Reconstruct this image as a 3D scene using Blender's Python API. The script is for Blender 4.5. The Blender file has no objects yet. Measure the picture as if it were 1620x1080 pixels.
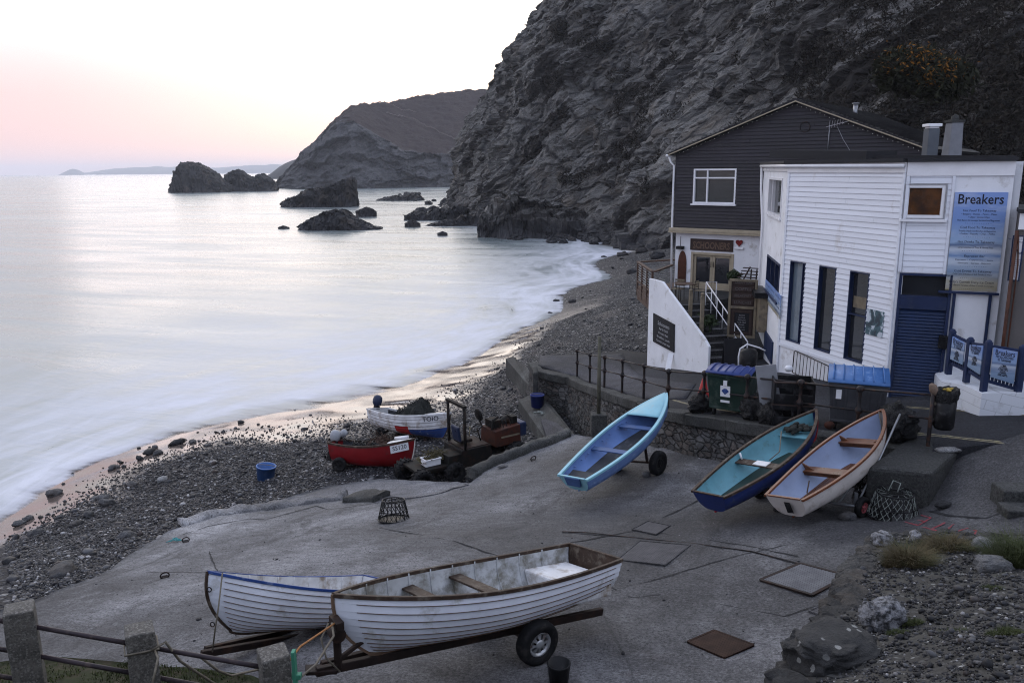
import bpy, bmesh, math, random
import numpy as np
from mathutils import Vector, Matrix
from mathutils.geometry import delaunay_2d_cdt
random.seed(7); RNG = np.random.default_rng(7)
SC = bpy.context.scene
COL = SC.collection
R = math.radians
# ------------------------------------------------------------ camera
CAMZ = 12.0; F = 1260.0; PITCH = R(12.14); ROLL = R(0.5)
_f = Vector((0, math.cos(PITCH), -math.sin(PITCH)))
_r0 = Vector((1, 0, 0)); _u0 = Vector((0, math.sin(PITCH), math.cos(PITCH)))
RT = _r0*math.cos(ROLL) - _u0*math.sin(ROLL)
UP = _u0*math.cos(ROLL) + _r0*math.sin(ROLL)
cd = bpy.data.cameras.new('camera'); cam = bpy.data.objects.new('camera', cd); COL.objects.link(cam)
cd.sensor_width = 36; cd.lens = F/1620*36; cd.clip_start = .05; cd.clip_end = 40000
cam.matrix_world = Matrix(((RT.x, UP.x, -_f.x, 0), (RT.y, UP.y, -_f.y, 0), (RT.z, UP.z, -_f.z, CAMZ), (0, 0, 0, 1)))
SC.camera = cam
# ------------------------------------------------------------ light
SUN_EL = 9.0; SUN_AZ = -5.0     # degrees; azimuth measured from +Y (view direction), negative = left
wd = bpy.data.worlds.new('World'); SC.world = wd; wd.use_nodes = True
wn = wd.node_tree.nodes; wl = wd.node_tree.links
for n in list(wn): wn.remove(n)
def WN(t, **k):
    n = wn.new(t)
    for a, b in k.items(): setattr(n, a, b)
    return n
w_out = WN('ShaderNodeOutputWorld'); w_bg = WN('ShaderNodeBackground'); w_bg.inputs['Strength'].default_value = 0.12
w_sky = WN('ShaderNodeTexSky', sky_type='NISHITA', sun_disc=False, sun_elevation=R(SUN_EL), sun_rotation=R(SUN_AZ), altitude=10, air_density=1.0, dust_density=2.0, ozone_density=1.5)
w_tc = WN('ShaderNodeTexCoord'); w_sep = WN('ShaderNodeSeparateXYZ'); wl.new(w_tc.outputs['Generated'], w_sep.inputs[0])
def wmath(op, a, b=None):
    n = WN('ShaderNodeMath', operation=op)
    for i, v in enumerate((a, b)):
        if v is None: continue
        if isinstance(v, (int, float)): n.inputs[i].default_value = v
        else: wl.new(v, n.inputs[i])
    return n.outputs[0]
def wramp(fac, stops):
    n = WN('ShaderNodeValToRGB'); e = n.color_ramp.elements
    while len(e) < len(stops): e.new(.5)
    for q, (p, c) in zip(e, stops): q.position = p; q.color = (*c, 1)
    wl.new(fac, n.inputs[0]); return n.outputs[0]
def wmix(fac, a, b, bt='MIX'):
    n = WN('ShaderNodeMix', data_type='RGBA', blend_type=bt)
    if isinstance(fac, float): n.inputs[0].default_value = fac
    else: wl.new(fac, n.inputs[0])
    wl.new(a, n.inputs[6]); wl.new(b, n.inputs[7]); return n.outputs[2]
# after-sunset sky: white glow over the sea ahead, pink haze low on the left, dim blue dome behind
elev = wmath('MAXIMUM', w_sep.outputs['Z'], 0.0)
S = 8.3   # colours below are final radiance x S (background strength .12)
def sc_(c, k=1.0): return tuple(v*k for v in c)
glow_dir = (math.sin(R(5)), math.cos(R(5)))
dx_ = wmath('MULTIPLY', w_sep.outputs['X'], glow_dir[0]); dy_ = wmath('MULTIPLY', w_sep.outputs['Y'], glow_dir[1])
az = wmath('ADD', dx_, dy_)                       # 1 towards the glow, -1 behind
az01 = wmath('MULTIPLY_ADD', az, .5); az01.node.inputs[2].default_value = .5
front = wramp(elev, [(0, (.66, .56, .62)), (.035, (.74, .60, .61)), (.085, (.96, .84, .81)), (.2, (1.42, 1.40, 1.36)), (.50, (1.62, 1.62, 1.62)), (.8, (.80, .88, 1.12)), (1, (.68, .76, 1.0))])
back = wramp(elev, [(0, (.62, .69, .90)), (.3, (.68, .76, .98)), (1, (.68, .76, 1.0))])
azf = wramp(az01, [(.25, (0, 0, 0)), (.97, (1, 1, 1))])
dome = wmix(azf, back, front)
# pink-mauve band low down, away from the glow on the left side
left = wmath('MULTIPLY', w_sep.outputs['X'], -1.0)
lf = wramp(left, [(.05, (0, 0, 0)), (.48, (1, 1, 1))])
lowband = wramp(elev, [(0, (.55, .55, .55)), (.035, (1, 1, 1)), (.08, (.9, .9, .9)), (.19, (.25, .25, .25)), (.3, (0, 0, 0))])
pf = wmix(1.0, lf, lowband, 'MULTIPLY')
pinkc = WN('ShaderNodeRGB'); pinkc.outputs[0].default_value = (.76, .55, .575, 1)
dome = wmix(pf, dome, pinkc.outputs[0])
sc8 = WN('ShaderNodeVectorMath', operation='SCALE'); wl.new(dome, sc8.inputs[0]); sc8.inputs['Scale'].default_value = S
tot = WN('ShaderNodeMix', data_type='RGBA', blend_type='MIX'); tot.inputs[0].default_value = .06
wl.new(sc8.outputs[0], tot.inputs[6]); wl.new(w_sky.outputs[0], tot.inputs[7])
wl.new(tot.outputs[2], w_bg.inputs['Color']); wl.new(w_bg.outputs[0], w_out.inputs['Surface'])
sd = bpy.data.lights.new('sun', 'SUN'); sd.energy = .4; sd.angle = R(48); sd.color = (1, .9, .86)
sun = bpy.data.objects.new('sun', sd); COL.objects.link(sun)
_sv = Vector((math.sin(R(SUN_AZ))*math.cos(R(9)), math.cos(R(SUN_AZ))*math.cos(R(9)), math.sin(R(9))))
sun.rotation_euler = (-_sv).to_track_quat('-Z', 'Y').to_euler()
SC.view_settings.view_transform = 'Standard'; SC.view_settings.look = 'None'
SC.view_settings.exposure = 0.45; SC.view_settings.gamma = 1.0
try:
    SC.cycles.max_bounces = 6; SC.cycles.diffuse_bounces = 3; SC.cycles.glossy_bounces = 3; SC.cycles.transmission_bounces = 4
    SC.cycles.volume_bounces = 1; SC.cycles.use_denoising = True; SC.cycles.denoising_prefilter = 'NONE'; SC.cycles.denoising_input_passes = 'RGB_ALBEDO_NORMAL'; SC.cycles.filter_width = 1.1; SC.cycles.caustics_reflective = False; SC.cycles.caustics_refractive = False
except Exception: pass

# ------------------------------------------------------------ projection helpers
CAM = Vector((0, 0, CAMZ))
def ray(px, py): return _f + RT*((px-810)/F) + UP*((540-py)/F)
def Pd(px, py, d): return CAM + ray(px, py)*d
def Pz(px, py, z):
    r = ray(px, py); return CAM + r*((z-CAMZ)/r.z)
def hit(px, py, fn):
    r = ray(px, py); t0 = 3.0; t = t0
    while t < 400:
        p = CAM + r*t
        if p.z < fn(p.x, p.y): break
        t0 = t; t *= 1.02
    for _ in range(30):
        m = (t0+t)/2; p = CAM + r*m
        if p.z < fn(p.x, p.y): t = m
        else: t0 = m
    return CAM + r*t
# ------------------------------------------------------------ noise (vectorised gradient noise)
_perm = np.random.default_rng(3).permutation(256); _perm = np.concatenate([_perm]*3)
_gr = np.random.default_rng(5).normal(size=(256, 3)); _gr /= np.linalg.norm(_gr, axis=1)[:, None]
def gnoise(P):
    P = np.asarray(P, float); i = np.floor(P).astype(int); f = P-i; i &= 255
    u = f*f*f*(f*(f*6-15)+10); r = 0
    for dx in (0, 1):
        for dy in (0, 1):
            for dz in (0, 1):
                h = _perm[_perm[_perm[(i[:, 0]+dx) & 255]+((i[:, 1]+dy) & 255)]+((i[:, 2]+dz) & 255)]
                g = _gr[h]; d = (g[:, 0]*(f[:, 0]-dx)+g[:, 1]*(f[:, 1]-dy)+g[:, 2]*(f[:, 2]-dz))
                w = (u[:, 0] if dx else 1-u[:, 0])*(u[:, 1] if dy else 1-u[:, 1])*(u[:, 2] if dz else 1-u[:, 2])
                r = r+w*d
    return r*1.6
def fbm(P, o=4, lac=2.05, gain=.5):
    a, s, t = 1.0, 0, np.array(P, float)
    for k in range(o):
        s = s+a*gnoise(t+k*17.3); a *= gain; t = t*lac
    return s
def ridged(P, o=4, gain=.55):
    a, s, t = 1.0, 0, np.array(P, float)
    for k in range(o):
        s = s+a*(1-2*np.abs(gnoise(t+k*11.7))); a *= gain; t = t*2.1
    return s
# ------------------------------------------------------------ thin-plate height fields
class TPS:
    def __init__(s, pts, reg=.02, zmin=None, zmax=None):
        P = np.array([(p[0], p[1]) for p in pts], float); z = np.array([p[2] for p in pts], float); n = len(P)
        D = np.linalg.norm(P[:, None]-P[None], axis=2); K = D*D*np.log(D+1e-9)+reg*n*np.eye(n)
        A = np.zeros((n+3, n+3)); A[:n, :n] = K; Q = np.c_[np.ones(n), P]; A[:n, n:] = Q; A[n:, :n] = Q.T
        s.w = np.linalg.solve(A, np.r_[z, 0, 0, 0]); s.P = P; s.n = n; s.zmin = zmin; s.zmax = zmax
    def many(s, X, Y):
        X = np.asarray(X, float).ravel(); Y = np.asarray(Y, float).ravel(); out = np.empty(len(X))
        for a in range(0, len(X), 20000):
            q = np.c_[X[a:a+20000], Y[a:a+20000]]; D = np.linalg.norm(q[:, None]-s.P[None], axis=2)
            out[a:a+20000] = (D*D*np.log(D+1e-9))@s.w[:s.n]+s.w[s.n]+q@s.w[s.n+1:]
        if s.zmin is not None: out = np.maximum(out, s.zmin)
        if s.zmax is not None: out = np.minimum(out, s.zmax)
        return out
    def __call__(s, x, y): return float(s.many([x], [y])[0])
def pts_from(L): return [tuple(Pz(a, b, z)) for a, b, z in L]
# ------------------------------------------------------------ objects
_n = {}
WORLD = {}                         # root name -> world matrix (parts built in world coordinates are moved into it)
ROOT = {}
def link(o): COL.objects.link(o); return o
def tag(o, label=None, cat=None, group=None, kind=None):
    if label: o['label'] = label
    if cat: o['category'] = cat
    if group: o['group'] = group
    if kind: o['kind'] = kind
    return o
def thing(name, label, cat, loc=(0, 0, 0), mat=None, group=None):
    o = link(bpy.data.objects.new(name, None)); o.empty_display_size = .2
    M = mat if mat is not None else Matrix.Translation(Vector(loc))
    o.matrix_world = M; o.location = M.to_translation(); o.rotation_euler = M.to_euler()
    WORLD[o.name] = M; ROOT[o.name] = o.name
    return tag(o, label, cat, group)
class MB:
    def __init__(s): s.v = []; s.f = []; s.m = []; s.sm = []
    def add(s, vs, fs, mi=0, smooth=False):
        b = len(s.v); s.v += [tuple(v) for v in vs]
        for f in fs: s.f.append(tuple(b+i for i in f)); s.m.append(mi); s.sm.append(smooth)
    def hexa(s, c, mi=0):            # 8 corners: bottom 0-3 ccw, top 4-7
        s.add(c, [(3, 2, 1, 0), (4, 5, 6, 7), (0, 1, 5, 4), (1, 2, 6, 5), (2, 3, 7, 6), (3, 0, 4, 7)], mi)
    def box(s, c, d, M=None, mi=0):
        x, y, z = d[0]/2, d[1]/2, d[2]/2; c = Vector(c)
        V = [Vector(q) for q in ((-x, -y, -z), (x, -y, -z), (x, y, -z), (-x, y, -z), (-x, -y, z), (x, -y, z), (x, y, z), (-x, y, z))]
        if M is not None: V = [M@v for v in V]
        s.hexa([v+c for v in V], mi)
    def bar(s, a, b, w, h, up=(0, 0, 1), mi=0):
        a = Vector(a); b = Vector(b); d = (b-a).normalized(); up = Vector(up)
        sd = d.cross(up)
        if sd.length < 1e-4: sd = d.cross(Vector((1, 0, 0)))
        sd.normalize(); u = sd.cross(d).normalized(); sd *= w/2; u *= h/2
        s.hexa([a-sd-u, a+sd-u, b+sd-u, b-sd-u, a-sd+u, a+sd+u, b+sd+u, b-sd+u], mi)
    def tube(s, P, r, n=8, mi=0, closed=False, caps=True):
        P = [Vector(p) for p in P]; rr = r if isinstance(r, (list, tuple)) else [r]*len(P); rings = []
        t0 = (P[1]-P[0]).normalized(); a = t0.orthogonal().normalized()
        for i, p in enumerate(P):
            if closed: t = (P[(i+1) % len(P)]-P[i-1])
            else: t = P[min(i+1, len(P)-1)]-P[max(i-1, 0)]
            t = t.normalized() if t.length > 1e-9 else t0
            a = (a-t*a.dot(t)); a = a.normalized() if a.length > 1e-6 else t.orthogonal().normalized()
            b = t.cross(a)
            rings.append([p+(a*math.cos(k*2*math.pi/n)+b*math.sin(k*2*math.pi/n))*rr[i] for k in range(n)])
        vs = [v for q in rings for v in q]; fs = []; m = len(P)
        for i in range(m if closed else m-1):
            j = (i+1) % m
            for k in range(n): fs.append((i*n+k, i*n+(k+1) % n, j*n+(k+1) % n, j*n+k))
        if caps and not closed: fs += [tuple(range(n-1, -1, -1)), tuple((m-1)*n+k for k in range(n))]
        s.add(vs, fs, mi, True)
    def cyl(s, a, b, r, n=14, mi=0, r2=None): s.tube([a, b], [r, r if r2 is None else r2], n, mi)
    def lathe(s, prof, n=20, M=None, mi=0, smooth=True):    # profile (r,z) about local z
        vs = []
        for r, z in prof:
            for k in range(n):
                v = Vector((r*math.cos(k*2*math.pi/n), r*math.sin(k*2*math.pi/n), z)); vs.append(M@v if M is not None else v)
        fs = [(i*n+k, i*n+(k+1) % n, (i+1)*n+(k+1) % n, (i+1)*n+k) for i in range(len(prof)-1) for k in range(n)]
        s.add(vs, fs, mi, smooth)
    def poly_prism(s, pts, off, mi=0):       # closed polygon in 3D extruded by vector
        off = Vector(off); P = [Vector(p) for p in pts]; n = len(P)
        s.add(P+[p+off for p in P], [tuple(range(n-1, -1, -1)), tuple(range(n, 2*n))]+[(i, (i+1) % n, n+(i+1) % n, n+i) for i in range(n)], mi)
    def lump(s, c, rad, seed=0, sub=2, amp=.25, fr=1.3, M=None, mi=0, flat=0, smooth=True, fac=0):
        bm = bmesh.new(); bmesh.ops.create_icosphere(bm, subdivisions=sub, radius=1)
        V = np.array([v.co[:] for v in bm.verts]); fs = [tuple(v.index for v in f.verts) for f in bm.faces]; bm.free()
        n = 1+amp*fbm(V*fr+seed*7.7, 3)
        if fac: n = n+fac*facets(V, (.62, .62, .5), 1., seed)
        V = V*n[:, None]
        if flat: V = np.sign(V)*np.abs(V)**(1-flat)
        V = V*np.array(rad if isinstance(rad, (tuple, list)) else (rad,)*3)
        if M is not None: V = V@np.array(M.to_3x3()).T
        V = V+np.array(c); s.add([tuple(v) for v in V], fs, mi, smooth)
    def build(s, name, mat, parent=None, world=False, bevel=0, smooth=None, origin=None, label=None, recalc=True, keep=False):
        M = None; V = s.v
        if parent is not None and world:
            M = WORLD[ROOT[parent.name]].inverted(); V = [tuple(M@Vector(v)) for v in V]
        if origin is not None: o_ = Vector(origin); V = [tuple(Vector(v)-o_) for v in V]
        me = bpy.data.meshes.new(name); me.from_pydata(V, [], s.f)
        for m_ in (mat if isinstance(mat, (list, tuple)) else [mat]): me.materials.append(m_)
        me.polygons.foreach_set('material_index', s.m)
        me.polygons.foreach_set('use_smooth', s.sm if smooth is None else [smooth]*len(s.f))
        if recalc:
            bm = bmesh.new(); bm.from_mesh(me); bmesh.ops.recalc_face_normals(bm, faces=bm.faces); bm.to_mesh(me); bm.free()
        me.update()
        o = link(bpy.data.objects.new(name, me))
        if origin is not None: o.location = origin
        if parent is not None: o.parent = parent; ROOT[o.name] = ROOT[parent.name]
        if bevel:
            b = o.modifiers.new('edge', 'BEVEL'); b.width = bevel; b.segments = 2; b.limit_method = 'ANGLE'; b.angle_limit = R(40)
        if label: o['label'] = label
        return o
def np_mesh(name, V, Fq, mats, smooth=True, mi=None):
    me = bpy.data.meshes.new(name); V = np.asarray(V, np.float32); Fq = np.asarray(Fq, np.int32); k = Fq.shape[1]
    me.vertices.add(len(V)); me.vertices.foreach_set('co', V.ravel()); me.loops.add(Fq.size); me.loops.foreach_set('vertex_index', Fq.ravel())
    me.polygons.add(len(Fq)); me.polygons.foreach_set('loop_start', np.arange(0, Fq.size, k, dtype=np.int32))
    me.polygons.foreach_set('use_smooth', np.full(len(Fq), smooth))
    for m in (mats if isinstance(mats, (list, tuple)) else [mats]): me.materials.append(m)
    if mi is not None: me.polygons.foreach_set('material_index', np.asarray(mi, np.int32))
    me.update(calc_edges=True); me.validate()
    return link(bpy.data.objects.new(name, me))
def add_attr(o, name, vals):
    a = o.data.attributes.new(name, 'FLOAT', 'POINT'); a.data.foreach_set('value', np.asarray(vals, np.float32))
def grid_faces(nu, nv):
    a = np.arange(nu*nv).reshape(nu, nv)
    return np.c_[a[:-1, :-1].ravel(), a[1:, :-1].ravel(), a[1:, 1:].ravel(), a[:-1, 1:].ravel()]
def copy_tree(o, parent=None):
    c = o.copy(); link(c); ROOT[c.name] = c.name if parent is None else ROOT[parent.name]
    if parent is not None: c.parent = parent
    for ch in list(o.children): copy_tree(ch, c)
    return c
# ------------------------------------------------------------ materials
class MT:
    """small node-graph writer"""
    def __init__(s, name):
        s.m = bpy.data.materials.new(name); s.m.use_nodes = True; s.nt = s.m.node_tree; s.N = s.nt.nodes; s.L = s.nt.links
        s.b = s.N['Principled BSDF']; s.tc = s.N.new('ShaderNodeTexCoord'); s.pos = s.N.new('ShaderNodeNewGeometry').outputs['Position']
        s.obj = s.tc.outputs['Object']
    def setv(s, sock, v):
        if isinstance(v, bpy.types.NodeSocket): s.L.new(v, sock)
        elif isinstance(v, (tuple, list)) and len(v) == 3 and sock.type == 'RGBA': sock.default_value = (*v, 1)
        else: sock.default_value = v
    def noise(s, scale, detail=4, rough=.55, vec=None, dist=0, stretch=None, rot=None):
        n = s.N.new('ShaderNodeTexNoise'); n.inputs['Scale'].default_value = scale; n.inputs['Detail'].default_value = detail
        n.inputs['Roughness'].default_value = rough; n.inputs['Distortion'].default_value = dist
        s.L.new(s.mapv(vec, stretch, rot), n.inputs['Vector']); return n.outputs['Fac']
    def mapv(s, vec=None, stretch=None, rot=None):
        vec = vec or s.obj
        if stretch or rot:
            if rot:
                m0 = s.N.new('ShaderNodeMapping'); m0.inputs['Rotation'].default_value = rot; s.L.new(vec, m0.inputs[0]); vec = m0.outputs[0]
            if stretch:
                m = s.N.new('ShaderNodeMapping'); m.inputs['Scale'].default_value = stretch; s.L.new(vec, m.inputs[0]); vec = m.outputs[0]
        return vec
    def voro(s, scale, feature='F1', vec=None, out='Distance', rand=1.0, stretch=None):
        n = s.N.new('ShaderNodeTexVoronoi'); n.feature = feature; n.inputs['Scale'].default_value = scale; n.inputs['Randomness'].default_value = rand
        s.L.new(s.mapv(vec, stretch), n.inputs['Vector']); return n.outputs[out]
    def ramp(s, fac, stops, interp='LINEAR'):
        n = s.N.new('ShaderNodeValToRGB'); e = n.color_ramp.elements; n.color_ramp.interpolation = interp
        while len(e) < len(stops): e.new(.5)
        for q, (p, c) in zip(e, stops):
            q.position = p; q.color = (c, c, c, 1) if isinstance(c, (int, float)) else (*c, 1)
        s.L.new(fac, n.inputs[0]); return n.outputs[0]
    def mix(s, fac, a, b, bt='MIX'):
        n = s.N.new('ShaderNodeMix'); n.data_type = 'RGBA'; n.blend_type = bt
        s.setv(n.inputs[0], fac); s.setv(n.inputs[6], a); s.setv(n.inputs[7], b); return n.outputs[2]
    def math(s, op, a, b=0.0, c=0.0):
        n = s.N.new('ShaderNodeMath'); n.operation = op; s.setv(n.inputs[0], a); s.setv(n.inputs[1], b)
        if op in ('MULTIPLY_ADD', 'SMOOTH_MIN'): s.setv(n.inputs[2], c)
        return n.outputs[0]
    def sep(s, v):
        n = s.N.new('ShaderNodeSeparateXYZ'); s.L.new(v, n.inputs[0]); return n.outputs
    def attr(s, name):
        n = s.N.new('ShaderNodeAttribute'); n.attribute_name = name; return n.outputs['Fac']
    def bump(s, h, st=.5, dist=.02, prev=None):
        n = s.N.new('ShaderNodeBump'); n.inputs['Strength'].default_value = st; n.inputs['Distance'].default_value = dist; s.L.new(h, n.inputs['Height'])
        if prev: s.L.new(prev, n.inputs['Normal'])
        return n.outputs[0]
    def out(s, col=None, rough=None, nrm=None, metal=None, spec=None):
        if col is not None: s.setv(s.b.inputs['Base Color'], col)
        if rough is not None: s.setv(s.b.inputs['Roughness'], rough)
        if nrm is not None: s.L.new(nrm, s.b.inputs['Normal'])
        if metal is not None: s.b.inputs['Metallic'].default_value = metal
        if spec is not None: s.setv(s.b.inputs['Specular IOR Level'], spec)
        return s.m
def k3(c, k): return tuple(min(1, v*k) for v in c)
def worn(name, c, rough=.55, var=.25, scale=3., dirt=None, dirt_amt=.5, dirt_scale=2.2, bump=.15, fine=60, metal=0, spec=.2):
    """paint, plastic, timber or metal with uneven tone, blotches of wear and a slightly rough skin"""
    t = MT(name); n1 = t.noise(scale, 5, .6); n2 = t.noise(fine, 3, .6)
    col = t.mix(t.ramp(n1, [(.3, 0), (.7, 1)]), k3(c, 1-var), k3(c, 1+var*.6))
    if dirt:
        n3 = t.noise(dirt_scale, 8, .68); col = t.mix(t.ramp(n3, [(.62-.25*dirt_amt, 0), (.72-.15*dirt_amt, .9)]), col, dirt)
    r = t.ramp(n1, [(.25, max(0.03, rough-.12)), (.75, min(1, rough+.12))])
    return t.out(col, r, t.bump(n2, bump, .004), metal, spec)
# ============================================================ MATERIALS OF THE SETTING
def m_concrete(name, c, pale=None, dark=None, wavy=True, rough=.8, bmp=.5, bleach=False):
    t = MT(name); a = t.noise(.35, 6, .6, t.pos); b = t.noise(2.2, 6, .65, t.pos); c2 = t.noise(22, 5, .7, t.pos); g = t.voro(55, 'F1', t.pos)
    col = t.mix(t.ramp(a, [(.35, 0), (.65, 1)]), k3(c, .62), k3(c, 1.3))
    col = t.mix(t.ramp(b, [(.35, .5), (.65, 0)]), col, dark or k3(c, .5))
    if pale: col = t.mix(t.ramp(t.noise(.8, 7, .7, t.pos, stretch=(1, .45, 1)), [(.5, 0), (.72, .8)]), col, pale)
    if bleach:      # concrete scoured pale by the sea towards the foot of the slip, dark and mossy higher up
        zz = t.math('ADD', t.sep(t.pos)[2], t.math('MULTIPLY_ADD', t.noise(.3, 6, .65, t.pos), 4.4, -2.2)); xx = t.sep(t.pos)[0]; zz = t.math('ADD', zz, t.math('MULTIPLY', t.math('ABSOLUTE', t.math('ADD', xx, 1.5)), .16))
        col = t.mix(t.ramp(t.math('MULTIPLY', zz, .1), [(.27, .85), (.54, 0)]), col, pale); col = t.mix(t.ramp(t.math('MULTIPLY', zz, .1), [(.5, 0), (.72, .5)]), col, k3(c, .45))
    # rust and seaweed stains
    col = t.mix(t.ramp(t.noise(.55, 7, .72, t.pos, dist=.6), [(.58, 0), (.72, .5)]), col, (.05, .036, .03)); col = t.mix(t.ramp(t.noise(.42, 8, .75, t.pos, dist=1.0, stretch=(1, .5, 1), rot=(0, 0, .4)), [(.55, 0), (.62, .6)]), col, k3(c, .38))
    col = t.mix(t.ramp(c2, [(.38, .85), (.5, 0)]), col, k3(c, .28)); col = t.mix(t.ramp(c2, [(.51, 0), (.66, .55)]), col, k3(c, 1.9)); g3 = t.noise(70, 2, .6, t.pos); col = t.mix(t.ramp(g3, [(.36, .45), (.48, 0)]), col, k3(c, .25)); col = t.mix(t.ramp(g3, [(.55, 0), (.66, .35)]), col, k3(c, 2.1))
    sw = t.noise(3.2, 6, .65, t.pos, dist=1.2, stretch=(.5, 2.2, 1), rot=(0, 0, .5)); col = t.mix(t.ramp(sw, [(.35, .45), (.55, 0)]), col, k3(c, .5))
    col = t.mix(t.ramp(t.voro(9, 'F1', t.pos), [(.03, .55), (.06, 0)]), col, (.20, .20, .20))
    # fine cracks
    ck = t.voro(.16, 'DISTANCE_TO_EDGE', t.mix(.9, t.pos, t.noise(.8, 6, .65, t.pos), 'ADD'))
    col = t.mix(t.ramp(ck, [(.0010, .35), (.0035, 0)]), col, (.02, .02, .02))
    h = t.math('ADD', t.math('MULTIPLY', c2, .6), t.math('MULTIPLY', g, .6))
    n = t.bump(h, bmp, .02)
    n = t.bump(b, .5, .08, n)
    lg = t.noise(.17, 7, .7, t.pos, dist=.5); col = t.mix(t.ramp(lg, [(.40, .6), (.52, 0)]), col, t.mix(.75, col, (.012, .012, .014))); col = t.mix(t.ramp(lg, [(.52, 0), (.64, .65)]), col, t.mix(1.0, col, (2.2, 2.2, 2.2), 'MULTIPLY'))
    r = t.ramp(lg, [(.35, rough-.15), (.65, rough+.1)])
    return t.out(col, r, n, spec=.16)
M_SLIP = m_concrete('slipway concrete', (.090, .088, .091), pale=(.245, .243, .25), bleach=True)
M_PALE = m_concrete('pale scoured concrete', (.17, .17, .182), pale=(.29, .29, .30), dark=(.09, .09, .098))
M_CAP = m_concrete('coping concrete', (.06, .06, .058), pale=(.14, .143, .135), dark=(.03, .032, .025))
M_ROAD = m_concrete('tarmac', (.028, .029, .034), dark=(.016, .017, .019), bmp=.7)
M_ROADPALE = m_concrete('promenade concrete', (.058, .058, .066), pale=(.10, .10, .11))
M_JOINT = worn('joint dirt', (.022, .022, .024), .9)
def m_rock(name, c1, c2, sc=1., dark=None, wet_z=None, veg=None, strata=(.55, .35, .7), bump=1., spec=.3, veins=0):
    t = MT(name); q = t.noise(.9*sc, 8, .68, t.pos, dist=.5, stretch=(1, 1, 2.2), rot=strata)
    f = t.noise(5*sc, 7, .72, t.pos, stretch=(1, 1, 2.6), rot=strata); big = t.noise(.07*sc, 5, .6, t.pos, rot=strata, stretch=(1, 1, 1.8))
    col = t.mix(t.ramp(q, [(.32, 0), (.62, 1)]), c1, c2)
    col = t.mix(t.ramp(f, [(.40, .9), (.52, 0)]), col, k3(c1, .28))
    col = t.mix(t.ramp(f, [(.56, 0), (.68, .7)]), col, k3(c2, 1.7))
    col = t.mix(t.ramp(big, [(.38, .75), (.6, 0)]), col, k3(c1, .55))
    col = t.mix(t.ramp(t.noise(.16*sc, 6, .65, t.pos), [(.52, 0), (.68, .65)]), col, (.10, .078, .058))
    if veins:
        ve = t.voro(veins, 'DISTANCE_TO_EDGE', t.mapv(t.mix(2.2, t.pos, t.noise(.25, 6, .65, t.pos), 'ADD'), (1, 1, 2.4), strata)); col = t.mix(t.ramp(ve, [(.012, .85), (.07, 0)]), col, (.016, .016, .018))
    if veg:
        # dark ledges and clefts climbing to the right across the face
        def dotp(v):
            n = t.N.new('ShaderNodeVectorMath'); n.operation = 'DOT_PRODUCT'; t.L.new(t.pos, n.inputs[0]); n.inputs[1].default_value = v; return n.outputs['Value']
        cx = t.N.new('ShaderNodeCombineXYZ'); t.L.new(dotp((.28*.035, -.70*.035, .66*.035)), cx.inputs[0]); t.L.new(dotp((-.24*.15, .61*.15, .75*.15)), cx.inputs[1])
        band = t.noise(1.0, 8, .62, cx.outputs[0], dist=.25); vm = t.ramp(t.math('ADD', band, t.math('MULTIPLY_ADD', t.noise(.5, 6, .7, t.pos), .24, -.12)), [(.53, 0), (.565, 1)]); gy = t.math('MULTIPLY', t.math('ADD', t.sep(t.pos)[1], t.math('MULTIPLY_ADD', t.noise(.12, 7, .65, t.pos), 90, -45)), .01); vm = t.math('MAXIMUM', vm, t.ramp(gy, [(.62, .9), (.80, 0)]))
        vc = t.mix(t.noise(3, 5, .7, t.pos), (.008, .008, .008), (.024, .019, .016))
        col = t.mix(vm, col, vc)
    r = .75
    if wet_z is not None:
        zz = t.sep(t.pos)[2]; wz = t.math('ADD', zz, t.math('MULTIPLY', t.noise(.5, 5, .6, t.pos), -3.0))
        wf = t.ramp(t.math('MULTIPLY', t.math('ADD', wz, 3.0), .1), [(max(0, .1*(wet_z+.5)), 1), (.1*(wet_z+3.2), 0)])
        col = t.mix(wf, col, t.mix(f, (.010, .010, .012), (.05, .05, .055))); r = t.mix(wf, (.8,)*3, (.42,)*3)
    n = t.bump(q, bump*.7, .5/sc); n = t.bump(f, bump*.8, .14/sc, n)
    return t.out(col, r, n, spec=spec)
M_CLIFF = m_rock('cliff slate', (.092, .088, .083), (.225, .218, .206), 1., wet_z=2.6, veg=True, veins=.11)
M_SEAROCK = m_rock('wet sea rock', (.013, .013, .016), (.042, .042, .046), 1.4, wet_z=.2)
M_BOULDER = m_rock('beach boulder', (.05, .05, .055), (.13, .13, .135), 4., spec=.45)
M_BLACKROCK = m_rock('dark boulder', (.018, .018, .02), (.05, .05, .052), 5.)
M_PALESTONE = m_rock('pale stone', (.16, .16, .165), (.34, .34, .34), 6.)
def m_lichen():
    t = MT('lichen boulder'); q = t.noise(9, 7, .7, t.pos); f = t.noise(40, 4, .6, t.pos)
    col = t.mix(t.ramp(q, [(.3, 0), (.7, 1)]), (.008, .008, .0085), (.032, .031, .031))
    v = t.voro(10, 'F1', t.mix(.05, t.pos, t.noise(14, 3, .6, t.pos), 'ADD')); rn = t.voro(10, 'F1', t.mix(.05, t.pos, t.noise(14, 3, .6, t.pos), 'ADD'), 'Color')
    pick = t.ramp(t.sep(rn)[0], [(.62, 0), (.64, 1)])
    col = t.mix(t.math('MULTIPLY', t.ramp(v, [(.26, 1), (.32, 0)]), pick), col, (.22, .22, .21))
    return t.out(col, .8, t.bump(f, .6, .02, t.bump(q, .8, .06)))
M_LICHEN = m_lichen()
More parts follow.
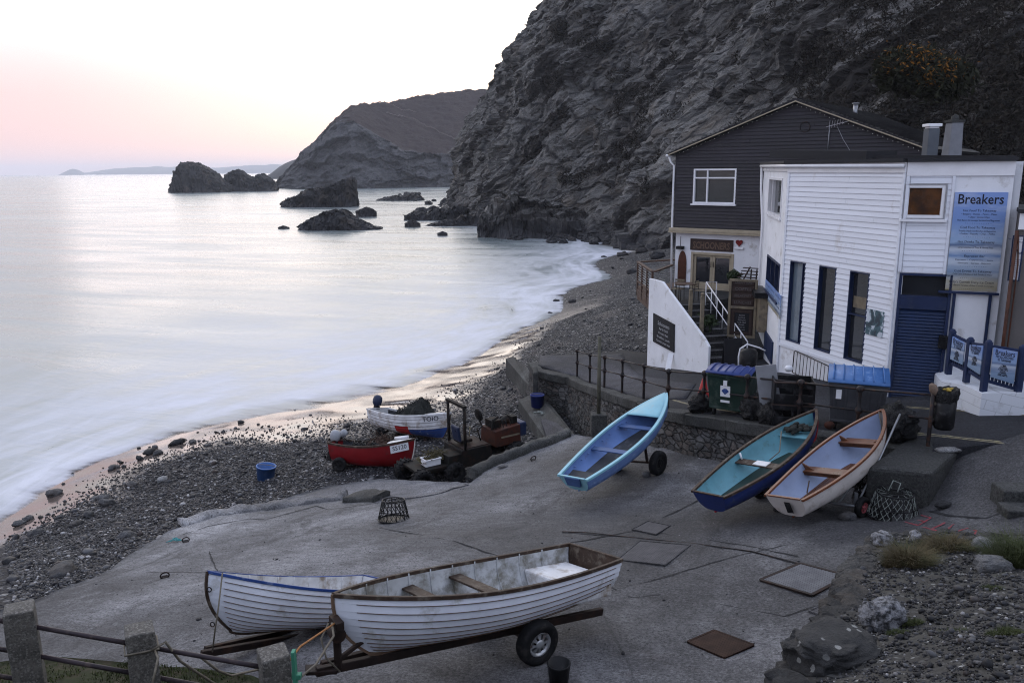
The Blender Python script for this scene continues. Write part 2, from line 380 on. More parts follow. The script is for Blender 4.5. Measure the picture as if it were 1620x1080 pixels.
def m_white_lichen():
    t = MT('white lichen rock'); q = t.noise(12, 8, .7, t.pos); f = t.noise(45, 4, .6, t.pos)
    col = t.mix(t.ramp(q, [(.42, 0), (.58, 1)]), (.025, .025, .027), (.27, .27, .285))
    return t.out(col, .85, t.bump(f, .8, .02, t.bump(q, 1, .06)))
M_WLICHEN = m_white_lichen()
def m_beach():
    t = MT('shingle and wet sand'); z = t.sep(t.pos)[2]
    v = t.voro(7.5, 'F1', t.pos); vc = t.voro(7.5, 'F1', t.pos, 'Color'); v2 = t.voro(16, 'F1', t.pos); big = t.noise(.18, 4, .6, t.pos)
    peb = t.mix(t.sep(vc)[0], (.010, .0102, .013), (.048, .05, .058)); peb = t.mix(t.ramp(v, [(.35, 0), (.6, .9)]), peb, (.012, .012, .014))
    peb = t.mix(t.ramp(t.sep(vc)[1], [(.9, 0), (.93, .7)]), peb, (.3, .29, .28))
    zj = t.math('ADD', z, t.math('MULTIPLY_ADD', t.noise(.22, 5, .6, t.pos), 1.1, -.55))
    sand = t.mix(t.noise(1.2, 5, .6, t.pos, stretch=(.25, 1, 1), rot=(0, 0, -.5)), (.08, .062, .053), (.125, .098, .086))
    yy = t.math('ADD', t.math('MULTIPLY', t.sep(t.pos)[1], .01), t.math('MULTIPLY_ADD', t.noise(.15, 4, .6, t.pos), .2, -.1)); sm = t.math('MULTIPLY', t.ramp(zj, [(.62, 1), (.85, 0)]), t.ramp(yy, [(.58, 1), (.72, .12)]))
    sandy = t.math('MULTIPLY', t.ramp(t.noise(.13, 4, .55, t.pos), [(.56, 0), (.63, .75)]), t.ramp(t.math('MULTIPLY', z, .2), [(.15, 0), (.25, 1), (.4, 1), (.5, 0)]))
    col = t.mix(sm, peb, sand); col = t.mix(sandy, col, (.10, .088, .08))
    rough = t.mix(sm, (.7,)*3, t.ramp(t.noise(.6, 4, .6, t.pos), [(.35, .06), (.7, .3)]))
    hb = t.math('MULTIPLY', t.math('SUBTRACT', 1.0, sm), t.math('MULTIPLY_ADD', v, -1., t.math('MULTIPLY', v2, -.4)))
    n = t.bump(hb, 1., .10)
    return t.out(col, rough, n, spec=t.mix(sm, (.2,)*3, (.5,)*3))
M_BEACH = m_beach()
def m_pebble(k=1.0, name='pebbles'):
    t = MT(name); a = t.attr('tone'); f = t.noise(30, 3, .6, t.pos)
    col = t.ramp(a, [(0, (.005, .005, .007)), (.45, (.0115, .012, .016)), (.72, (.036, .038, .046)), (.88, (.11, .113, .125)), (.93, (.03, .021, .018)), (1, (.40, .40, .42))])
    col = t.mix(t.ramp(f, [(.3, .3), (.6, 0)]), col, (.03, .03, .03)); col = t.mix(1.0, col, (k, k*.97, k*.93), 'MULTIPLY')
    return t.out(col, t.ramp(f, [(.3, .45), (.7, .75)]), t.bump(f, .3, .01), spec=.3)
M_PEBBLE = m_pebble(); M_GRIT = m_pebble(.75, 'grit')
def m_gravel():
    t = MT('gravelly earth'); v = t.voro(16, 'F1', t.pos); vc = t.voro(16, 'F1', t.pos, 'Color'); b = t.noise(1.1, 6, .65, t.pos); f = t.noise(35, 4, .7, t.pos)
    st = t.mix(t.sep(vc)[0], (.02, .019, .017), (.075, .073, .07)); st = t.mix(t.ramp(t.sep(vc)[2], [(.93, 0), (.95, .8)]), st, (.38, .38, .37))
    col = t.mix(t.ramp(v, [(.3, 0), (.5, 1)]), st, (.022, .02, .017)); col = t.mix(t.ramp(b, [(.45, 0), (.62, .75)]), col, (.032, .029, .022))
    col = t.mix(t.ramp(t.noise(.9, 6, .7, t.pos), [(.6, 0), (.68, .55)]), col, (.035, .042, .016))
    return t.out(col, .9, t.bump(f, .5, .02, t.bump(v, -.9, .05)))
M_GRAVEL = m_gravel()
M_EARTH = worn('turf earth', (.035, .033, .02), .95, .4, 4, (.02, .025, .01), .7, 3, .6, 30)
def m_sea():
    t = MT('sea'); sh = t.attr('shore')           # depth of water in metres
    rotz = (0, 0, .30)
    st = t.noise(.11, 6, .6, t.pos, dist=.4, stretch=(.35, 1.6, 1), rot=rotz); st2 = t.noise(.55, 6, .62, t.pos, dist=.5, stretch=(.22, 1.3, 1), rot=rotz)
    far = t.noise(.02, 6, .6, t.pos, stretch=(.25, 1.5, 1)); fine = t.noise(1.8, 5, .6, t.pos, stretch=(.3, 1.6, 1), rot=rotz)
    base = t.mix(t.ramp(far, [(.35, 0), (.65, 1)]), (.085, .115, .115), (.19, .22, .21))
    base = t.mix(t.ramp(st, [(.42, 0), (.72, .55)]), base, (.34, .36, .37))
    al_ = t.attr('along'); cx = t.N.new('ShaderNodeCombineXYZ'); t.L.new(t.math('MULTIPLY', al_, .05), cx.inputs[0]); t.L.new(sh, cx.inputs[1])
    bn = t.noise(1.5, 5, .55, cx.outputs[0], dist=.35); bn2 = t.noise(5.5, 5, .6, cx.outputs[0], dist=.5)
    d = t.math('ADD', sh, t.math('MULTIPLY_ADD', bn, 2.2, -1.1))
    foam = t.ramp(t.math('MULTIPLY', d, .25), [(.0, .6), (.02, 1), (.2, .9), (.42, .5), (.75, .12)])
    streak = t.ramp(t.math('ADD', t.math('MULTIPLY', bn, .6), t.math('MULTIPLY', bn2, .4)), [(.38, .25), (.58, 1)])
    fm = t.math('MULTIPLY', foam, streak)
    col = t.mix(fm, base, (.58, .59, .65))
    rough = t.mix(fm, t.mix(t.ramp(st, [(.35, 0), (.65, 1)]), (.14,)*3, (.32,)*3), (.6,)*3)
    n = t.bump(t.math('ADD', st, t.math('MULTIPLY', fine, .12)), .5, .35)
    # thin edge of the swash shows the wet sand below
    t.out(col, rough, n, spec=.5); t.b.inputs['IOR'].default_value = 1.33
    al = t.ramp(t.math('MULTIPLY', t.math('ADD', sh, t.math('MULTIPLY_ADD', st2, .5, -.22)), 3.0), [(.0, 0), (.30, .75), (.8, 1)])
    t.setv(t.b.inputs['Alpha'], al)
    return t.m
M_SEA = m_sea()
def m_headland():
    t = MT('heath and cliff'); geo = t.N.new('ShaderNodeNewGeometry'); steep = t.attr('steep')
    a = t.noise(.05, 8, .68, t.pos); b = t.noise(.25, 7, .7, t.pos, stretch=(1, 1, 2), rot=(.2, .3, 0)); c = t.noise(.9, 4, .65, t.pos)
    heath = t.mix(t.ramp(a, [(.35, 0), (.65, 1)]), (.030, .021, .023), (.048, .034, .033)); heath = t.mix(t.ramp(c, [(.35, .5), (.6, 0)]), heath, (.025, .019, .02))
    rock = t.mix(t.ramp(b, [(.35, 0), (.65, 1)]), (.034, .035, .04), (.12, .12, .124)); rock = t.mix(t.ramp(c, [(.38, .7), (.55, 0)]), rock, (.03, .03, .034))
    f = t.ramp(t.math('ADD', steep, t.math('ADD', t.math('MULTIPLY_ADD', b, 1.5, -.75), t.math('MULTIPLY_ADD', a, 1.0, -.5))), [(.38, 0), (.66, 1)])
    col = t.mix(f, heath, rock)
    n = t.bump(b, .8, 3., t.bump(c, .6, .8))
    return t.out(col, .9, n, spec=.15)
M_HEAD = m_headland()
M_PATH = worn('worn path', (.13, .11, .10), .9)
M_FARLAND = worn('far land', (.05, .05, .05), .9)
# ============================================================ HEIGHT FIELDS
slip_fn = TPS(pts_from([(850, 1080, 5.65), (560, 1080, 5.55), (950, 985, 5.25), (1140, 1020, 5.6), (1275, 915, 5.5), (1300, 830, 5.3), (1100, 720, 4.3), (440, 800, 2.0), (640, 770, 2.35),
    (190, 900, 2.7), (60, 945, 3.2), (330, 930, 4.0), (1450, 800, 5.4), (1600, 760, 6.25), (760, 752, 2.9), (900, 690, 3.3), (150, 1010, 4.2), (1540, 712, 6.2), (1400, 870, 5.6), (700, 860, 3.95), (1700, 800, 6.3), (-80, 985, 3.6), (1157, 725, 4.55), (1330, 770, 5.0)]), .004)
beach_fn = TPS(pts_from([(590, 735, 1.7), (850, 665, 1.6), (700, 750, 1.75), (440, 790, 1.75), (190, 890, 2.2), (0, 945, 2.5), (690, 592, 0), (110, 802, .55), (225, 733, .55), (330, 698, .5), (20, 848, .5), (430, 655, 0), (700, 612, .3), (760, 582, .32), (800, 562, .42), (640, 655, .55), (560, 665, .5), (880, 505, .35), (800, 536, .0), (600, 622, 0), (520, 640, 0), (200, 715, 0), (60, 785, 0), (0, 830, 0), (-260, 920, 0),
    (884, 497, 0), (1046, 393, .05), (968, 440, 0), (1000, 480, 2.4), (1000, 540, 3.2), (1095, 389, 2.6), (1022, 430, 1.3), (640, 690, 1.1), (820, 578, 1.0), (300, 770, 1.1), (300, 560, -2.2), (600, 450, -3), (900, 400, -1.5), (0, 650, -2.5), (-400, 800, -2), (720, 480, -1.6),
    (500, 590, -.9), (820, 470, -.7), (250, 650, -.9), (800, 365, -.9), (930, 390, -.35)])
    + [(8, 20, 2.4), (14, 22, 3), (-4, 14, 2.2), (-14, 12, 2.8), (20, 60, 3.0), (30, 90, 3.2), (-60, 120, -7), (-80, 40, -5), (-30, 15, 1.0), (-60, 20, -2.5), (-20, 190, -6), (20, 36, 3.2)], .004, -8, 3.3)
road_fn = TPS(pts_from([(1050, 590, 4.4), (913, 597, 3.47), (956, 613, 4.18), (1019, 633, 4.66), (1179, 666, 5.68), (1232, 600, 5.58), (1400, 640, 5.95), (1600, 660, 6.39), (1620, 700, 6.48), (1467, 712, 6.15), (990, 558, 3.7), (850, 572, 3.45), (1330, 690, 5.95)])
    + [(14, 30, 5.7), (20, 22, 6.6), (20, 14, 6.7), (30, 30, 7.5), (14, 40, 5.2)], .004)
# ============================================================ PATCHES
def inside(poly, X, Y):
    c = np.zeros(len(X), bool); n = len(poly)
    for i in range(n):
        x0, y0 = poly[i]; x1, y1 = poly[(i+1) % n]
        m = ((y0 > Y) != (y1 > Y)) & (X < (x1-x0)*(Y-y0)/((y1-y0) or 1e-9)+x0); c ^= m
    return c
def resample(P, step, jit=0, seed=1):
    rg = np.random.default_rng(seed); out = []
    for i in range(len(P)):
        a = np.array(P[i]); b = np.array(P[(i+1) % len(P)]); L = np.linalg.norm(b-a); k = max(1, int(L/step)); nrm = np.array([-(b-a)[1], (b-a)[0]])/(L+1e-9)
        for j in range(k): out.append(tuple(a+(b-a)*j/k+nrm*rg.normal()*jit*(j > 0)))
    return out
def patch(name, poly, fn, spacing, mats, skirt=.6, jit=0, lift=0, rough=0, extra=None, seed=1, rfreq=.8, extra_mi=1):
    poly = resample(poly, spacing, jit, seed)
    xs = [p[0] for p in poly]; ys = [p[1] for p in poly]
    gx, gy = np.meshgrid(np.arange(min(xs), max(xs), spacing), np.arange(min(ys), max(ys), spacing)); X = gx.ravel()+RNG.normal(size=gx.size)*spacing*.15; Y = gy.ravel()+RNG.normal(size=gx.size)*spacing*.15
    k = inside(poly, X, Y); X, Y = X[k], Y[k]; PA = np.array(poly)
    if len(X):
        d = np.min(np.linalg.norm(np.c_[X, Y][:, None]-PA[None], axis=2), axis=1) if len(X)*len(PA) < 4e7 else np.ones(len(X))
        X, Y = X[d > spacing*.5], Y[d > spacing*.5]
    V2 = [Vector(p) for p in poly]+[Vector((a, b)) for a, b in zip(X, Y)]; n = len(poly)
    r = delaunay_2d_cdt(V2, [(i, (i+1) % n) for i in range(n)], [], 1, 1e-5)
    v2, fs, orig = r[0], r[2], r[3]; Z = fn.many([v.x for v in v2], [v.y for v in v2])+lift
    if rough: Z = Z+rough*fbm(np.c_[[v.x for v in v2], [v.y for v in v2], np.zeros(len(v2))]*rfreq, 4)
    mb = MB(); mb.v = [(v.x, v.y, float(z)) for v, z in zip(v2, Z)]
    for f in fs: mb.f.append(tuple(f)); mb.m.append(0); mb.sm.append(True)
    idx = {}
    for i, o in enumerate(orig):
        for q in o:
            if q < n: idx[q] = i
    if skirt:
        b0 = len(mb.v); ring = [idx.get(i, i) for i in range(n)]
        for i in ring: x, y, z = mb.v[i]; mb.v.append((x, y, z-skirt))
        for i in range(n): j = (i+1) % n; mb.f.append((ring[i], b0+i, b0+j, ring[j])); mb.m.append(0); mb.sm.append(False)
    if extra: extra(mb)
    o = mb.build(name, mats, recalc=False); tag(o, kind='structure')
    return o
def strip(mb, P, w, fn, lift=.006, mi=1, step=.3, wob=0):
    """a band w wide draped on a surface along plan points"""
    Q = []
    for a, b in zip(P[:-1], P[1:]):
        a = Vector(a[:2]); b = Vector(b[:2]); k = max(1, int((b-a).length/step)); Q += [a+(b-a)*j/k for j in range(k)]
    Q.append(Vector(P[-1][:2])); vs = []
    for i, p in enumerate(Q):
        t = (Q[min(i+1, len(Q)-1)]-Q[max(i-1, 0)]).normalized(); n = Vector((-t.y, t.x)); o = n*(random.uniform(-wob, wob) if wob else 0); ww = w*(random.uniform(.5, 1.3) if wob else 1)
        for sg in (-1, 1):
            q = p+o+n*sg*ww/2; vs.append((q.x, q.y, fn(q.x, q.y)+lift))
    mb.add(vs, [(2*i, 2*i+1, 2*i+3, 2*i+2) for i in range(len(Q)-1)], mi)
def H(fn, *L): return [tuple(hit(a, b, fn)) for a, b in L]
def xy(L): return [(p[0], p[1]) for p in L]
# --- slipway
slip_edge = xy(H(slip_fn, (-90, 990), (0, 965), (53, 950), (105, 928), (155, 911), (191, 886), (231, 860), (289, 829), (345, 812), (415, 800), (470, 781), (520, 768), (560, 762), (600, 757), (640, 758), (700, 762), (745, 763), (765, 745), (800, 727), (860, 705), (903, 686)))
slip_poly = slip_edge+xy(H(slip_fn, (935, 690), (1029, 705), (1156, 722), (1330, 768), (1460, 790)))+[(8.3, 15.7), (9.3, 15.9), (13.5, 15.1), (13.5, 12.), (5.5, 8.), (4., 6.5), (-2, 6.5), (-12, 8.5), (-16, 12)]
def slip_joints(mb):
    for L, w in (([(600, 835), (720, 856), (790, 880)], .04), ([(790, 882), (880, 862), (1010, 838), (1105, 790), (1180, 770)], .045), ([(1010, 838), (1150, 858), (1262, 880)], .035), ([(890, 842), (1010, 850), (1190, 872), (1345, 914)], .05),
                 ([(960, 936), (1040, 915), (1160, 880), (1262, 858)], .03), ([(330, 870), (345, 905)], .03), ([(231, 905), (345, 905)], .03), ([(960, 925), (1000, 945), (1045, 940)], .04), ([(1140, 955), (1240, 975), (1330, 945)], .03),
                 ([(1470, 808), (1500, 815), (1560, 820), (1600, 806)], .05), ([(290, 845), (330, 832), (395, 820), (420, 822), (455, 812), (500, 800)], .05), ([(500, 800), (520, 806), (600, 795)], .04), ([(600, 800), (700, 775), (745, 763)], .05)):
        strip(mb, H(slip_fn, *L), w, slip_fn, .006, 1, .15, .015)
M_YELLOW = worn('faded yellow paint', (.26, .225, .13), .8, .4, 8, (.09, .085, .08), .8, 12)
M_REDPAINT = worn('faded red paint', (.22, .03, .04), .8, .4, 8, (.09, .085, .09), .55, 12)
def slip_marks(mb):
    slip_joints(mb)
    for L in ([(130, 935), (215, 960), (300, 910), (235, 890)], [(215, 925), (250, 932)], [(250, 970), (355, 1000)], [(305, 985), (395, 940)], [(395, 1000), (450, 950)], [(440, 1010), (545, 975)], [(470, 1022), (545, 1000)], [(580, 990), (605, 995), (545, 1060)], [(690, 1040), (760, 1062)]):
        strip(mb, H(slip_fn, *[(1400+a/4.155, 600+b/4.155) for a, b in L]), .045, slip_fn, .005, 2, .06, .008)
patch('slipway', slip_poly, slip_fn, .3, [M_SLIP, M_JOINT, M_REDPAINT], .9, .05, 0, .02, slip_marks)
patch('scoured_concrete', xy(H(slip_fn, (415, 803), (470, 784), (520, 770), (560, 765), (600, 760), (640, 761), (700, 765), (742, 767), (690, 782), (620, 792), (560, 785), (470, 793))), slip_fn, .25, M_PALE, .1, .04, .03, .02, seed=4)
# raised kerb lumps along the seaward edge
def kerb(name, L, w, h, mat, seed):
    P = H(slip_fn, *L); mb = MB(); Q = []
    for a, b in zip(P[:-1], P[1:]):
        a = Vector(a); b = Vector(b); k = max(1, int((b-a).length/.12)); Q += [a+(b-a)*j/k for j in range(k)]
    Q.append(Vector(P[-1])); prof = [(-.5, -.35), (-.48, .6), (-.36, .95), (0, 1.02), (.36, .93), (.47, .55), (.5, -.35)]; vs = []
    for i, p in enumerate(Q):
        t = (Q[min(i+1, len(Q)-1)]-Q[max(i-1, 0)]); t.z = 0; t.normalize(); n = Vector((t.y, -t.x, 0))
        for a, b in prof: q = p+n*a*w; vs.append((q.x, q.y, p.z+b*h))
    m = len(prof); fs = [(i*m+j, i*m+j+1, (i+1)*m+j+1, (i+1)*m+j) for i in range(len(Q)-1) for j in range(m-1)]+[tuple(range(m)), tuple((len(Q)-1)*m+j for j in range(m-1, -1, -1))]
    V = np.array(vs); nz = fbm(V*2.1+seed, 4); V += np.c_[fbm(V*1.7+3+seed, 3)*.09, fbm(V*1.7+9+seed, 3)*.09, nz*.09]
    mb.add([tuple(v) for v in V], fs, 0, True)
    return tag(mb.build(name, mat), kind='structure')
kerb('kerb', [(747, 752), (775, 738), (815, 722), (860, 705), (898, 690)], .40, .25, M_CAP, 1)
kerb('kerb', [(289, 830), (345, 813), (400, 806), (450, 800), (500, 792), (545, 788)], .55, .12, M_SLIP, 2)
kerb('kerb', [(548, 791), (580, 789), (604, 790)], .7, .18, M_CAP, 3)
# --- beach (ground) and sea
def var_axis(a, b, fine0, fine1, s_f, s_c):
    L = list(np.arange(a, fine0, s_c))+list(np.arange(fine0, fine1, s_f))+list(np.arange(fine1, b, s_c))+[b]; return np.array(L)
bx_ = var_axis(-110, 60, -22, 16, .35, 2.); by_ = var_axis(6, 330, 12, 62, .35, 2.5)
GX, GY = np.meshgrid(bx_, by_, indexing='ij'); bz_ = beach_fn.many(GX, GY)
bp = np.c_[GX.ravel(), GY.ravel(), np.zeros(GX.size)]
bz2 = bz_+.10*fbm(bp*.35, 4)*np.clip((bz_+.2)*1.5, 0.15, 1)
class Surf:
    def __init__(s, fn, add): s.fn = fn; s.add = add
    def many(s, X, Y): z = s.fn.many(X, Y); return z+s.add(np.c_[np.ravel(X), np.ravel(Y), np.zeros(np.size(X))], z)
    def __call__(s, x, y): return float(s.many(np.array([x]), np.array([y]))[0])
beach_top = Surf(beach_fn, lambda p, z: .10*fbm(p*.35, 4)*np.clip((z+.2)*1.5, .15, 1))
o = np_mesh('ground', np.c_[GX.ravel(), GY.ravel(), bz2], grid_faces(len(bx_), len(by_)), M_BEACH); tag(o, kind='structure')
sx_ = np.r_[-9000, -6000, -4000, -2500, -1500, -900, -500, -300, -200, -140, var_axis(-110, 60, -45, 22, .7, 4.)[:], 120, 300, 900]
sy_ = np.r_[-400., -100, var_axis(4, 330, 12, 130, .7, 5.), 400, 520, 700, 1000, 1500, 2200, 3200, 4600, 6500, 9000, 11500]
SX, SY = np.meshgrid(sx_, sy_, indexing='ij'); near_ = (SX > -120) & (SX < 70) & (SY < 340); dz = np.full(SX.size, 9.)
k = near_.ravel(); dz[k] = np.clip(-beach_fn.many(SX.ravel()[k], SY.ravel()[k]), -3, 9)
o = np_mesh('sea', np.c_[SX.ravel(), SY.ravel(), np.zeros(SX.size)], grid_faces(len(sx_), len(sy_)), M_SEA); add_attr(o, 'shore', dz); add_attr(o, 'along', SY.ravel()*.92+SX.ravel()*.4); tag(o, kind='structure')
# --- pebbles lying on the shingle
def scatter_stones(name, n, region, fn, size, zr=None, mat=M_PEBBLE, flat=.55, sink=.25, seed=1, label=None, cat=None, sub=1):
    rg = np.random.default_rng(seed); bm = bmesh.new(); bmesh.ops.create_icosphere(bm, subdivisions=sub, radius=1)
    U = np.array([v.co[:] for v in bm.verts]); FF = np.array([[v.index for v in f.verts] for f in bm.faces]); bm.free()
    P = region(rg, n); z = fn.many(P[:, 0], P[:, 1])
    if zr: kk = (z > zr[0]+rg.normal(size=len(z))*.16) & (z < zr[1]); P, z = P[kk], z[kk]
    n = len(P); s = size[0]*np.exp(np.abs(rg.normal(size=n))*size[1]); ax = np.c_[s*rg.uniform(.8, 1.4, n), s*rg.uniform(.7, 1.1, n), s*flat*rg.uniform(.7, 1.3, n)]
    a = rg.uniform(0, 6.28, n); tl = rg.normal(size=n)*.25
    W = U[None]*(1+.16*rg.normal(size=(n, len(U), 1)))*ax[:, None]
    x = W[..., 0]*np.cos(tl)[:, None]-W[..., 2]*np.sin(tl)[:, None]; zz = W[..., 0]*np.sin(tl)[:, None]+W[..., 2]*np.cos(tl)[:, None]; y = W[..., 1]
    X = x*np.cos(a)[:, None]-y*np.sin(a)[:, None]+P[:, :1]; Y = x*np.sin(a)[:, None]+y*np.cos(a)[:, None]+P[:, 1:2]; Z = zz+(z+ax[:, 2]*(1-2*sink))[:, None]
    V = np.stack([X, Y, Z], -1).reshape(-1, 3); Fc = (FF[None]+(np.arange(n)*len(U))[:, None, None]).reshape(-1, 3)
    o = np_mesh(name, V, Fc, mat, True); add_attr(o, 'tone', np.repeat(rg.uniform(0, 1, n), len(U)))
    return tag(o, label, cat, kind='stuff')
def reg_beach(rg, n):
    # uniform over the picture of the beach: denser near the viewer
    d = 1/rg.uniform(1/75., 1/14., n); x = (rg.uniform(-60, 1110, n)-810)/F*d; ok = ~inside(slip_poly, x, d*1.0); return np.c_[x, d][ok]
scatter_stones('pebbles', 190000, reg_beach, beach_top, (.023, .42), (.60, 3.25), seed=11, label='dark grey and white pebbles of the shingle beach', cat='pebbles')
def reg_b2(rg, n):
    d = rg.uniform(16, 120, n)**1.0; x = (rg.uniform(-60, 1090, n)-810)/F*d; z = beach_fn.many(x, d); ok = ~inside(slip_poly, x, d) & ((z > .52) | (x < -11) | (d > 72) | (rg.uniform(size=n) < .06)); return np.c_[x, d][ok]
scatter_stones('shingle', 2000, reg_b2, beach_top, (.055, .5), (.02, 3.2), seed=12, label='larger cobbles scattered over shingle and wet sand', cat='cobbles', sub=2)
# --- road
wl_px = [(913, 597, 33.5), (933, 605, 31.4), (956, 613, 29.3), (984, 623, 27.7), (1018, 633, 26.), (1056, 647, 23.6), (1112, 655, 22.), (1179, 666, 20.5), (1262, 683, 19.3), (1354, 700, 18.2), (1467, 712, 17.)]
RAIL = [(Pd(a, b, d).x, Pd(a, b, d).y) for a, b, d in wl_px]
corner = Pz(848, 583, 3.45)
def offs(P, d):
    out = []
    for i, p in enumerate(P):
        a = Vector(P[max(i-1, 0)]); b = Vector(P[min(i+1, len(P)-1)]); t = (b-a).normalized(); out.append((p[0]+t.y*d, p[1]-t.x*d))
    return out
wall_in = [(corner.x+.1, corner.y+.6)]+RAIL
road_poly = [(corner.x+.2, corner.y+2.5)]+wall_in+[(8.5, 15.75), (9.3, 15.75), (13.2, 14.95), (16, 14), (34, 12), (40, 40), (22, 44), tuple(Pz(1120, 562, 4.3))[:2], tuple(Pz(985, 556, 3.65))[:2]]
def road_marks(mb):
    for off in (0, .16):
        a = H(road_fn, (1385, 642), (1440, 646), (1545, 652), (1640, 659)); strip(mb, [(p[0], p[1]+off) for p in a], .06, road_fn, .018, 1, .4)
    for off in (0, .16):
        a = H(road_fn, (1400, 681), (1489, 689), (1560, 697), (1640, 706)); strip(mb, [(p[0], p[1]-off) for p in a], .06, road_fn, .018, 1, .4)
    for off in (0, .16):
        a = H(road_fn, (1066, 634), (1110, 646), (1180, 655)); strip(mb, [(p[0], p[1]+off) for p in a], .06, road_fn, .018, 1, .4)
patch('road', road_poly, road_fn, .5, [M_ROAD, M_YELLOW], .4, 0, .01, .0, road_marks)
# promenade pavement strip behind the wall (paler concrete)
patch('pavement', [(corner.x+.3, corner.y+2.4)]+[(p[0]+.02, p[1]+.02) for p in wall_in[:6]]+[tuple(Pz(1085, 640, 4.9))[:2], tuple(Pz(1100, 615, 4.8))[:2], tuple(Pz(1015, 598, 4.2))[:2], tuple(Pz(985, 559, 3.7))[:2]], road_fn, .4, M_ROADPALE, .05, 0, .035, .01, seed=5)
# ============================================================ CLIFF, HEADLAND, SEA ROCKS
def bezier_path(P, n):
    P = np.array(P, float); k = len(P); t = np.linspace(0, k-1, n); out = []
    for u in t:
        i = min(int(u), k-2); f = u-i; p0, p1, p2, p3 = P[max(i-1, 0)], P[i], P[i+1], P[min(i+2, k-1)]
        out.append(.5*((2*p1)+(-p0+p2)*f+(2*p0-5*p1+4*p2-p3)*f*f+(-p0+3*p1-3*p2+p3)*f**3))
    return np.array(out)
from mathutils.kdtree import KDTree
def facets(P, scale, jit, seed):
    """broken planar faces: every point takes the tilted plane of its nearest seed"""
    rg = np.random.default_rng(seed); Q = P/np.array(scale)+fbm(P/np.array(scale)*1.7+seed, 2)[:, None]*.12; lo = Q.min(0)-1; hi = Q.max(0)+1
    cell = np.unique(np.floor(Q).astype(int), axis=0); cell = np.unique(np.concatenate([cell+np.array(o) for o in ((0, 0, 0), (1, 0, 0), (0, 1, 0), (0, 0, 1), (-1, 0, 0), (0, -1, 0), (0, 0, -1))]), axis=0)
    S_ = cell+rg.uniform(0, 1, cell.shape)*jit; N_ = rg.normal(size=S_.shape); N_ /= np.linalg.norm(N_, axis=1)[:, None]; off = rg.normal(size=len(S_))*.22
    kd = KDTree(len(S_))
    for i, s in enumerate(S_): kd.insert(s, i)
    kd.balance(); idx = np.fromiter((kd.find(q)[1] for q in Q), int, len(Q))
    return np.einsum('ij,ij->i', Q-S_[idx], N_[idx])*.8+off[idx]
def cliff():
    # plan of the foot: x, y, foot height, back-lean (run per metre of rise), height
    B = [(60, 520, -2, .6, 60), (12, 420, -2, .55, 62), (-14, 330, -2, .62, 64), (-23, 262, -2, .44, 80), (-13, 206, -1, .44, 76), (-8.5, 176, -.5, .44, 72), (2.0, 163, -.3, .50, 70), (11, 150, .3, .55, 68),
         (18.2, 124, 1.4, .6, 64), (24, 104, 2.6, .68, 60), (30.5, 86, 4, .76, 56), (35, 72, 5.5, .82, 54), (41, 60, 6.5, .85, 50), (48, 44, 7.5, .9, 46), (58, 20, 8.5, .9, 42), (66, -10, 9, .9, 40)]
    nu, nv = 1000, 240
    C = bezier_path(B, nu)
    # concentrate samples on the part in view
    s = np.linspace(0, 1, nu); 
    T = np.gradient(C[:, :2], axis=0); T /= np.linalg.norm(T, axis=1)[:, None]; N = np.c_[-T[:, 1], T[:, 0]]   # into the hill
    sg = np.sign(N[nu//2, 0]); N = N*sg
    kk = 25; pad = np.vstack([N[:1]]*kk+[N]+[N[-1:]]*kk); cs = np.cumsum(np.vstack([[0, 0], pad]), axis=0); N = (cs[2*kk+1:]-cs[:-2*kk-1])/(2*kk+1); N = N[:nu]; N /= np.linalg.norm(N, axis=1)[:, None]
    v = np.linspace(0, 1, nv)**1.35
    h = v[None]*C[:, 4:5]*1.0
    run = C[:, 3:4]*h + .0*h
    run = run - 2.2*np.exp(-h/5.)*0 + np.where(h > 45, (h-45)*.35, 0)
    X = C[:, 0:1]+N[:, 0:1]*run; Y = C[:, 1:2]+N[:, 1:2]*run; Z = C[:, 2:3]-1.5+h
    P = np.stack([X, Y, Z], -1).reshape(-1, 3)
    # rotated frame gives strata dipping to the left
    a = R(38); u = P[:, 0]*.6-P[:, 1]*.5
    Q = np.c_[P[:, 0]*math.cos(a)+P[:, 2]*math.sin(a), P[:, 1], -P[:, 0]*math.sin(a)+P[:, 2]*math.cos(a)]
    d = 3.6*fbm(P/26., 4) + facets(Q, (16, 12, 7.), 1.0, 1)*2.2 + facets(Q, (5.5, 4.5, 2.0), 1.0, 2)*1.35 + facets(Q, (2.2, 2, .8), 1.0, 3)*.7 + .2*(ridged(Q/np.array([2.5, 2, .7]), 4)-.5)
    hh = h.reshape(-1); d = d*np.clip(.45+hh/12, .45, 1.15)
    # jutting shelf of harder rock at the foot
    d += 2.8*np.exp(-((hh-2.5)/3.2)**2)*(fbm(np.c_[P[:, :2]/14., np.zeros(len(P))]+7, 3)+.15)
    Nr = np.repeat(N, nv, axis=0)
    P[:, :2] -= Nr*d[:, None]; P[:, 2] += .55*fbm(P/3.+9, 3)*np.clip(hh/4, 0, 1)
    o = np_mesh('cliff', P, grid_faces(nu, nv), M_CLIFF, False); tag(o, kind='structure')
    return P.reshape(nu, nv, 3), N
CL, CN = cliff()
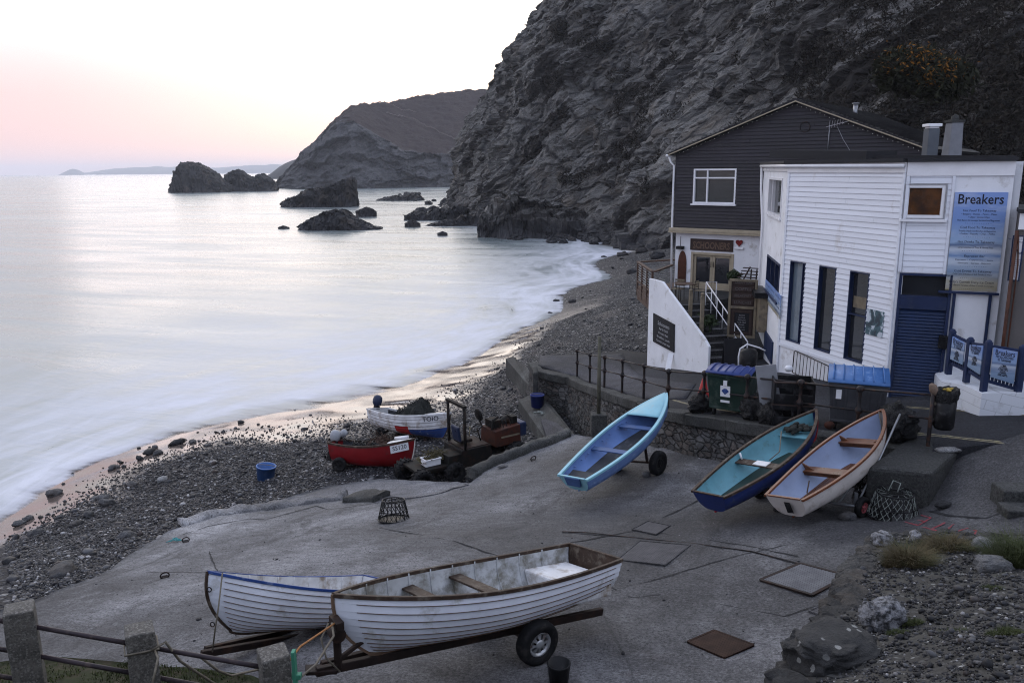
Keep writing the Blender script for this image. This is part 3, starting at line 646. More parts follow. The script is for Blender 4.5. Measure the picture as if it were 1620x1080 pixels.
def headland():
    base = [(405, 297), (440, 296), (470, 296), (520, 296), (580, 297), (640, 298), (700, 299), (780, 300), (860, 300)]
    ridge = [(405, 297), (440, 290), (455, 268), (478, 245), (500, 222), (520, 200), (540, 178), (556, 167), (580, 163), (600, 163), (625, 160), (660, 152), (700, 146), (740, 142), (780, 140), (860, 136)]
    nu, nv = 420, 150; px = np.linspace(405, 860, nu)
    by = np.interp(px, *zip(*base)); ry = np.interp(px, *zip(*ridge)); V = []; ST = []
    for i, x in enumerate(px):
        frac = np.clip((x-440)/130., 0, 1)
        # share of the outline that is cliff: all of it at the seaward end, the lowest third further in
        cl = np.interp(x, [440, 520, 560, 640, 700, 860], [1., .95, .8, .42, .36, .36])
        top = by[i]+(ry[i]-by[i])*cl
        d0 = np.interp(x, [405, 470, 560, 700, 860], [600, 575, 560, 590, 640])
        for j in range(nv):
            t = j/(nv-1)
            if t < .45: q = t/.45; y = by[i]+2+(top-by[i]-2)*q; d = d0+q*(14+20*cl); st = 1.
            elif t < .9: q = (t-.45)/.45; y = top+(ry[i]-top)*q; d = d0+14+20*cl+q*(150*(1-cl)+25); st = max(0, 1.0*(cl-.75)*4*(1-q)**.5)
            else: q = (t-.9)/.1; d = d0+14+20*cl+150*(1-cl)+25+q*160; y = None; st = 0
            if y is not None: p = Pd(x, y, d); zt = p.z
            else:
                p = Pd(x, ry[i], d); p.z = zt-(zt+5)*q**1.5
            V.append(p); ST.append(st)
    V = np.array([p[:] for p in V]); ST = np.array(ST)
    dn = (facets(V, (30, 30, 18), 1., 5)*9+facets(V, (11, 11, 6), 1., 6)*4)*ST+4*(ridged(V/np.array([34, 34, 16.]), 5)-.4)*ST+5*fbm(V/40., 3)*ST+1.2*fbm(V/12., 3)
    V[:, 1] -= dn; V[:, 2] += 1.4*fbm(V/9., 4)*np.clip(V[:, 2]/10, 0, 1)
    o = np_mesh('hill', V, grid_faces(nu, nv), M_HEAD, True); add_attr(o, 'steep', ST); tag(o, kind='structure')
    return V.reshape(nu, nv, 3)
HV = headland()
def head_pt(px, t):
    i = int(np.clip((px-405)/455*(len(HV)-1), 0, len(HV)-1)); return Vector(HV[i, int(t*149)])
# worn footpaths on the heath: draped ribbons
def footpath(L, w):
    mb = MB(); vs = []; n = 60; ps = np.linspace(L[0][0], L[-1][0], n); ts = np.interp(ps, [a for a, b in L], [b for a, b in L])
    for p, t in zip(ps, ts):
        c = head_pt(p, t); vs += [c+Vector((0, -2.2, .5)), c+Vector((0, -2.2+w*.3, .6+w))]
    mb.add(vs, [(2*i, 2*i+2, 2*i+3, 2*i+1) for i in range(n-1)]); return tag(mb.build('path', M_PATH, recalc=False), kind='structure')
footpath([(612, .77), (640, .74), (700, .60), (735, .52), (790, .47)], .8)
footpath([(600, .89), (625, .84), (640, .80), (660, .77)], .6)
def far_land(name, L, d, thick, kind='structure', label=None, cat=None):
    """hump of land whose outline is listed as (px, py of crest); foot on the water"""
    n = 120; px = np.linspace(L[0][0], L[-1][0], n); cy = np.interp(px, *zip(*L)); V = []; m = 14
    for x, y in zip(px, cy):
        top = Pd(x, y, d).z; c = Pd(x, 275, d)
        for j in range(m):
            a = math.pi*j/(m-1); V.append((c.x, c.y-math.cos(a)*thick, -2+max(.5, top+2)*math.sin(a)**.8))
    V = np.array(V); V[:, 2] += fbm(V/(thick*.25), 4)*thick*.02*np.clip(V[:, 2]/5, 0, 1)
    o = np_mesh(name, V, grid_faces(n, m), M_FARLAND); return tag(o, label, cat, kind=kind)
far_land('hills', [(150, 275), (172, 270.5), (195, 266.5), (225, 264.5), (245, 263.5), (270, 264.5), (300, 264.5), (340, 266), (372, 264), (400, 262), (440, 260.5), (480, 260), (520, 260)], 8900, 500)
far_land('island', [(97, 276), (104, 272), (112, 268), (117, 267), (124, 269), (134, 275)], 8000, 60)
far_land('island', [(154, 275), (160, 273), (164, 275)], 8000, 20)
far_land('headland', [(436, 277), (448, 268), (456, 260), (464, 255), (480, 250), (520, 240)], 1500, 90)
# --- rocks in the sea
def sea_rock(name, px0, px1, ybase, outline, d, depthf, label, cat='sea rock', mat=None, group=None, seed=1, sub=(150, 44)):
    """rock mass: outline of the crest, real thickness in depth"""
    n, m = sub; px = np.linspace(px0, px1, n); cy = np.interp(px, *zip(*outline)); V = []; w = Pd(px1, 300, d).x-Pd(px0, 300, d).x; th = w*depthf
    for i, (x, y) in enumerate(zip(px, cy)):
        top = Pd(x, y, d).z; c = Pd(x, ybase, d); e = math.sqrt(max(0.02, 1-abs(2*i/(n-1)-1)**3))
        for j in range(m):
            a = math.pi*j/(m-1); ss = math.sin(a); zz = -1.2+max(.15, top+1.2)*(1-(1-ss)**2.2)
            V.append((c.x, c.y-math.cos(a)*th*e*.5, zz))
    V = np.array(V); k = w/14.
    a = R(-22); Q = np.c_[V[:, 0]*math.cos(a)+V[:, 2]*math.sin(a), V[:, 1], -V[:, 0]*math.sin(a)+V[:, 2]*math.cos(a)]
    fa = facets(Q, (3.2*k, 2.6*k, 1.4*k), 1., seed)*1.1+facets(Q, (1.2*k, 1.*k, .5*k), 1., seed+50)*.45
    V[:, 2] += k*fa*.3*np.clip((V[:, 2]+.3)/(1.5*k), 0, 1); V[:, 1] -= k*fa*.9
    V[:, 1] -= k*(.5*ridged(Q/np.array([4, 3, 1.2])/k+seed, 4)-.3); V[:, 0] += k*.25*fbm(V/1.2/k+seed, 3)
    V[:, 2] += k*.35*ridged(Q/np.array([2., 2, .8])/k+seed*3, 4)*np.clip((V[:, 2]+.3)/(1.2*k), 0, 1)-.1*k
    o = np_mesh(name, V, grid_faces(n, m), mat or M_SEAROCK, False)
    c = Pd((px0+px1)/2, ybase, d); c = Vector((c.x, c.y, 0)); o.data.transform(Matrix.Translation(-c)); o.location = c
    return tag(o, label, cat, group)
sea_rock('sea_stack', 270, 364, 300, [(270, 299), (279, 293), (284, 287), (287, 270), (292, 263), (302, 259), (314, 260), (324, 265), (334, 270), (343, 277), (352, 287), (364, 297)], 500, .7, 'tallest dark sea stack with a broad ragged top, farthest from the shore', seed=2)
sea_rock('sea_stack', 346, 440, 298, [(346, 293), (360, 282), (370, 274), (380, 271), (390, 275), (398, 283), (408, 280), (418, 278), (428, 284), (436, 291), (440, 297)], 520, .5, 'low twin-humped dark rock between the tall sea stack and the headland', seed=5)
sea_rock('sea_stack', 445, 567, 325, [(445, 323), (460, 317), (478, 311), (486, 305), (500, 302), (520, 296), (540, 290), (555, 285), (563, 285), (566, 300), (567, 322)], 281, .55, 'wedge-shaped dark rock rising to a blunt right end below the far headland', seed=3)
sea_rock('sea_rock', 472, 606, 361, [(472, 358), (490, 352), (512, 342), (532, 335), (548, 337), (560, 346), (575, 354), (590, 358), (606, 360)], 170, .5, 'low pointed black rock awash in the middle of the bay', seed=8)
sea_rock('sea_rock', 563, 596, 337, [(563, 335), (572, 331), (580, 328), (590, 331), (596, 336)], 215, .6, 'small dark rock behind the low pointed rock in the bay', seed=9, sub=(30, 14))
sea_rock('sea_rock', 440, 458, 361, [(440, 360), (448, 357), (458, 360)], 172, .6, 'tiny black rock awash just left of the low pointed rock', seed=10, sub=(20, 12))
sea_rock('sea_rock', 640, 665, 356, [(640, 354), (648, 349), (655, 348), (665, 354)], 175, .6, 'small black rock standing alone in the shallows off the cliff', seed=11, sub=(24, 12))
sea_rock('sea_rock', 692, 708, 370, [(692, 369), (700, 366), (708, 369)], 150, .6, 'tiny rock awash nearest the cliff shelf', seed=12, sub=(20, 12))
sea_rock('cliff_shelf', 758, 1010, 372, [(758, 360), (763, 345), (785, 318), (810, 314), (840, 321), (880, 330), (920, 340), (960, 345), (985, 352), (1010, 362)], 147, .3, 'long pale-topped shelf of layered rock along the foot of the cliff', 'rock shelf', mat=M_CLIFF, seed=14, sub=(200, 40))
sea_rock('reef', 596, 672, 317, [(596, 316), (612, 313), (628, 311), (640, 312), (652, 309), (666, 311), (672, 316)], 330, .35, 'low broken reef of dark rock awash far off the end of the cliff', seed=31, sub=(80, 16))
sea_rock('reef', 640, 770, 343, [(640, 342), (660, 338), (674, 339), (690, 333), (706, 335), (722, 328), (742, 326), (760, 326), (770, 340)], 200, .3, 'jagged dark ledge of reef running out from the cliff corner', seed=32, sub=(110, 18))
sea_rock('reef', 672, 775, 358, [(672, 357), (690, 353), (704, 350), (716, 351), (730, 344), (748, 341), (764, 338), (775, 352)], 178, .3, 'low dark reef of broken rock just in front of the cliff corner', seed=33, sub=(110, 18))
def boulder_field():
    rg = np.random.default_rng(21); k = 0
    spots = []
    for _ in range(34): spots.append((rg.uniform(655, 770), rg.uniform(318, 352), rg.uniform(.7, 2.2), 0))
    for _ in range(14): spots.append((rg.uniform(615, 665), rg.uniform(308, 318), rg.uniform(.8, 1.8), 0))
    for _ in range(60):
        t = rg.uniform(0, 1); spots.append((800+250*t, 368+14*t+rg.normal()*5+5, rg.uniform(.35, 1.25), max(0, beach_fn(0, 0)*0)))
    for _ in range(46): t = rg.uniform(0, 1); spots.append((690+330*t, 338+40*t+rg.normal()*6, rg.uniform(.8, 2.4)*(1.15-.6*t), 0))
    for px, py, s, z in spots:
        p = Pz(px, py, .2); z = max(-.1, beach_fn(p.x, p.y)); p = Pz(px, py, max(0, z)); mb = MB()
        mb.lump((0, 0, .25*s), (s, s*.8, s*.62), seed=k, sub=3, amp=.25, fr=1.2, fac=.55, M=Matrix.Rotation(rg.uniform(0, 6), 3, 'Z').to_4x4(), smooth=False)
        o = mb.build('boulder', M_SEAROCK); o.location = (p.x, p.y, p.z); k += 1
        tag(o, 'dark wet boulder fallen at the foot of the cliff by the water', 'boulder', 'boulders at the foot of the cliff')
boulder_field()
def beach_boulders():
    L = [(86, 783, .26, 'biggest rounded boulder standing in the wet sand at the low corner of the bay'), (45, 822, .16, None), (20, 770, .12, None), (95, 820, .14, None), (150, 790, .15, None), (163, 790, .2, None), (120, 830, .16, None), (210, 768, .2, None), (250, 718, .18, None), (305, 700, .16, None),
         (200, 850, .2, None), (100, 908, .32, 'long brown boulder half sunk in the shingle beside the slipway edge'), (170, 797, .22, None), (60, 845, .2, None), (245, 708, .13, None), (30, 830, .17, None), (140, 815, .18, None), (330, 706, .14, None), (257, 760, .18, 'pale flat boulder on the shingle above the wet sand'), (185, 740, .13, None), (75, 765, .13, None), (300, 650, .12, None)]
    for k, (px, py, s, lab) in enumerate(L):
        p = hit(px, py, beach_fn); mb = MB(); mb.lump((0, 0, .3*s), (s*1.25, s*.9, s*.62), seed=40+k, sub=3, amp=.2, fr=1., fac=.25)
        o = mb.build('beach_stone', M_PALESTONE if lab and 'pale' in lab else M_BOULDER); o.location = p; o.rotation_euler = (0, 0, k*1.3)
        tag(o, lab or 'dark rounded stone lying on the wet sand near the tide line', 'stone', 'stones on the wet sand')
    for k, (px, py, s) in enumerate([(1000, 432, .5), (985, 405, .6), (955, 408, .35), (938, 400, .5), (905, 478, .3), (880, 478, .28), (1015, 400, .7), (1040, 408, .8), (1025, 385, .9), (870, 498, .25), (975, 395, .45)]):
        p = hit(px, py, beach_fn); mb = MB(); mb.lump((0, 0, .3*s), (s*1.2, s*.9, s*.7), seed=70+k, sub=3, amp=.35)
        o = mb.build('boulder', M_SEAROCK); o.location = p; tag(o, 'dark boulder at the far end of the shingle below the cliff', 'boulder', 'boulders at the far end of the beach')
beach_boulders()
# --- scrub on the cliff and the flowering gorse
M_SCRUB = worn('scrub leaves', (.014, .012, .009), .9, .5, 1.5, (.022, .016, .010), .5, .8)
M_GORSE = worn('gorse leaves', (.018, .02, .010), .9, .5, 1.5)
M_FLOWER = worn('gorse flowers', (.20, .085, .012), .8, .3, 3)
def leaf_cloud(P, nrm, size, per, spread, rg):
    n = len(P)*per; C = np.repeat(P, per, axis=0)+rg.normal(size=(n, 3))*spread
    A = rg.normal(size=(n, 3)); A /= np.linalg.norm(A, axis=1)[:, None]; B = np.cross(A, rg.normal(size=(n, 3))); B /= np.linalg.norm(B, axis=1)[:, None]
    s = size*rg.uniform(.5, 1.4, n)[:, None]; V = np.stack([C-A*s, C+B*s*.35, C+A*s, C-B*s*.35], 1).reshape(-1, 3); return V, np.arange(n*4).reshape(-1, 4)
def scrub():
    rg = np.random.default_rng(31); nu, nv = CL.shape[:2]; pts = CL.reshape(-1, 3)
    m = fbm(pts/np.array([9., 9., 5.])+3, 4); x = pts[:, 0]; y = pts[:, 1]; px = 810+F*x/y
    q = (pts[:, 2]-12)/y; py = 540-F*(q/math.cos(PITCH)+math.tan(PITCH))       # rough picture height
    right = np.clip((px-1230)/200., 0, 1)
    dens = np.where(m > .42-.95*right, 1, 0)*(y > 20)*(px > 840)*(px < 1800)*(py < 330)*(pts[:, 2] > 8)
    idx = np.where(dens > 0)[0]; idx = rg.choice(idx, min(len(idx), 24000), replace=False)
    V, Fq = leaf_cloud(pts[idx]+np.array([-.2, -.35, .15]), None, .26, 6, .38, rg)
    o = np_mesh('scrub', V, Fq, M_SCRUB, False); tag(o, 'dark scrub and ivy covering ledges of the cliff behind the buildings', 'scrub', kind='stuff')
scrub()
def gorse(px, py, d, r, label, flowers=True, seed=1):
    rg = np.random.default_rng(seed); c = Pd(px, py, d); root = thing('gorse_bush', label, 'bush', c)
    u = rg.normal(size=(420, 3)); u /= np.linalg.norm(u, axis=1)[:, None]; P = u*np.array([r*1.35, r*.9, r*.75])*rg.uniform(.55, 1.05, 420)[:, None]*(1+.25*fbm(u*2.2+seed, 2))[:, None]
    V, Fq = leaf_cloud(P, None, .22, 22, .22, rg); o = np_mesh('foliage', V, Fq, M_GORSE, False); o.parent = root
    top = P[(P[:, 2] > -r*.1) & (P[:, 1] < r*.5)]; top = top*1.05
    if flowers:
        pick = top[fbm(top/1.1+seed*5, 2) > .0]
        V, Fq = leaf_cloud(pick, None, .13, 16, .26, rg); o = np_mesh('blossom', V, Fq, M_FLOWER, False); o.parent = root
    mb = MB()
    for k in range(7):
        a = rg.uniform(0, 6.28); mb.tube([(0, 0, -r*1.1), (math.cos(a)*r*.3, math.sin(a)*r*.3, -r*.3), (math.cos(a)*r*.7, math.sin(a)*r*.6, r*.3)], [.09, .06, .03], 6)
    mb.build('stem', M_SCRUB, root)
gorse(1440, 112, 50, 1.5, 'flowering gorse bush with orange-yellow blossom on the cliff above the roofs', seed=3)
gorse(1490, 126, 49, 1.2, 'smaller gorse bush with sparse yellow blossom beside the larger flowering one', seed=6)
# ============================================================ BUILDINGS
M_WHITE = worn('white painted render', (.70, .71, .74), .6, .10, 1.2, (.40, .38, .36), .18, 1.6, .25, 45)
M_WSIDE = None
def boards_mat(name, c, rough, var, pitch, dirt, amt):
    t = MT(name); n = t.noise(1.0, 4, .6, t.pos, stretch=(.22, .22, 1/pitch)); d = t.noise(1.4, 8, .7, t.pos, stretch=(1, 1, .45)); f = t.noise(40, 4, .6, t.pos, stretch=(.15, .15, 1))
    col = t.mix(t.ramp(n, [(.3, 0), (.7, 1)]), k3(c, 1-var), k3(c, 1+var)); col = t.mix(t.ramp(d, [(.64-.2*amt, 0), (.78-.1*amt, .8)]), col, dirt); return t.out(col, t.ramp(n, [(.3, rough-.1), (.7, rough+.1)]), t.bump(f, .25, .006), spec=.35)
M_DARKSIDE = boards_mat('dark stained boards', (.021, .019, .024), .6, .6, .145, (.040, .034, .036), .5)
M_WSIDE = boards_mat('white painted boards', (.66, .68, .73), .5, .10, .15, (.36, .31, .26), .34)
M_UPVC = worn('white window frame', (.70, .70, .72), .35, .08, 3)
M_NAVY = worn('navy paint', (.016, .026, .068), .5, .25, 2, (.03, .04, .07), .3, 3)
M_SHUT = worn('navy shutter', (.015, .030, .080), .45, .25, 1.4, (.03, .04, .07), .3, 3)
M_BLACKIRON = worn('black iron', (.018, .016, .017), .5, .4, 5, (.06, .03, .02), .5, 6, .3, 50)
M_GALV = worn('galvanised steel', (.30, .31, .33), .4, .2, 5, (.16, .13, .11), .3, 6, .1, 60, metal=.7)
M_SLATE = worn('roof slates', (.016, .015, .018), .55, .4, 1.5, (.06, .06, .055), .5, 1.5, .5, 12)
M_FELT = worn('roof felt', (.025, .025, .028), .8, .3, 2)
M_TAN = worn('tan render', (.105, .095, .09), .8, .15, 1.2, (.07, .06, .055), .3, 1.5)
M_TIMBER = worn('weathered timber', (.20, .165, .115), .75, .3, 4, (.10, .085, .07), .45, 5, .3, 40)
M_DECK = worn('deck timber', (.085, .052, .038), .7, .35, 4, (.08, .05, .04), .5, 5, .3, 40)
M_DOORWOOD = worn('cream joinery', (.34, .29, .21), .5, .15, 4)
M_VARN = worn('dark varnish', (.075, .028, .016), .4, .35, 4, (.03, .015, .01), .4, 6)
M_BRWOOD = worn('brown board', (.045, .030, .026), .7, .3, 5)
M_CHALK = worn('chalkboard', (.014, .014, .017), .7, .25, 6)
M_CHALKW = worn('chalk', (.34, .34, .36), .9, .2, 20)
M_BLACK = worn('black plastic', (.007, .007, .008), .45, .3, 4, (.04, .04, .042), .35, 5)
M_WRITE = worn('black lettering', (.015, .016, .025), .6, .2, 20)
M_WRITEN = worn('navy lettering', (.02, .03, .10), .6, .2, 20)
M_RED = worn('red paint', (.35, .02, .02), .45, .25, 3, (.12, .03, .03), .35, 5)
M_LAMPGLASS = worn('pale bulb glass', (.5, .5, .45), .2)
M_STEPC = m_concrete('step concrete', (.045, .046, .048), pale=(.10, .10, .10), dark=(.02, .02, .021))
M_ORANGEGLOW = worn('amber glow tint', (.10, .038, .010), .25, .5, 1.5, (.02, .012, .01), .5, 1.2)  # warm glow of the upper window put into the pane colour
def m_glass(name, tint=(.016, .018, .022), rough=.06):
    t = MT(name); n = t.noise(1.2, 4, .6, t.pos)
    return t.out(t.mix(n, k3(tint, .5), k3(tint, 1.6)), rough, t.bump(n, .05, .05), spec=.6)
M_GLASS = m_glass('dark window glass'); M_GLASSG = m_glass('curtained window glass', (.022, .025, .024), .08); M_GLASSB = m_glass('pale blind behind glass', (.12, .15, .18), .15)
def m_rubble():
    t = MT('rubble masonry'); st = (1, 1, 1.9)
    w = t.mix(.06, t.pos, t.noise(4, 3, .6, t.pos), 'ADD')
    e = t.voro(3.6, 'DISTANCE_TO_EDGE', w, stretch=st); c = t.voro(3.6, 'F1', w, 'Color', stretch=st); f = t.noise(26, 6, .7, t.pos)
    col = t.mix(t.sep(c)[0], (.022, .022, .022), (.12, .116, .112)); col = t.mix(t.ramp(t.sep(c)[1], [(.7, 0), (.8, .5)]), col, (.085, .06, .045))
    col = t.mix(t.ramp(f, [(.35, .6), (.6, 0)]), col, (.02, .02, .02)); col = t.mix(t.ramp(e, [(.02, .85), (.07, 0)]), col, (.014, .013, .013))
    col = t.mix(t.ramp(t.noise(1.1, 6, .7, t.pos), [(.56, 0), (.7, .45)]), col, (.24, .24, .235))
    return t.out(col, .85, t.bump(f, .6, .03, t.bump(t.ramp(e, [(0, 0), (.12, 1)]), 1., .12)))
M_RUBBLE = m_rubble()
def text_geo(body, size, align='CENTER', bold=0, shear=0, width=None):
    c = bpy.data.curves.new('lettering', 'FONT'); c.body = body; c.size = size; c.align_x = align; c.offset = bold; c.shear = shear; c.resolution_u = 2
    o = bpy.data.objects.new('lettering', c); COL.objects.link(o)
    me = bpy.data.meshes.new_from_object(o); V = [v.co.copy() for v in me.vertices]; Fc = [tuple(p.vertices) for p in me.polygons]
    bpy.data.objects.remove(o); bpy.data.curves.remove(c); bpy.data.meshes.remove(me)
    if width and V:
        x0 = min(v.x for v in V); x1 = max(v.x for v in V); k = width/max(1e-6, x1-x0)
        for v in V: v.x *= k
    return V, Fc
class Fac:
    def __init__(s, A, B):
        s.A = Vector(A[:2]); s.B = Vector(B[:2]); s.u = (s.B-s.A).normalized(); s.L = (s.B-s.A).length; s.n = Vector((s.u.y, -s.u.x))
        s.U = Vector((s.u.x, s.u.y, 0)); s.Nn = Vector((s.n.x, s.n.y, 0))
    def P(s, a, z, off=0): p = s.A+s.u*a+s.n*off; return Vector((p.x, p.y, z))
    def sp(s, px, py, off=0):
        r = ray(px, py); n3 = s.Nn; A = Vector((s.A.x, s.A.y, 0))+n3*off; t = (A-CAM).dot(n3)/r.dot(n3); p = CAM+r*t
        return (Vector((p.x, p.y))-s.A).dot(s.u), p.z
    def rect(s, x0, y0, x1, y1, off=0):
        a, b = s.sp(x0, y0, off), s.sp(x1, y1, off); return min(a[0], b[0]), max(a[0], b[0]), min(a[1], b[1]), max(a[1], b[1])
    def box(s, mb, s0, s1, z0, z1, o0, o1, mi=0):
        mb.hexa([s.P(s0, z0, o1), s.P(s1, z0, o1), s.P(s1, z0, o0), s.P(s0, z0, o0), s.P(s0, z1, o1), s.P(s1, z1, o1), s.P(s1, z1, o0), s.P(s0, z1, o0)], mi)
    def frame(s, mb, r, w, o0, o1):
        s0, s1, z0, z1 = r; s.box(mb, s0, s0+w, z0, z1, o0, o1); s.box(mb, s1-w, s1, z0, z1, o0, o1); s.box(mb, s0+w, s1-w, z0, z0+w, o0, o1); s.box(mb, s0+w, s1-w, z1-w, z1, o0, o1)
    def wall(s, mb, s0, s1, z0, z1, ops, th=.25):
        S_ = sorted({s0, s1}|{x for o in ops for x in o[:2] if s0 < x < s1}); Z_ = sorted({z0, z1}|{x for o in ops for x in o[2:] if z0 < x < z1})
        for i in range(len(S_)-1):
            run = None
            for j in range(len(Z_)-1):
                a, b = (S_[i]+S_[i+1])/2, (Z_[j]+Z_[j+1])/2; solid = not any(o[0] < a < o[1] and o[2] < b < o[3] for o in ops)
                if solid: run = [Z_[j], Z_[j+1]] if run is None else [run[0], Z_[j+1]]
                if (not solid or j == len(Z_)-2) and run: s.box(mb, S_[i], S_[i+1], run[0], run[1], -th, 0); run = None
    def boards(s, mb, s0, s1, z0, z1, pitch, ops=(), top=None, th=.024, base=.003, rnd=0):
        z = z0
        while z < z1-.01:
            ze = min(z+pitch, z1); m = (z+ze)/2; a0, a1 = s0, s1
            if top: a0, a1 = top(ze)
            cuts = [(a0, a1)]
            for o in ops:
                if o[2] < m < o[3]:
                    nc = []
                    for a, b in cuts:
                        if o[1] <= a or o[0] >= b: nc.append((a, b)); continue
                        if o[0] > a: nc.append((a, o[0]))
                        if o[1] < b: nc.append((o[1], b))
                    cuts = nc
            for a, b in cuts:
                # random butt joints
                xs = [a]+([random.uniform(a+.3, b-.3)] if rnd and b-a > 3 and random.random() < .5 else [])+[b]
                for p, q in zip(xs[:-1], xs[1:]):
                    if q-p < .02: continue
                    q2 = q-(.006 if q != b else 0); t_ = th+random.uniform(-1, 1)*rnd
                    mb.hexa([s.P(p, z, t_), s.P(q2, z, t_), s.P(q2, z, base), s.P(p, z, base), s.P(p, ze, base+.006), s.P(q2, ze, base+.006), s.P(q2, ze, base), s.P(p, ze, base)])
            z = ze
    def text(s, mb, a, z, body, size, off=.02, align='CENTER', bold=0, width=None, shear=0):
        V, Fc = text_geo(body, size, align, bold, shear, width); mb.add([s.P(a+v.x, z+v.y, off) for v in V], Fc)
    def window(s, name, r, parent, fw=.06, bars=(), glass=M_GLASS, frame=M_UPVC, sill=None, dep=-.09, label=None, fo=.03):
        s0, s1, z0, z1 = r; mb = MB(); s.frame(mb, r, fw, dep-.05, fo)
        for kind, q, a, b in bars:
            if kind == 'v': s.box(mb, s0+(s1-s0)*q-fw*.42, s0+(s1-s0)*q+fw*.42, z0+fw+(z1-z0-2*fw)*a, z0+fw+(z1-z0-2*fw)*b, dep-.03, fo-.012)
            else: s.box(mb, s0+fw+(s1-s0-2*fw)*a, s0+fw+(s1-s0-2*fw)*b, z0+(z1-z0)*q-fw*.42, z0+(z1-z0)*q+fw*.42, dep-.03, fo-.014)
        w = mb.build(name, frame, parent, True, .006, label=label)
        g = MB(); s.box(g, s0+fw*.5, s1-fw*.5, z0+fw*.5, z1-fw*.5, dep-.02, dep); g.build('glass', glass, w, True)
        if sill:
            q = MB(); s.box(q, s0-.06, s1+.06, z0-.07, z0-.002, -.05, sill); q.build('sill', frame, w, True, .006)
        return w
# ------------------------------------------------------------ dark boarded house above the steps
HF = Fac(Pd(1068, 300, 36), Pd(1460, 243, 29.8))
EAVE = HF.sp(1068, 244)[1]; APX, APZ = HF.sp(1262, 162); SOF = 9.28; FLR = 6.67; HD = 12.0
hA = HF.P(HF.L/2, FLR, -HD/2)
house = thing('boarded_house', 'dark timber-boarded gabled house with a white ground floor above the steps', 'house', hA)
win = HF.rect(1098, 266, 1163, 325); win = (win[0], win[1], HF.sp(1098, 322)[1], HF.sp(1130, 267)[1])
mb = MB(); HF.wall(mb, 0, HF.L, SOF, EAVE, [win]); HF.box(mb, 0, .25, SOF, EAVE, -HD, -.25); HF.box(mb, HF.L-.25, HF.L, SOF, EAVE, -HD, -.25); HF.box(mb, .25, HF.L-.25, SOF, EAVE, -HD, -HD+.25)
for o0 in (-.25, -HD):
    mb.poly_prism([HF.P(0, EAVE, o0), HF.P(HF.L, EAVE, o0), HF.P(APX, APZ, o0)], HF.Nn*.25)
mb.build('wall', M_DARKSIDE, house, True)
def gtop(z):
    if z <= EAVE: return 0.0, HF.L
    k = min(1, (z-EAVE)/(APZ-EAVE)); return APX*k, HF.L+(APX-HF.L)*k
mb = MB(); HF.boards(mb, 0, HF.L, SOF, APZ-.03, .145, [win], gtop, .042, .003, .003); mb.build('cladding', M_DARKSIDE, house, True)
# white lower storey
dr = HF.rect(1094, 396, 1158, 470); door_r = (dr[0], dr[1], FLR, HF.sp(1094, 398)[1])
mb = MB(); HF.wall(mb, .12, HF.L, FLR-1.5, SOF, [door_r], .3); HF.box(mb, .12, .4, FLR-2.5, SOF, -HD, -.3)
mb.build('ground_floor_wall', M_WHITE, house, True)
mb = MB(); HF.box(mb, -.1, HF.L, SOF-.04, SOF+.1, -.1, .32); HF.box(mb, -.12, HF.L, SOF-.12, SOF-.042, .2, .31); mb.build('soffit', M_DOORWOOD, house, True, .01)
w_ = HF.window('window', win, house, .075, [('v', .33, 0, 1), ('h', .74, 0, 1)], M_GLASSG, sill=.12)
# double door
mb = MB(); s0, s1, z0, z1 = door_r; HF.frame(mb, (s0, s1, z0, z1), .11, -.2, .03); mid = (s0+s1)/2
dfr = mb.build('door_frame', M_DOORWOOD, house, True, .006)
for k, (a, b) in enumerate(((s0+.11, mid-.004), (mid+.004, s1-.11))):
    mb = MB(); HF.frame(mb, (a, b, z0+.112, z1-.112), .11, -.16, -.06); HF.box(mb, a+.11, b-.11, z0+.222, z0+.3, -.15, -.07); dl = mb.build('door', M_DOORWOOD, house, True, .005)
    g = MB(); HF.box(g, a+.09, b-.09, z0+.29, z1-.2, -.12, -.11); g.build('glass', M_GLASS, dl, True)
    g = MB(); hx = (b-.055 if k == 0 else a+.055); g.cyl(HF.P(hx, z0+1.0, -.02), HF.P(hx, z0+1.25, -.02), .014, 8); g.build('handle', M_BLACKIRON, dl, True)
# roof
def rquad(mb, e_s, e_z, sgn):
    dx = APX-e_s; dz = APZ-e_z; L = math.hypot(dx, dz); ex, ez = e_s-dx/L*.35, e_z-dz/L*.35; n_s, n_z = -dz/L*(1 if dx > 0 else -1), abs(dx)/L
    for o0, o1, t0, t1 in ((.28, -HD-.2, .02, .14),):
        c = [HF.P(ex+n_s*t0, ez+n_z*t0, o0), HF.P(APX, APZ+t0/n_z, o0), HF.P(APX, APZ+t0/n_z, o1), HF.P(ex+n_s*t0, ez+n_z*t0, o1)]
        d = [HF.P(ex+n_s*t1, ez+n_z*t1, o0), HF.P(APX, APZ+t1/n_z, o0), HF.P(APX, APZ+t1/n_z, o1), HF.P(ex+n_s*t1, ez+n_z*t1, o1)]
        mb.hexa(c+d)
    return ex, ez
mb = MB(); rquad(mb, 0, EAVE, 1); rquad(mb, HF.L, EAVE, -1); roof = mb.build('roof', M_SLATE, house, True)
mb = MB()
for k in range(26):        # slate courses standing a little proud
    f = (k+.5)/26
    for e in (0, HF.L):
        dx = APX-e; dz = APZ-EAVE; q = HF.P(e+dx*f-(.25*dx/abs(dx))*0, EAVE+dz*f+.17, .27); mb.bar(q, q-HF.Nn*(HD+.4), .09, .03)
mb.build('slate_course', M_SLATE, roof, True)
mb = MB()
for e in (0, HF.L): mb.bar(HF.P(e-(.33 if e == 0 else -.33), EAVE-.06, .285), HF.P(APX, APZ+.03, .285), .05, .042)
mb.build('bargeboard', M_DOORWOOD, house, True)
mb = MB(); rr_ = random.Random(4)
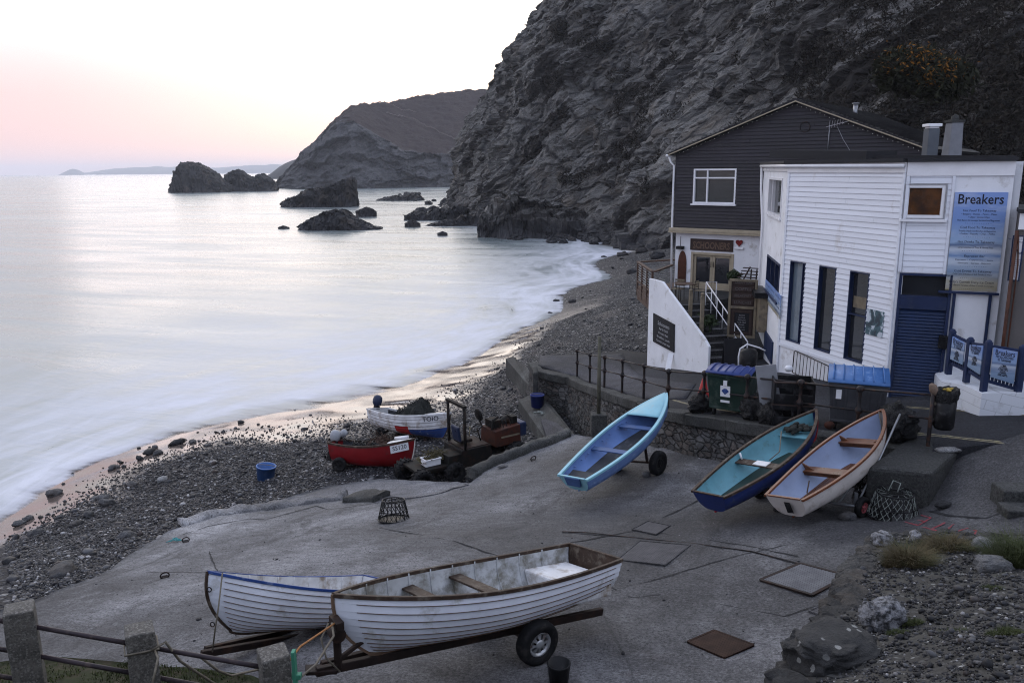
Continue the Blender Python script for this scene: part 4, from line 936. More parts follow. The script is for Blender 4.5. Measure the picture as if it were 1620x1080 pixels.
for e in (0, HF.L):
    for k in range(26):
        f = (k+.5)/26; p = HF.P(e+(APX-e)*f, EAVE+(APZ-EAVE)*f-.09+.02*math.sin(k*2.), .335); mb.lump(p, .016, k, 1, 0)
mb.build('light_string', M_LAMPGLASS, house, True)
mb = MB(); mb.tube([HF.P(-.25, EAVE-.12, .2), HF.P(-.2, EAVE-.35, .12), HF.P(-.06, EAVE-.5, .07), HF.P(-.06, SOF, .07), HF.P(.02, FLR-.5, .07)], .045, 8); mb.tube([HF.P(-.3, EAVE-.06, .34), HF.P(-.3, EAVE-.06, -HD)], .06, 8); mb.build('drainpipe', M_UPVC, house, True)
mb = MB(); a = HF.sp(1313, 205); mb.tube([HF.P(a[0], a[1]+.35, .05), HF.P(a[0], a[1]-.9, .12)], .02, 6); mb.bar(HF.P(a[0]-.1, a[1]+.1, .15), HF.P(a[0]+.8, a[1]+.3, .15), .02, .02)
for k in range(6): mb.bar(HF.P(a[0]+.1*k, a[1]+.02+.03*k, .15), HF.P(a[0]+.1*k+.02, a[1]+.3+.02*k, .15), .012, .012)
mb.tube([HF.P(a[0]+.3, a[1]+.1, .1), HF.P(a[0]+.55, a[1]-.4, .06), HF.P(a[0]+.75, a[1]-.7, .05), HF.P(a[0]+1.1, a[1]-1.25, .05), HF.P(a[0]+1.5, a[1]-1.6, .06)], .012, 5); mb.build('aerial', M_GALV, house, True)
mb = MB(); a = HF.sp(1274, 201); mb.tube([HF.P(a[0]+.2*math.cos(t*.523), a[1]+.2*math.sin(t*.523), .045) for t in range(12)], .018, 6, closed=True); mb.build('hanging_ring', M_BLACKIRON, house, True)
for px, py, h_ in ((1362, 178, .45),):
    q = HF.P(HF.L*.62, 14.1, -5); mb = MB(); mb.cyl(q, q+Vector((0, 0, .62)), .10, 12); mb.cyl(q+Vector((0, 0, .64)), q+Vector((0, 0, .68)), .15, 12); mb.build('roof_vent', M_GALV, house, True)
# carved name board, heart, lamps and the arched board on the white wall
r = HF.rect(1093, 377, 1160, 395); r = (r[0], r[1], HF.sp(1093, 395)[1], HF.sp(1093, 377)[1])
t_ = thing('name_board', 'long brown carved name board over the glazed double doors', 'sign', HF.P(r[0], r[2], .02)); mb = MB(); HF.box(mb, *r, .004, .05); mb.build('board', M_BRWOOD, t_, True, .008)
mb = MB(); HF.text(mb, (r[0]+r[1])/2, r[2]+.09, 'SCHOONERS', .42, .054, bold=.008, width=(r[1]-r[0])*.86); mb.build('lettering', worn('carved letters', (.13, .085, .06), .7), t_, True)
a = HF.sp(1170, 384); mb = MB(); P_ = []
for k in range(28): q = k/28*2*math.pi; P_.append(HF.P(a[0]+.011*14*math.sin(q)**3, a[1]+.010*(13*math.cos(q)-5*math.cos(2*q)-2*math.cos(3*q)-math.cos(4*q)), .01))
mb.poly_prism(P_, HF.Nn*.06); tag(mb.build('heart_ornament', worn('dark red ornament', (.16, .012, .012), .5), origin=HF.P(*a)), 'red heart ornament hanging on the white wall beside the name board', 'ornament')
a = HF.sp(1170, 392.5); mb = MB(); HF.box(mb, a[0]-.2, a[0]+.2, a[1]-.05, a[1]+.05, .004, .09); tag(mb.build('bulkhead_lamp', M_UPVC, bevel=.02, origin=HF.P(*a)), 'small white strip lamp fixed below the red heart', 'lamp')
a = HF.sp(1078, 391); mb = MB(); HF.box(mb, a[0]-.17, a[0]+.17, a[1]-.08, a[1]+.06, .03, .22); mb.cyl(HF.P(a[0], a[1]+.06, .1), HF.P(a[0], a[1]+.5, .1), .015, 6); tag(mb.build('wall_lamp', M_BLACK, bevel=.015, origin=HF.P(*a)), 'black wall lamp above the arched wooden board', 'lamp')
s0, z0 = HF.sp(1072, 450); s1, z1 = HF.sp(1087, 397); zs = z0+(z1-z0)*.62; mb = MB(); arc = [HF.P(s0, z0, .004), HF.P(s1, z0, .004)]
for k in range(0, 9): q = k/8; arc.append(HF.P(s1-(s1-s0)*.5*(1-math.cos(q*math.pi/2)), zs+(z1-zs)*math.sin(q*math.pi/2), .004))
for k in range(7, -1, -1): q = k/8; arc.append(HF.P(s0+(s1-s0)*.5*(1-math.cos(q*math.pi/2)), zs+(z1-zs)*math.sin(q*math.pi/2), .004))
mb.poly_prism(arc, HF.Nn*.05); tag(mb.build('arched_board', M_VARN, bevel=.01, origin=HF.P((s0+s1)/2, z0)), 'red-brown pointed arch board fixed to the white wall left of the doors', 'board')
# ------------------------------------------------------------ white boarded takeaway
cA = Pd(1207, 300, 31); cB = Pd(1240, 400, 25.2); cC = Pd(1423, 400, 20.6); cD = Pd(1590, 400, 19.7)
FA = Fac(cA, cB); FB = Fac(cB, cC); FC = Fac(cC, cD); TOP = 12.1
cafe = thing('boarded_cafe', 'white boarded flat-roofed takeaway building with tall narrow windows and a navy shutter', 'building', (FB.P(FB.L/2, 5.8, -2)))
wU = FA.rect(1218, 280, 1235, 346); wL = FA.rect(1215, 402, 1231, 478)
zt = FB.sp(1250, 412)[1]; zb = FB.sp(1246, 538)[1]
WB = []
for (x0, x1) in ((1248, 1272), (1294, 1321), (1343, 1374)):
    a0 = FB.sp(x0, 470)[0]; a1 = FB.sp(x1, 470)[0]; WB.append((a0, a1, zb, zt))
wC = FC.rect(1432, 291, 1493, 347); dC = FC.rect(1411, 431, 1489, 612); dC = (max(.05, dC[0]), dC[1], road_fn(cC.x, cC.y)-.1, FC.sp(1415, 431)[1])
LOW = 4.8
mb = MB(); FA.wall(mb, 0, FA.L, LOW, TOP, [wU, wL], .25); mb.build('wall', M_WHITE, cafe, True)
mb = MB(); FB.wall(mb, .0, FB.L, LOW, TOP, WB, .22); mb.build('wall', M_WHITE, cafe, True)
mb = MB(); FC.wall(mb, .0, FC.L, LOW, TOP, [wC, dC], .22); mb.build('wall', M_WHITE, cafe, True)
# rear mass and roof
def ngon(mb, pts, z0, z1): mb.poly_prism([(p[0], p[1], z0) for p in pts], (0, 0, z1-z0))
foot = [cA, cB, cC, cD, cD+Vector((3, 7, 0)), cA+Vector((6, 3, 0))]
ins = [FA.P(.3, 0, -.3), FB.P(.25, 0, -.3), FC.P(.1, 0, -.3), FC.P(FC.L-.2, 0, -.3), cD+Vector((2.6, 6.5, 0)), cA+Vector((5.6, 2.6, 0))]
mb = MB(); ngon(mb, [cD+Vector((.25, .1, 0)), cD+Vector((3, 7, 0)), cA+Vector((6, 3, 0)), cA+Vector((.25, .1, 0)), cA+Vector((.4, .5, 0)), cA+Vector((5.7, 2.7, 0)), cD+Vector((2.6, 6.6, 0)), cD+Vector((.05, .35, 0))], LOW, TOP); mb.build('wall', M_WHITE, cafe, True)
mb = MB(); ngon(mb, ins, TOP-.12, TOP+.03); roof = mb.build('roof', M_FELT, cafe, True)
mb = MB()
for Fq in (FA, FB, FC): mb.bar(Fq.P(-.02, TOP+.06, .0), Fq.P(Fq.L+.02, TOP+.06, .0), .34, .09)
mb.build('roof_edge', M_FELT, roof, True)
mb = MB(); p0 = Pd(1240, 244, 28); p1 = Pd(1395, 246, 24); mb.bar(p0, p1, 1.2, .28); p2 = Pd(1600, 252, 21.5); mb.bar(p1+Vector((0, 0, -.1)), p2, .8, .2); mb.build('roof_lantern', M_FELT, roof, True)
mb = MB(); FA.box(mb, 0, FA.L, TOP-.22, TOP+.01, .003, .05); FB.box(mb, 0, FB.L, TOP-.26, TOP+.01, .003, .06); FC.box(mb, 0, FC.L+.0, TOP-.34, TOP+.01, .003, .05); mb.build('fascia', M_UPVC, cafe, True, .008)
mb = MB(); mb.tube([FA.P(0, TOP-.03, .12), FA.P(FA.L, TOP-.05, .12), FB.P(.15, TOP-.05, .12), FB.P(FB.L, TOP-.08, .12)], .055, 8); mb.tube([FA.P(.25, TOP-.05, .12), FA.P(.25, TOP-.9, .1), FA.P(.9, TOP-2., .07), FA.P(1.0, TOP-2.6, .07), FA.P(1.0, LOW, .07)], .045, 8); mb.build('gutter', M_UPVC, cafe, True)
# boards on the middle face and over the door
cut = [(0, FB.L, LOW, FB.sp(1240, 543)[1])]
def trimr(r, g): return (r[0]-g, r[1]+g, r[2]-g, r[3]+g)
zB = FB.sp(1300, 563)[1]
mb = MB(); FB.boards(mb, .10, FB.L-.08, zB, TOP-.262, .15, WB, None, .034, .003, .0012); mb.build('cladding', M_WSIDE, cafe, True)
mb = MB(); c1 = FC.sp(1500, 350)[0]; FC.boards(mb, .10, c1, dC[3]+.02, TOP-.342, .15, [trimr(wC, .02)], None, .026); mb.build('cladding', M_WSIDE, cafe, True)
mb = MB(); FB.box(mb, .0, .1, LOW, TOP-.262, .003, .045); FB.box(mb, FB.L-.08, FB.L, LOW, TOP-.262, .003, .05); FC.box(mb, .0, .08, dC[3]+.02, TOP-.342, .003, .05); FB.box(mb, .1, FB.L-.08, zB-.09, zB-.002, .003, .05); FC.box(mb, c1, c1+.06, dC[3], TOP-.342, .003, .05); mb.build('corner_trim', M_WSIDE, cafe, True, .006)
for k, r in enumerate(WB):
    FB.window('window', r, cafe, .032, [('v', .82, 0, 1)] if k == 0 else ([('h', .52, 0, 1)] if k == 2 else []), M_GLASSB if k == 0 else M_GLASS, M_NAVY, None, -.1, 'tall narrow navy-framed window'+(' with a pale blind behind it' if k == 0 else ''), .034)
# things seen through the third window
mb = MB(); r = WB[2]; FB.box(mb, r[0]+.08, r[1]-.06, r[2]+1.5, r[2]+1.82, -.118, -.096); mb.build('window_notice', M_TIMBER, cafe, True)
FA.window('window', wU, cafe, .09, [('v', .3, 0, 1)], M_GLASSG, sill=.06, label='white framed upper side window'); FA.window('window', wL, cafe, .07, [('v', .33, 0, 1), ('v', .66, 0, 1)], M_GLASS, M_NAVY, sill=.08, label='navy framed lower side window')
FC.window('window', wC, cafe, .1, [], M_ORANGEGLOW, sill=.1, label='white framed upper window with a dull orange glow coloured into its pane')
mb = MB(); FC.frame(mb, wC, .025, .03, .05); mb.build('window_moulding', M_GALV, cafe, True)
# shutter
s0, s1, z0, z1 = dC; zt_ = FC.sp(1412, 466)[1]; zh = FC.sp(1410, 487)[1]
mb = MB(); FC.box(mb, s0, s0+.07, z0, z1, -.15, .035); FC.box(mb, s1-.07, s1, z0, z1, -.15, .035); FC.box(mb, s0+.07, s1-.07, z1-.06, z1, -.15, .035); FC.box(mb, s0+.07, s1-.07, zh, zt_, -.15, .02); mb.build('door_frame', M_NAVY, cafe, True, .006)
g = MB(); FC.box(g, s0+.07, s1-.07, zt_, z1-.06, -.14, -.12); g.build('transom_glass', M_GLASS, cafe, True)
mb = MB(); FC.boards(mb, s0+.07, s1-.07, z0+.02, zh-.002, .085, (), None, -.03, -.09); mb.build('roller_shutter', M_SHUT, cafe, True)
mb = MB(); FC.box(mb, s0-.35, s1+.1, z0-.3, z0+.04, .0, .35); mb.build('doorstep', M_ROADPALE, cafe, True, .02)
# vents, flue, chimney on the roof
q = Pd(1470, 248, 25); mb = MB(); mb.box(q+Vector((0, 0, .35)), (.34, .34, 1.0)); fl = mb.build('flue', worn('grey flue steel', (.085, .095, .11), .5, .2, 3), cafe, True, .01); mb = MB(); mb.box(q+Vector((0, 0, .95)), (.42, .42, .09)); mb.box(q+Vector((0, 0, .88)), (.3, .3, .05)); mb.build('flue_cap', M_UPVC, fl, True, .01)
q = Pd(1505, 246, 26.5); mb = MB(); mb.hexa([q+Vector(v) for v in ((-.24, -.24, -.5), (.24, -.24, -.5), (.24, .24, -.5), (-.24, .24, -.5), (-.19, -.2, 1.05), (.19, -.2, 1.05), (.19, .2, 1.05), (-.19, .2, 1.05))]); ch = mb.build('chimney', worn('grey roughcast', (.17, .175, .19), .8, .2, 3), cafe, True, .02)
mb = MB(); mb.box(q+Vector((0, 0, 1.10)), (.46, .46, .09)); mb.lathe([(.13, 1.14), (.11, 1.26), (0, 1.32)], 12, Matrix.Translation(q)); mb.build('chimney_pot', M_CAP, ch, True)
# entrance box sign and door on the oblique face
r = FA.rect(1212, 522, 1222, 575); mb = MB(); FA.box(mb, r[0], r[1], LOW+.7, r[3], .004, .06); mb.build('side_door', M_NAVY, cafe, True, .01)
t_ = thing('menu_case', 'slim wall-hung menu case with black top on the cafe end wall', 'sign', FA.P(r[0], r[2])); a = FA.sp(1207, 510)
mb = MB(); FA.box(mb, 1.7, 3.6, 7.45, 7.65, .01, .5); mb.build('case_top', M_BLACK, t_, True, .02); mb = MB(); FA.box(mb, 1.8, 3.5, 6.2, 7.448, .01, .3); mb.build('case_panel', M_TIMBER, t_, True, .01)
# banner strips under the lower side window
def m_poster(name, h, z0, cols):
    t = MT(name); z = t.sep(t.pos)[2]; f = t.math('DIVIDE', t.math('SUBTRACT', z, z0), h); n = t.noise(3.0, 5, .6, t.pos, stretch=(.6, .6, 3)); f2 = t.math('ADD', f, t.math('MULTIPLY_ADD', n, .09, -.045))
    col = t.ramp(f2, cols); n2 = t.noise(2.4, 5, .6, t.pos, stretch=(.5, .5, 1.6))
    col = t.mix(t.ramp(n2, [(.52, 0), (.7, .4)]), col, (.50, .54, .62)); return t.out(col, .35)
SKYSEA = [(0, (.26, .23, .15)), (.10, (.33, .31, .24)), (.2, (.17, .25, .37)), (.30, (.46, .52, .60)), (.36, (.13, .23, .42)), (.42, (.5, .55, .62)), (.47, (.08, .13, .24)), (.5, (.27, .38, .55)), (.72, (.15, .25, .5)), (1, (.17, .27, .55))]
for k, (x0, y0, x1, y1) in enumerate(((1211, 470, 1225, 520), (1226, 488, 1233, 532))):
    a = FA.sp(x0, y0)[0]; b = FA.sp(x1, y1)[0]; zt2 = 8.02-.0*k; t_ = thing('banner', ('long' if k == 0 else 'short')+' blue seaside banner strip fixed under the side window', 'sign', FA.P(a, 7.5, .02)); mb = MB(); FA.box(mb, min(a, b), max(a, b)-.03, zt2-.75, zt2+.0, .01, .035)
    mb.build('panel', m_poster('banner print', .8, zt2-.75, SKYSEA), t_, True); mb = MB()
    for j in range(4): FA.text(mb, (a+b)/2, zt2-.16-.16*j, ('Hot Food To Takeaway', 'Cold Food To Takeaway', 'Hot Drinks', 'Cold Drinks')[j], .11, .038, width=abs(b-a)*.8)
    mb.build('lettering', M_WRITEN, t_, True)
# tall sign
r = FC.rect(1511, 304, 1588, 306); s0, zt = FC.sp(1509, 304); s1 = FC.sp(1586, 380)[0]; zb = FC.sp(1497, 458)[1]; s0 = FC.sp(1503, 380)[0]
t_ = thing('menu_sign', 'tall blue seaside printed menu sign on the white wall above the low fence', 'sign', FC.P(s0, zb, .03)); mb = MB(); FC.box(mb, s0, s1, zb, zt, .004, .035)
mb.build('panel', m_poster('menu sign print', zt-zb, zb, SKYSEA), t_, True); mb = MB(); hh = zt-zb; w = s1-s0; c_ = (s0+s1)/2
FC.text(mb, c_, zt-hh*.115, 'Breakers', .34, .0385, bold=.004, width=w*.86)
rows = [('Hot Food To Takeaway', .185, .075, .7), ('• Burgers – Pasties – Panini – Pizzas', .218, .055, .75), ('• Chips • Cheesy Chips', .248, .055, .45), ('Hot Bacon & Sausage Sandwiches/Baguettes', .280, .055, .9), ('. '*12, .305, .1, .55),
        ('Cold Food To Takeaway', .355, .075, .74), ('Freshly Made Sandwiches & Baguettes', .388, .055, .78), ('• Cookies – Flapjacks – Crisps – Muffins', .416, .055, .76), ('. '*12, .445, .1, .55), ('Hot Drinks To Takeaway', .50, .075, .78), ('Large Selection of Teas & Herbal Teas', .555, .055, .75), ('. '*12, .585, .1, .55),
        ('Espresso Bar', .645, .075, .44), ('Espresso – Cappuccino – Latte', .68, .05, .8), ('• Americano – Espresso – Babycinos', .715, .055, .72), ('. '*12, .745, .1, .55), ('Cold Drinks To Takeaway', .80, .075, .8), ('Cold Cans & Bottles of Soft Drinks & Water', .83, .055, .85), ('. '*12, .865, .1, .5), ('Kelly’s Cornish Dairy Ice Cream', .915, .08, .96), ('10 Different Varieties of Real Cornish Ice Cream', .945, .055, .95), ('. '*12, .975, .1, .5)]
for b_, q, sz, wd_ in rows: FC.text(mb, c_, zt-hh*q-.02, b_.strip(), sz*1.1, .0385, bold=.0, width=w*wd_*.9)
mb.build('lettering', M_WRITE, t_, True)
mb = MB(); z_ = FC.sp(1530, 461)[1]; FC.box(mb, s0-.15, s1+.05, z_-.05, z_+.0, .01, .12)
for px in (1508, 1565): a = FC.sp(px, 480)[0]; FC.box(mb, a-.035, a+.035, LOW+.6, z_-.052, .01, .08)
mb.build('sign_bracket', M_NAVY, t_, True, .005)
mb = MB(); a = FC.sp(1491, 540); FC.box(mb, a[0]-.1, a[0]+.1, a[1]-.17, a[1]+.17, .01, .15); tag(mb.build('letter_box', M_BLACK, bevel=.02, origin=FC.P(*a)), 'small black letter box on the white wall right of the shutter', 'box')
# photo poster on the boards beside the third window, and white leaning security grille
r = FB.rect(1371, 489, 1400, 532); r = (FB.sp(1372, 510)[0], FB.sp(1399, 510)[0], FB.sp(1385, 531)[1], FB.sp(1385, 490)[1])
t = MT('wave photograph'); n = t.noise(1.6, 6, .65, t.pos, dist=.8); tm = t.ramp(n, [(.40, (.015, .03, .045)), (.5, (.05, .11, .13)), (.54, (.45, .5, .55)), (.7, (.6, .62, .66))]); t.out(tm, .4)
mb = MB(); FB.box(mb, *r, .03, .045); tag(mb.build('wave_poster', t.m, origin=FB.P(r[0], r[2], .03)), 'square photograph of a breaking wave fixed beside the third tall window', 'poster')
s0 = FB.sp(1259, 570)[0]; s1 = FB.sp(1391, 600)[0]; z1 = FB.sp(1262, 556)[1]; z0 = FB.sp(1262, 590)[1]
t_ = thing('barred_panel', 'white barred panel with a dark frame leaning on the wall behind the bins', 'railing', FB.P(s0, z0, .1)); mb = MB()
mb.tube([FB.P(s0, z0, .1), FB.P(s0, z1, .08), FB.P(s0+.05, z1+.03, .08), FB.P(s1, z1-.25, .08), FB.P(s1, z0-.25, .1)], .016, 6); mb.tube([FB.P(s0, z0, .1), FB.P(s1, z0-.25, .1)], .016, 6); mb.build('frame', M_BLACKIRON, t_, True)
mb = MB(); n = 22
for k in range(1, n): a = s0+(s1-s0)*k/n; mb.tube([FB.P(a, z0-.25*k/n+.01, .1), FB.P(a, z1-.25*k/n+.0, .08)], .010, 5)
mb.build('bar', M_BLACKIRON, t_, True)
# tan annexe at the edge of the picture
cE = Pd(1596, 480, 19.2); cF = Pd(1760, 480, 18.2); FE = Fac(cE, cF); tz = FE.sp(1600, 337)[1]
ann = thing('tan_annexe', 'brown rendered annexe joined to the white cafe, with notices on its wall', 'building', FE.P(FE.L/2, 6, -1.5)); mb = MB(); FE.box(mb, 0, FE.L, 5, tz, -3, 0); mb.build('wall', M_TAN, ann, True)
mb = MB(); FE.box(mb, -.03, FE.L, tz+.002, tz+.09, -3, .12); mb.build('roof', M_FELT, ann, True)
mb = MB(); FE.box(mb, .0, FE.L, tz-.38, tz, .003, .06); mb.build('fascia', M_UPVC, ann, True, .006)
mb = MB(); mb.tube([FE.P(-.02, 5.2, .08), FE.P(-.02, tz-.4, .08)], .04, 8); mb.tube([FE.P(.08, 5.2, .07), FE.P(.08, tz-1.2, .07), FE.P(.02, tz-.5, .07)], .018, 6); mb.build('drainpipe', M_VARN, ann, True)
r = (FE.sp(1594, 400)[0]+.06, FE.sp(1618, 400)[0], FE.sp(1600, 444)[1], FE.sp(1600, 372)[1]); t_ = thing('notice_board', 'white notice board with blue border on the brown annexe wall', 'sign', FE.P(r[0], r[2])); mb = MB(); FE.box(mb, *r, .004, .03); mb.build('panel', M_UPVC, t_, True)
mb = MB(); FE.frame(mb, r, .03, .031, .04); mb.build('border', M_NAVY, t_, True); mb = MB(); FE.text(mb, (r[0]+r[1])/2, r[3]-.1, 'The Cove & St Agnes', .05, .034); FE.text(mb, (r[0]+r[1])/2, r[3]-.17, 'Coast Path', .05, .034)
mb.tube([FE.P(r[0]+.06+.02*k, r[3]-.42+.06*math.sin(k*.7)+.008*k, .034) for k in range(11)], .012, 5)
for j in range(9): FE.text(mb, (r[0]+r[1])/2, r[2]+.5-.05*j, 'lifeguard and beach notice', .035, .034, width=(r[1]-r[0])*(.75-.1*(j % 3)))
mb.build('lettering', M_WRITEN, t_, True)
# ------------------------------------------------------------ low sign fence with white block base
zr = road_fn
fp = [Pd(1500, 590, 19.9), Pd(1528, 605, 19.3), Pd(1555, 622, 18.6), Pd(1608, 636, 18.3)]
ftop = [520, 533, 537, 545]; fbot = [592, 605, 622, 636]
base_pts = [(FC.P(FC.sp(1478, 600)[0], 0).x, FC.P(FC.sp(1478, 600)[0], 0).y), (fp[0].x-.2, fp[0].y-.02), (fp[1].x-.12, fp[1].y-.15), (fp[2].x-.1, fp[2].y-.12), (fp[3].x, fp[3].y-.12), (fp[3].x+1.6, fp[3].y-.1), (fp[3].x+1.6, fp[3].y+1.2), (fp[0].x+.5, fp[0].y+1.0)]
mb = MB(); q = [Vector((a, b, 0)) for a, b in base_pts]; zt_ = [6.7, 6.75, 6.85, 6.85, 6.95, 6.95, 6.95, 6.8]
n = len(q); mb.add([(p.x, p.y, 5.2) for p in q]+[(p.x, p.y, z) for p, z in zip(q, zt_)], [tuple(range(n-1, -1, -1)), tuple(range(n, 2*n))]+[(i, (i+1) % n, n+(i+1) % n, n+i) for i in range(n)])
def m_block():
    t = MT('white block wall'); n = t.N.new('ShaderNodeTexBrick'); n.inputs['Scale'].default_value = 1.0; n.inputs['Brick Width'].default_value = .46; n.inputs['Row Height'].default_value = .23; n.inputs['Mortar Size'].default_value = .008
    m = t.N.new('ShaderNodeMapping'); m.inputs['Rotation'].default_value = (R(90), 0, R(-10)); t.L.new(t.pos, m.inputs[0]); t.L.new(m.outputs[0], n.inputs['Vector'])
    d = t.noise(2.5, 7, .7, t.pos); col = t.mix(t.ramp(d, [(.56, 0), (.72, .5)]), (.62, .64, .68), (.2, .2, .2)); col = t.mix(t.math('MULTIPLY', n.outputs['Fac'], .45), col, (.25, .25, .27)); return t.out(col, .7, t.bump(n.outputs['Fac'], -.6, .02, t.bump(d, .3, .02)))
M_BLOCK = m_block()
tag(mb.build('block_wall', M_BLOCK), 'low white painted block wall under the blue sign fence', 'wall')
fence = thing('sign_fence', 'low navy picket fence with printed panels, standing on the white block wall', 'fence', (fp[0].x, fp[0].y, 6.4))
zz = []
for i, p in enumerate(fp):
    d = (p-CAM).dot(_f); top = Pd(1500, ftop[i], d).z; bot = Pd(1500, fbot[i], d).z; zz.append((bot, top)); mb = MB(); mb.box((p.x, p.y, (bot+top)/2), (.13, .13, top-bot)); mb.lump((p.x, p.y, top), (.065, .065, .05), 1, 2, 0); mb.build('post', M_NAVY, fence, True, .012)
for i in range(3):
    Fs = Fac(fp[i], fp[i+1]); L = Fs.L; b0, t0 = zz[i]; b1, t1 = zz[i+1]; lo0, hi0 = b0+.42, t0-.12; lo1, hi1 = b1+.42, t1-.12
    mb = MB(); mb.hexa([Fs.P(.1, lo0, .07), Fs.P(L-.1, lo1, .07), Fs.P(L-.1, lo1, .045), Fs.P(.1, lo0, .045), Fs.P(.1, hi0, .07), Fs.P(L-.1, hi1, .07), Fs.P(L-.1, hi1, .045), Fs.P(.1, hi0, .045)])
    pn = mb.build('panel', m_poster('fence panel print', hi0-lo0, (lo0+lo1)/2, [(0, (.15, .22, .33)), (.2, (.20, .28, .40)), (.34, (.12, .18, .30)), (.5, (.42, .47, .55)), (.56, (.10, .15, .26)), (.62, (.24, .33, .50)), (1, (.16, .25, .50))]), fence, True); mb = MB(); sh_ = (hi1-hi0)/L
    def tx(a, z, body, sz, wd):
        V, Fc = text_geo(body, sz, 'CENTER', .002, 0, wd); mb.add([Fs.P(a+v.x, z+v.y+(a+v.x)*sh_, .073) for v in V], Fc)
    hz = hi0-lo0; wv = (L-.2)
    tx(L/2, hi0-hz*.2, 'Breakers', .17, wv*.8); tx(L/2, hi0-hz*.3, 'Hot & Cold Drinks', .1, wv*.72); tx(L/2, hi0-hz*.4, 'to Takeaway', .1, wv*.55)
    for j in range(8): tx(L/2, hi0-hz*(.55+.05*j), ('Teas', 'Coffees', 'Hot Chocolate', 'Cold Cans', 'Soft Drinks & Water', 'Pasties', 'Ice Cream', 'Cornish Cream Teas')[j], .05, wv*(.2+.07*(j % 4)))
    mb.build('lettering', M_WRITE, pn, True)
    mb = MB(); mb.bar(Fs.P(.06, b0+.3, .0), Fs.P(L-.06, b1+.3, 0), .05, .07); mb.bar(Fs.P(.06, b0+.44, .0), Fs.P(L-.06, b1+.44, 0), .05, .05); tq = MB(); tq.bar(Fs.P(.06, t0-.1, 0), Fs.P(L-.06, t1-.1, 0), .05, .06); tq.build('top_rail', M_NAVY, fence, True)
    for k in range(1, 9): a = L*k/9; mb.box(Fs.P(a, (b0+(b1-b0)*a/L)+.36, .0), (.045, .045, .14))
    mb.build('picket_rail', M_NAVY, fence, True)
# ------------------------------------------------------------ stepped approach
nP = Pd(1119, 590, 28.2); fP = Pd(1023, 585, 33.5); SW = Fac(fP, nP); Lw = SW.L
zf = SW.sp(1026, 440)[1]; zf2 = SW.sp(1046, 441); zn = SW.sp(1118, 547)[1]
mb = MB(); mb.poly_prism([SW.P(0, 3.2, 0), SW.P(Lw, 4.4, 0), SW.P(Lw, zn, 0), SW.P(Lw-.35, zn+.22, 0), SW.P(zf2[0]+.1, zf2[1]-.1, 0), SW.P(zf2[0]-.75, zf+.02, 0), SW.P(0, zf, 0)], -SW.Nn*.1)
tag(mb.build('stair_wall', M_WHITE, bevel=.02, origin=SW.P(Lw/2, 4)), 'white rendered wall sloping down beside the concrete steps', 'wall')
W_ = Vector((SW.u.x, SW.u.y, 0)); Rr = -SW.Nn     # Rr: to the right of the climb
steps = thing('steps', 'dark concrete steps climbing to the glazed double doors', 'steps', SW.P(Lw-.5, 4.9, -1)); nst = 10; z0_ = road_fn(nP.x, nP.y); rise = (FLR-z0_)/nst; tread = .40; width = 1.75
mb = MB()
for k in range(nst):
    a = Lw-.35-tread*k; za = z0_+rise*(k+1); b = a-tread if k < nst-1 else a-.5
    mb.hexa([SW.P(b, 3.4, -.105), SW.P(a, 3.4, -.105), SW.P(a, 3.4, -.105-width), SW.P(b, 3.4, -.105-width), SW.P(b, za, -.105), SW.P(a, za, -.105), SW.P(a, za, -.105-width), SW.P(b, za, -.105-width)])
mb.build('flight', M_STEPC, steps, True, .015)
mb = MB()
for k in range(nst):
    a = Lw-.35-tread*k; za = z0_+rise*(k+1); mb.bar(SW.P(a-.03, za+.001, -.12), SW.P(a-.03, za+.001, -.28-width+.02), .07, .022)
mb.build('nosing', M_PALE, steps, True)
# landing and terrace slab up to the house
aT = Lw-.35-tread*(nst-1)-.45; cc = [SW.P(aT, 0, -.282), SW.P(aT, 0, -.282-width-.0), HF.P(HF.sp(1200, 470)[0], 0, 0), HF.P(.1, 0, 0)]
mb = MB(); n = 4; cc = [Vector((p.x, p.y, 0)) for p in cc]; ngon(mb, cc, 5.2, FLR-.004); tag(mb.build('terrace', M_STEPC), kind='structure')
# side block on which the menu frame stands, and dark wall behind
mb = MB(); a0 = Lw-.6; mb.hexa([SW.P(aT, 3.5, -.29-width), SW.P(a0, 3.5, -.29-width), SW.P(a0, 3.5, -1.25-width-.6), SW.P(aT, 3.5, -1.9-width), SW.P(aT, 5.9, -.29-width), SW.P(a0, 5.55, -.29-width), SW.P(a0, 5.55, -1.9-width), SW.P(aT, 5.9, -1.9-width)])
tag(mb.build('planter_wall', M_STEPC, bevel=.02, origin=SW.P(a0, 5, -.3-width)), 'dark concrete block beside the steps carrying the menu frame', 'wall')
mf = Fac(Pd(1153, 470, 29.6), Pd(1198, 470, 29.2)); r = (0, mf.L, mf.sp(1160, 533)[1], mf.sp(1160, 441)[1])
t_ = thing('menu_stand', 'pale timber stand holding two dark menu boards beside the steps', 'notice board', mf.P(0, r[2])); mb = MB(); mf.frame(mb, r, .09, -.05, .05); zm = r[2]+(r[3]-r[2])*.52; mf.box(mb, .09, mf.L-.09, zm-.05, zm+.05, -.05, .05); mb.build('frame', M_TIMBER, t_, True, .01)
mb = MB(); mf.box(mb, .091, mf.L-.091, zm+.051, r[3]-.091, -.03, .0)
for k in range(4): mf.box(mb, .12, mf.L-.12, zm+.09+k*.25, zm+.29+k*.25, .002, .03)
b1 = mb.build('upper_board', M_BRWOOD, t_, True, .008); mb = MB()
for k, s_ in enumerate(('CREAM TEAS', 'COFFEE', 'BREAKFAST', 'LUNCHES')): mf.text(mb, mf.L/2, zm+.14+.25*(3-k), s_, .15, .033, width=mf.L*.6)
mb.build('lettering', worn('faint lettering', (.11, .1, .1), .8), b1, True)
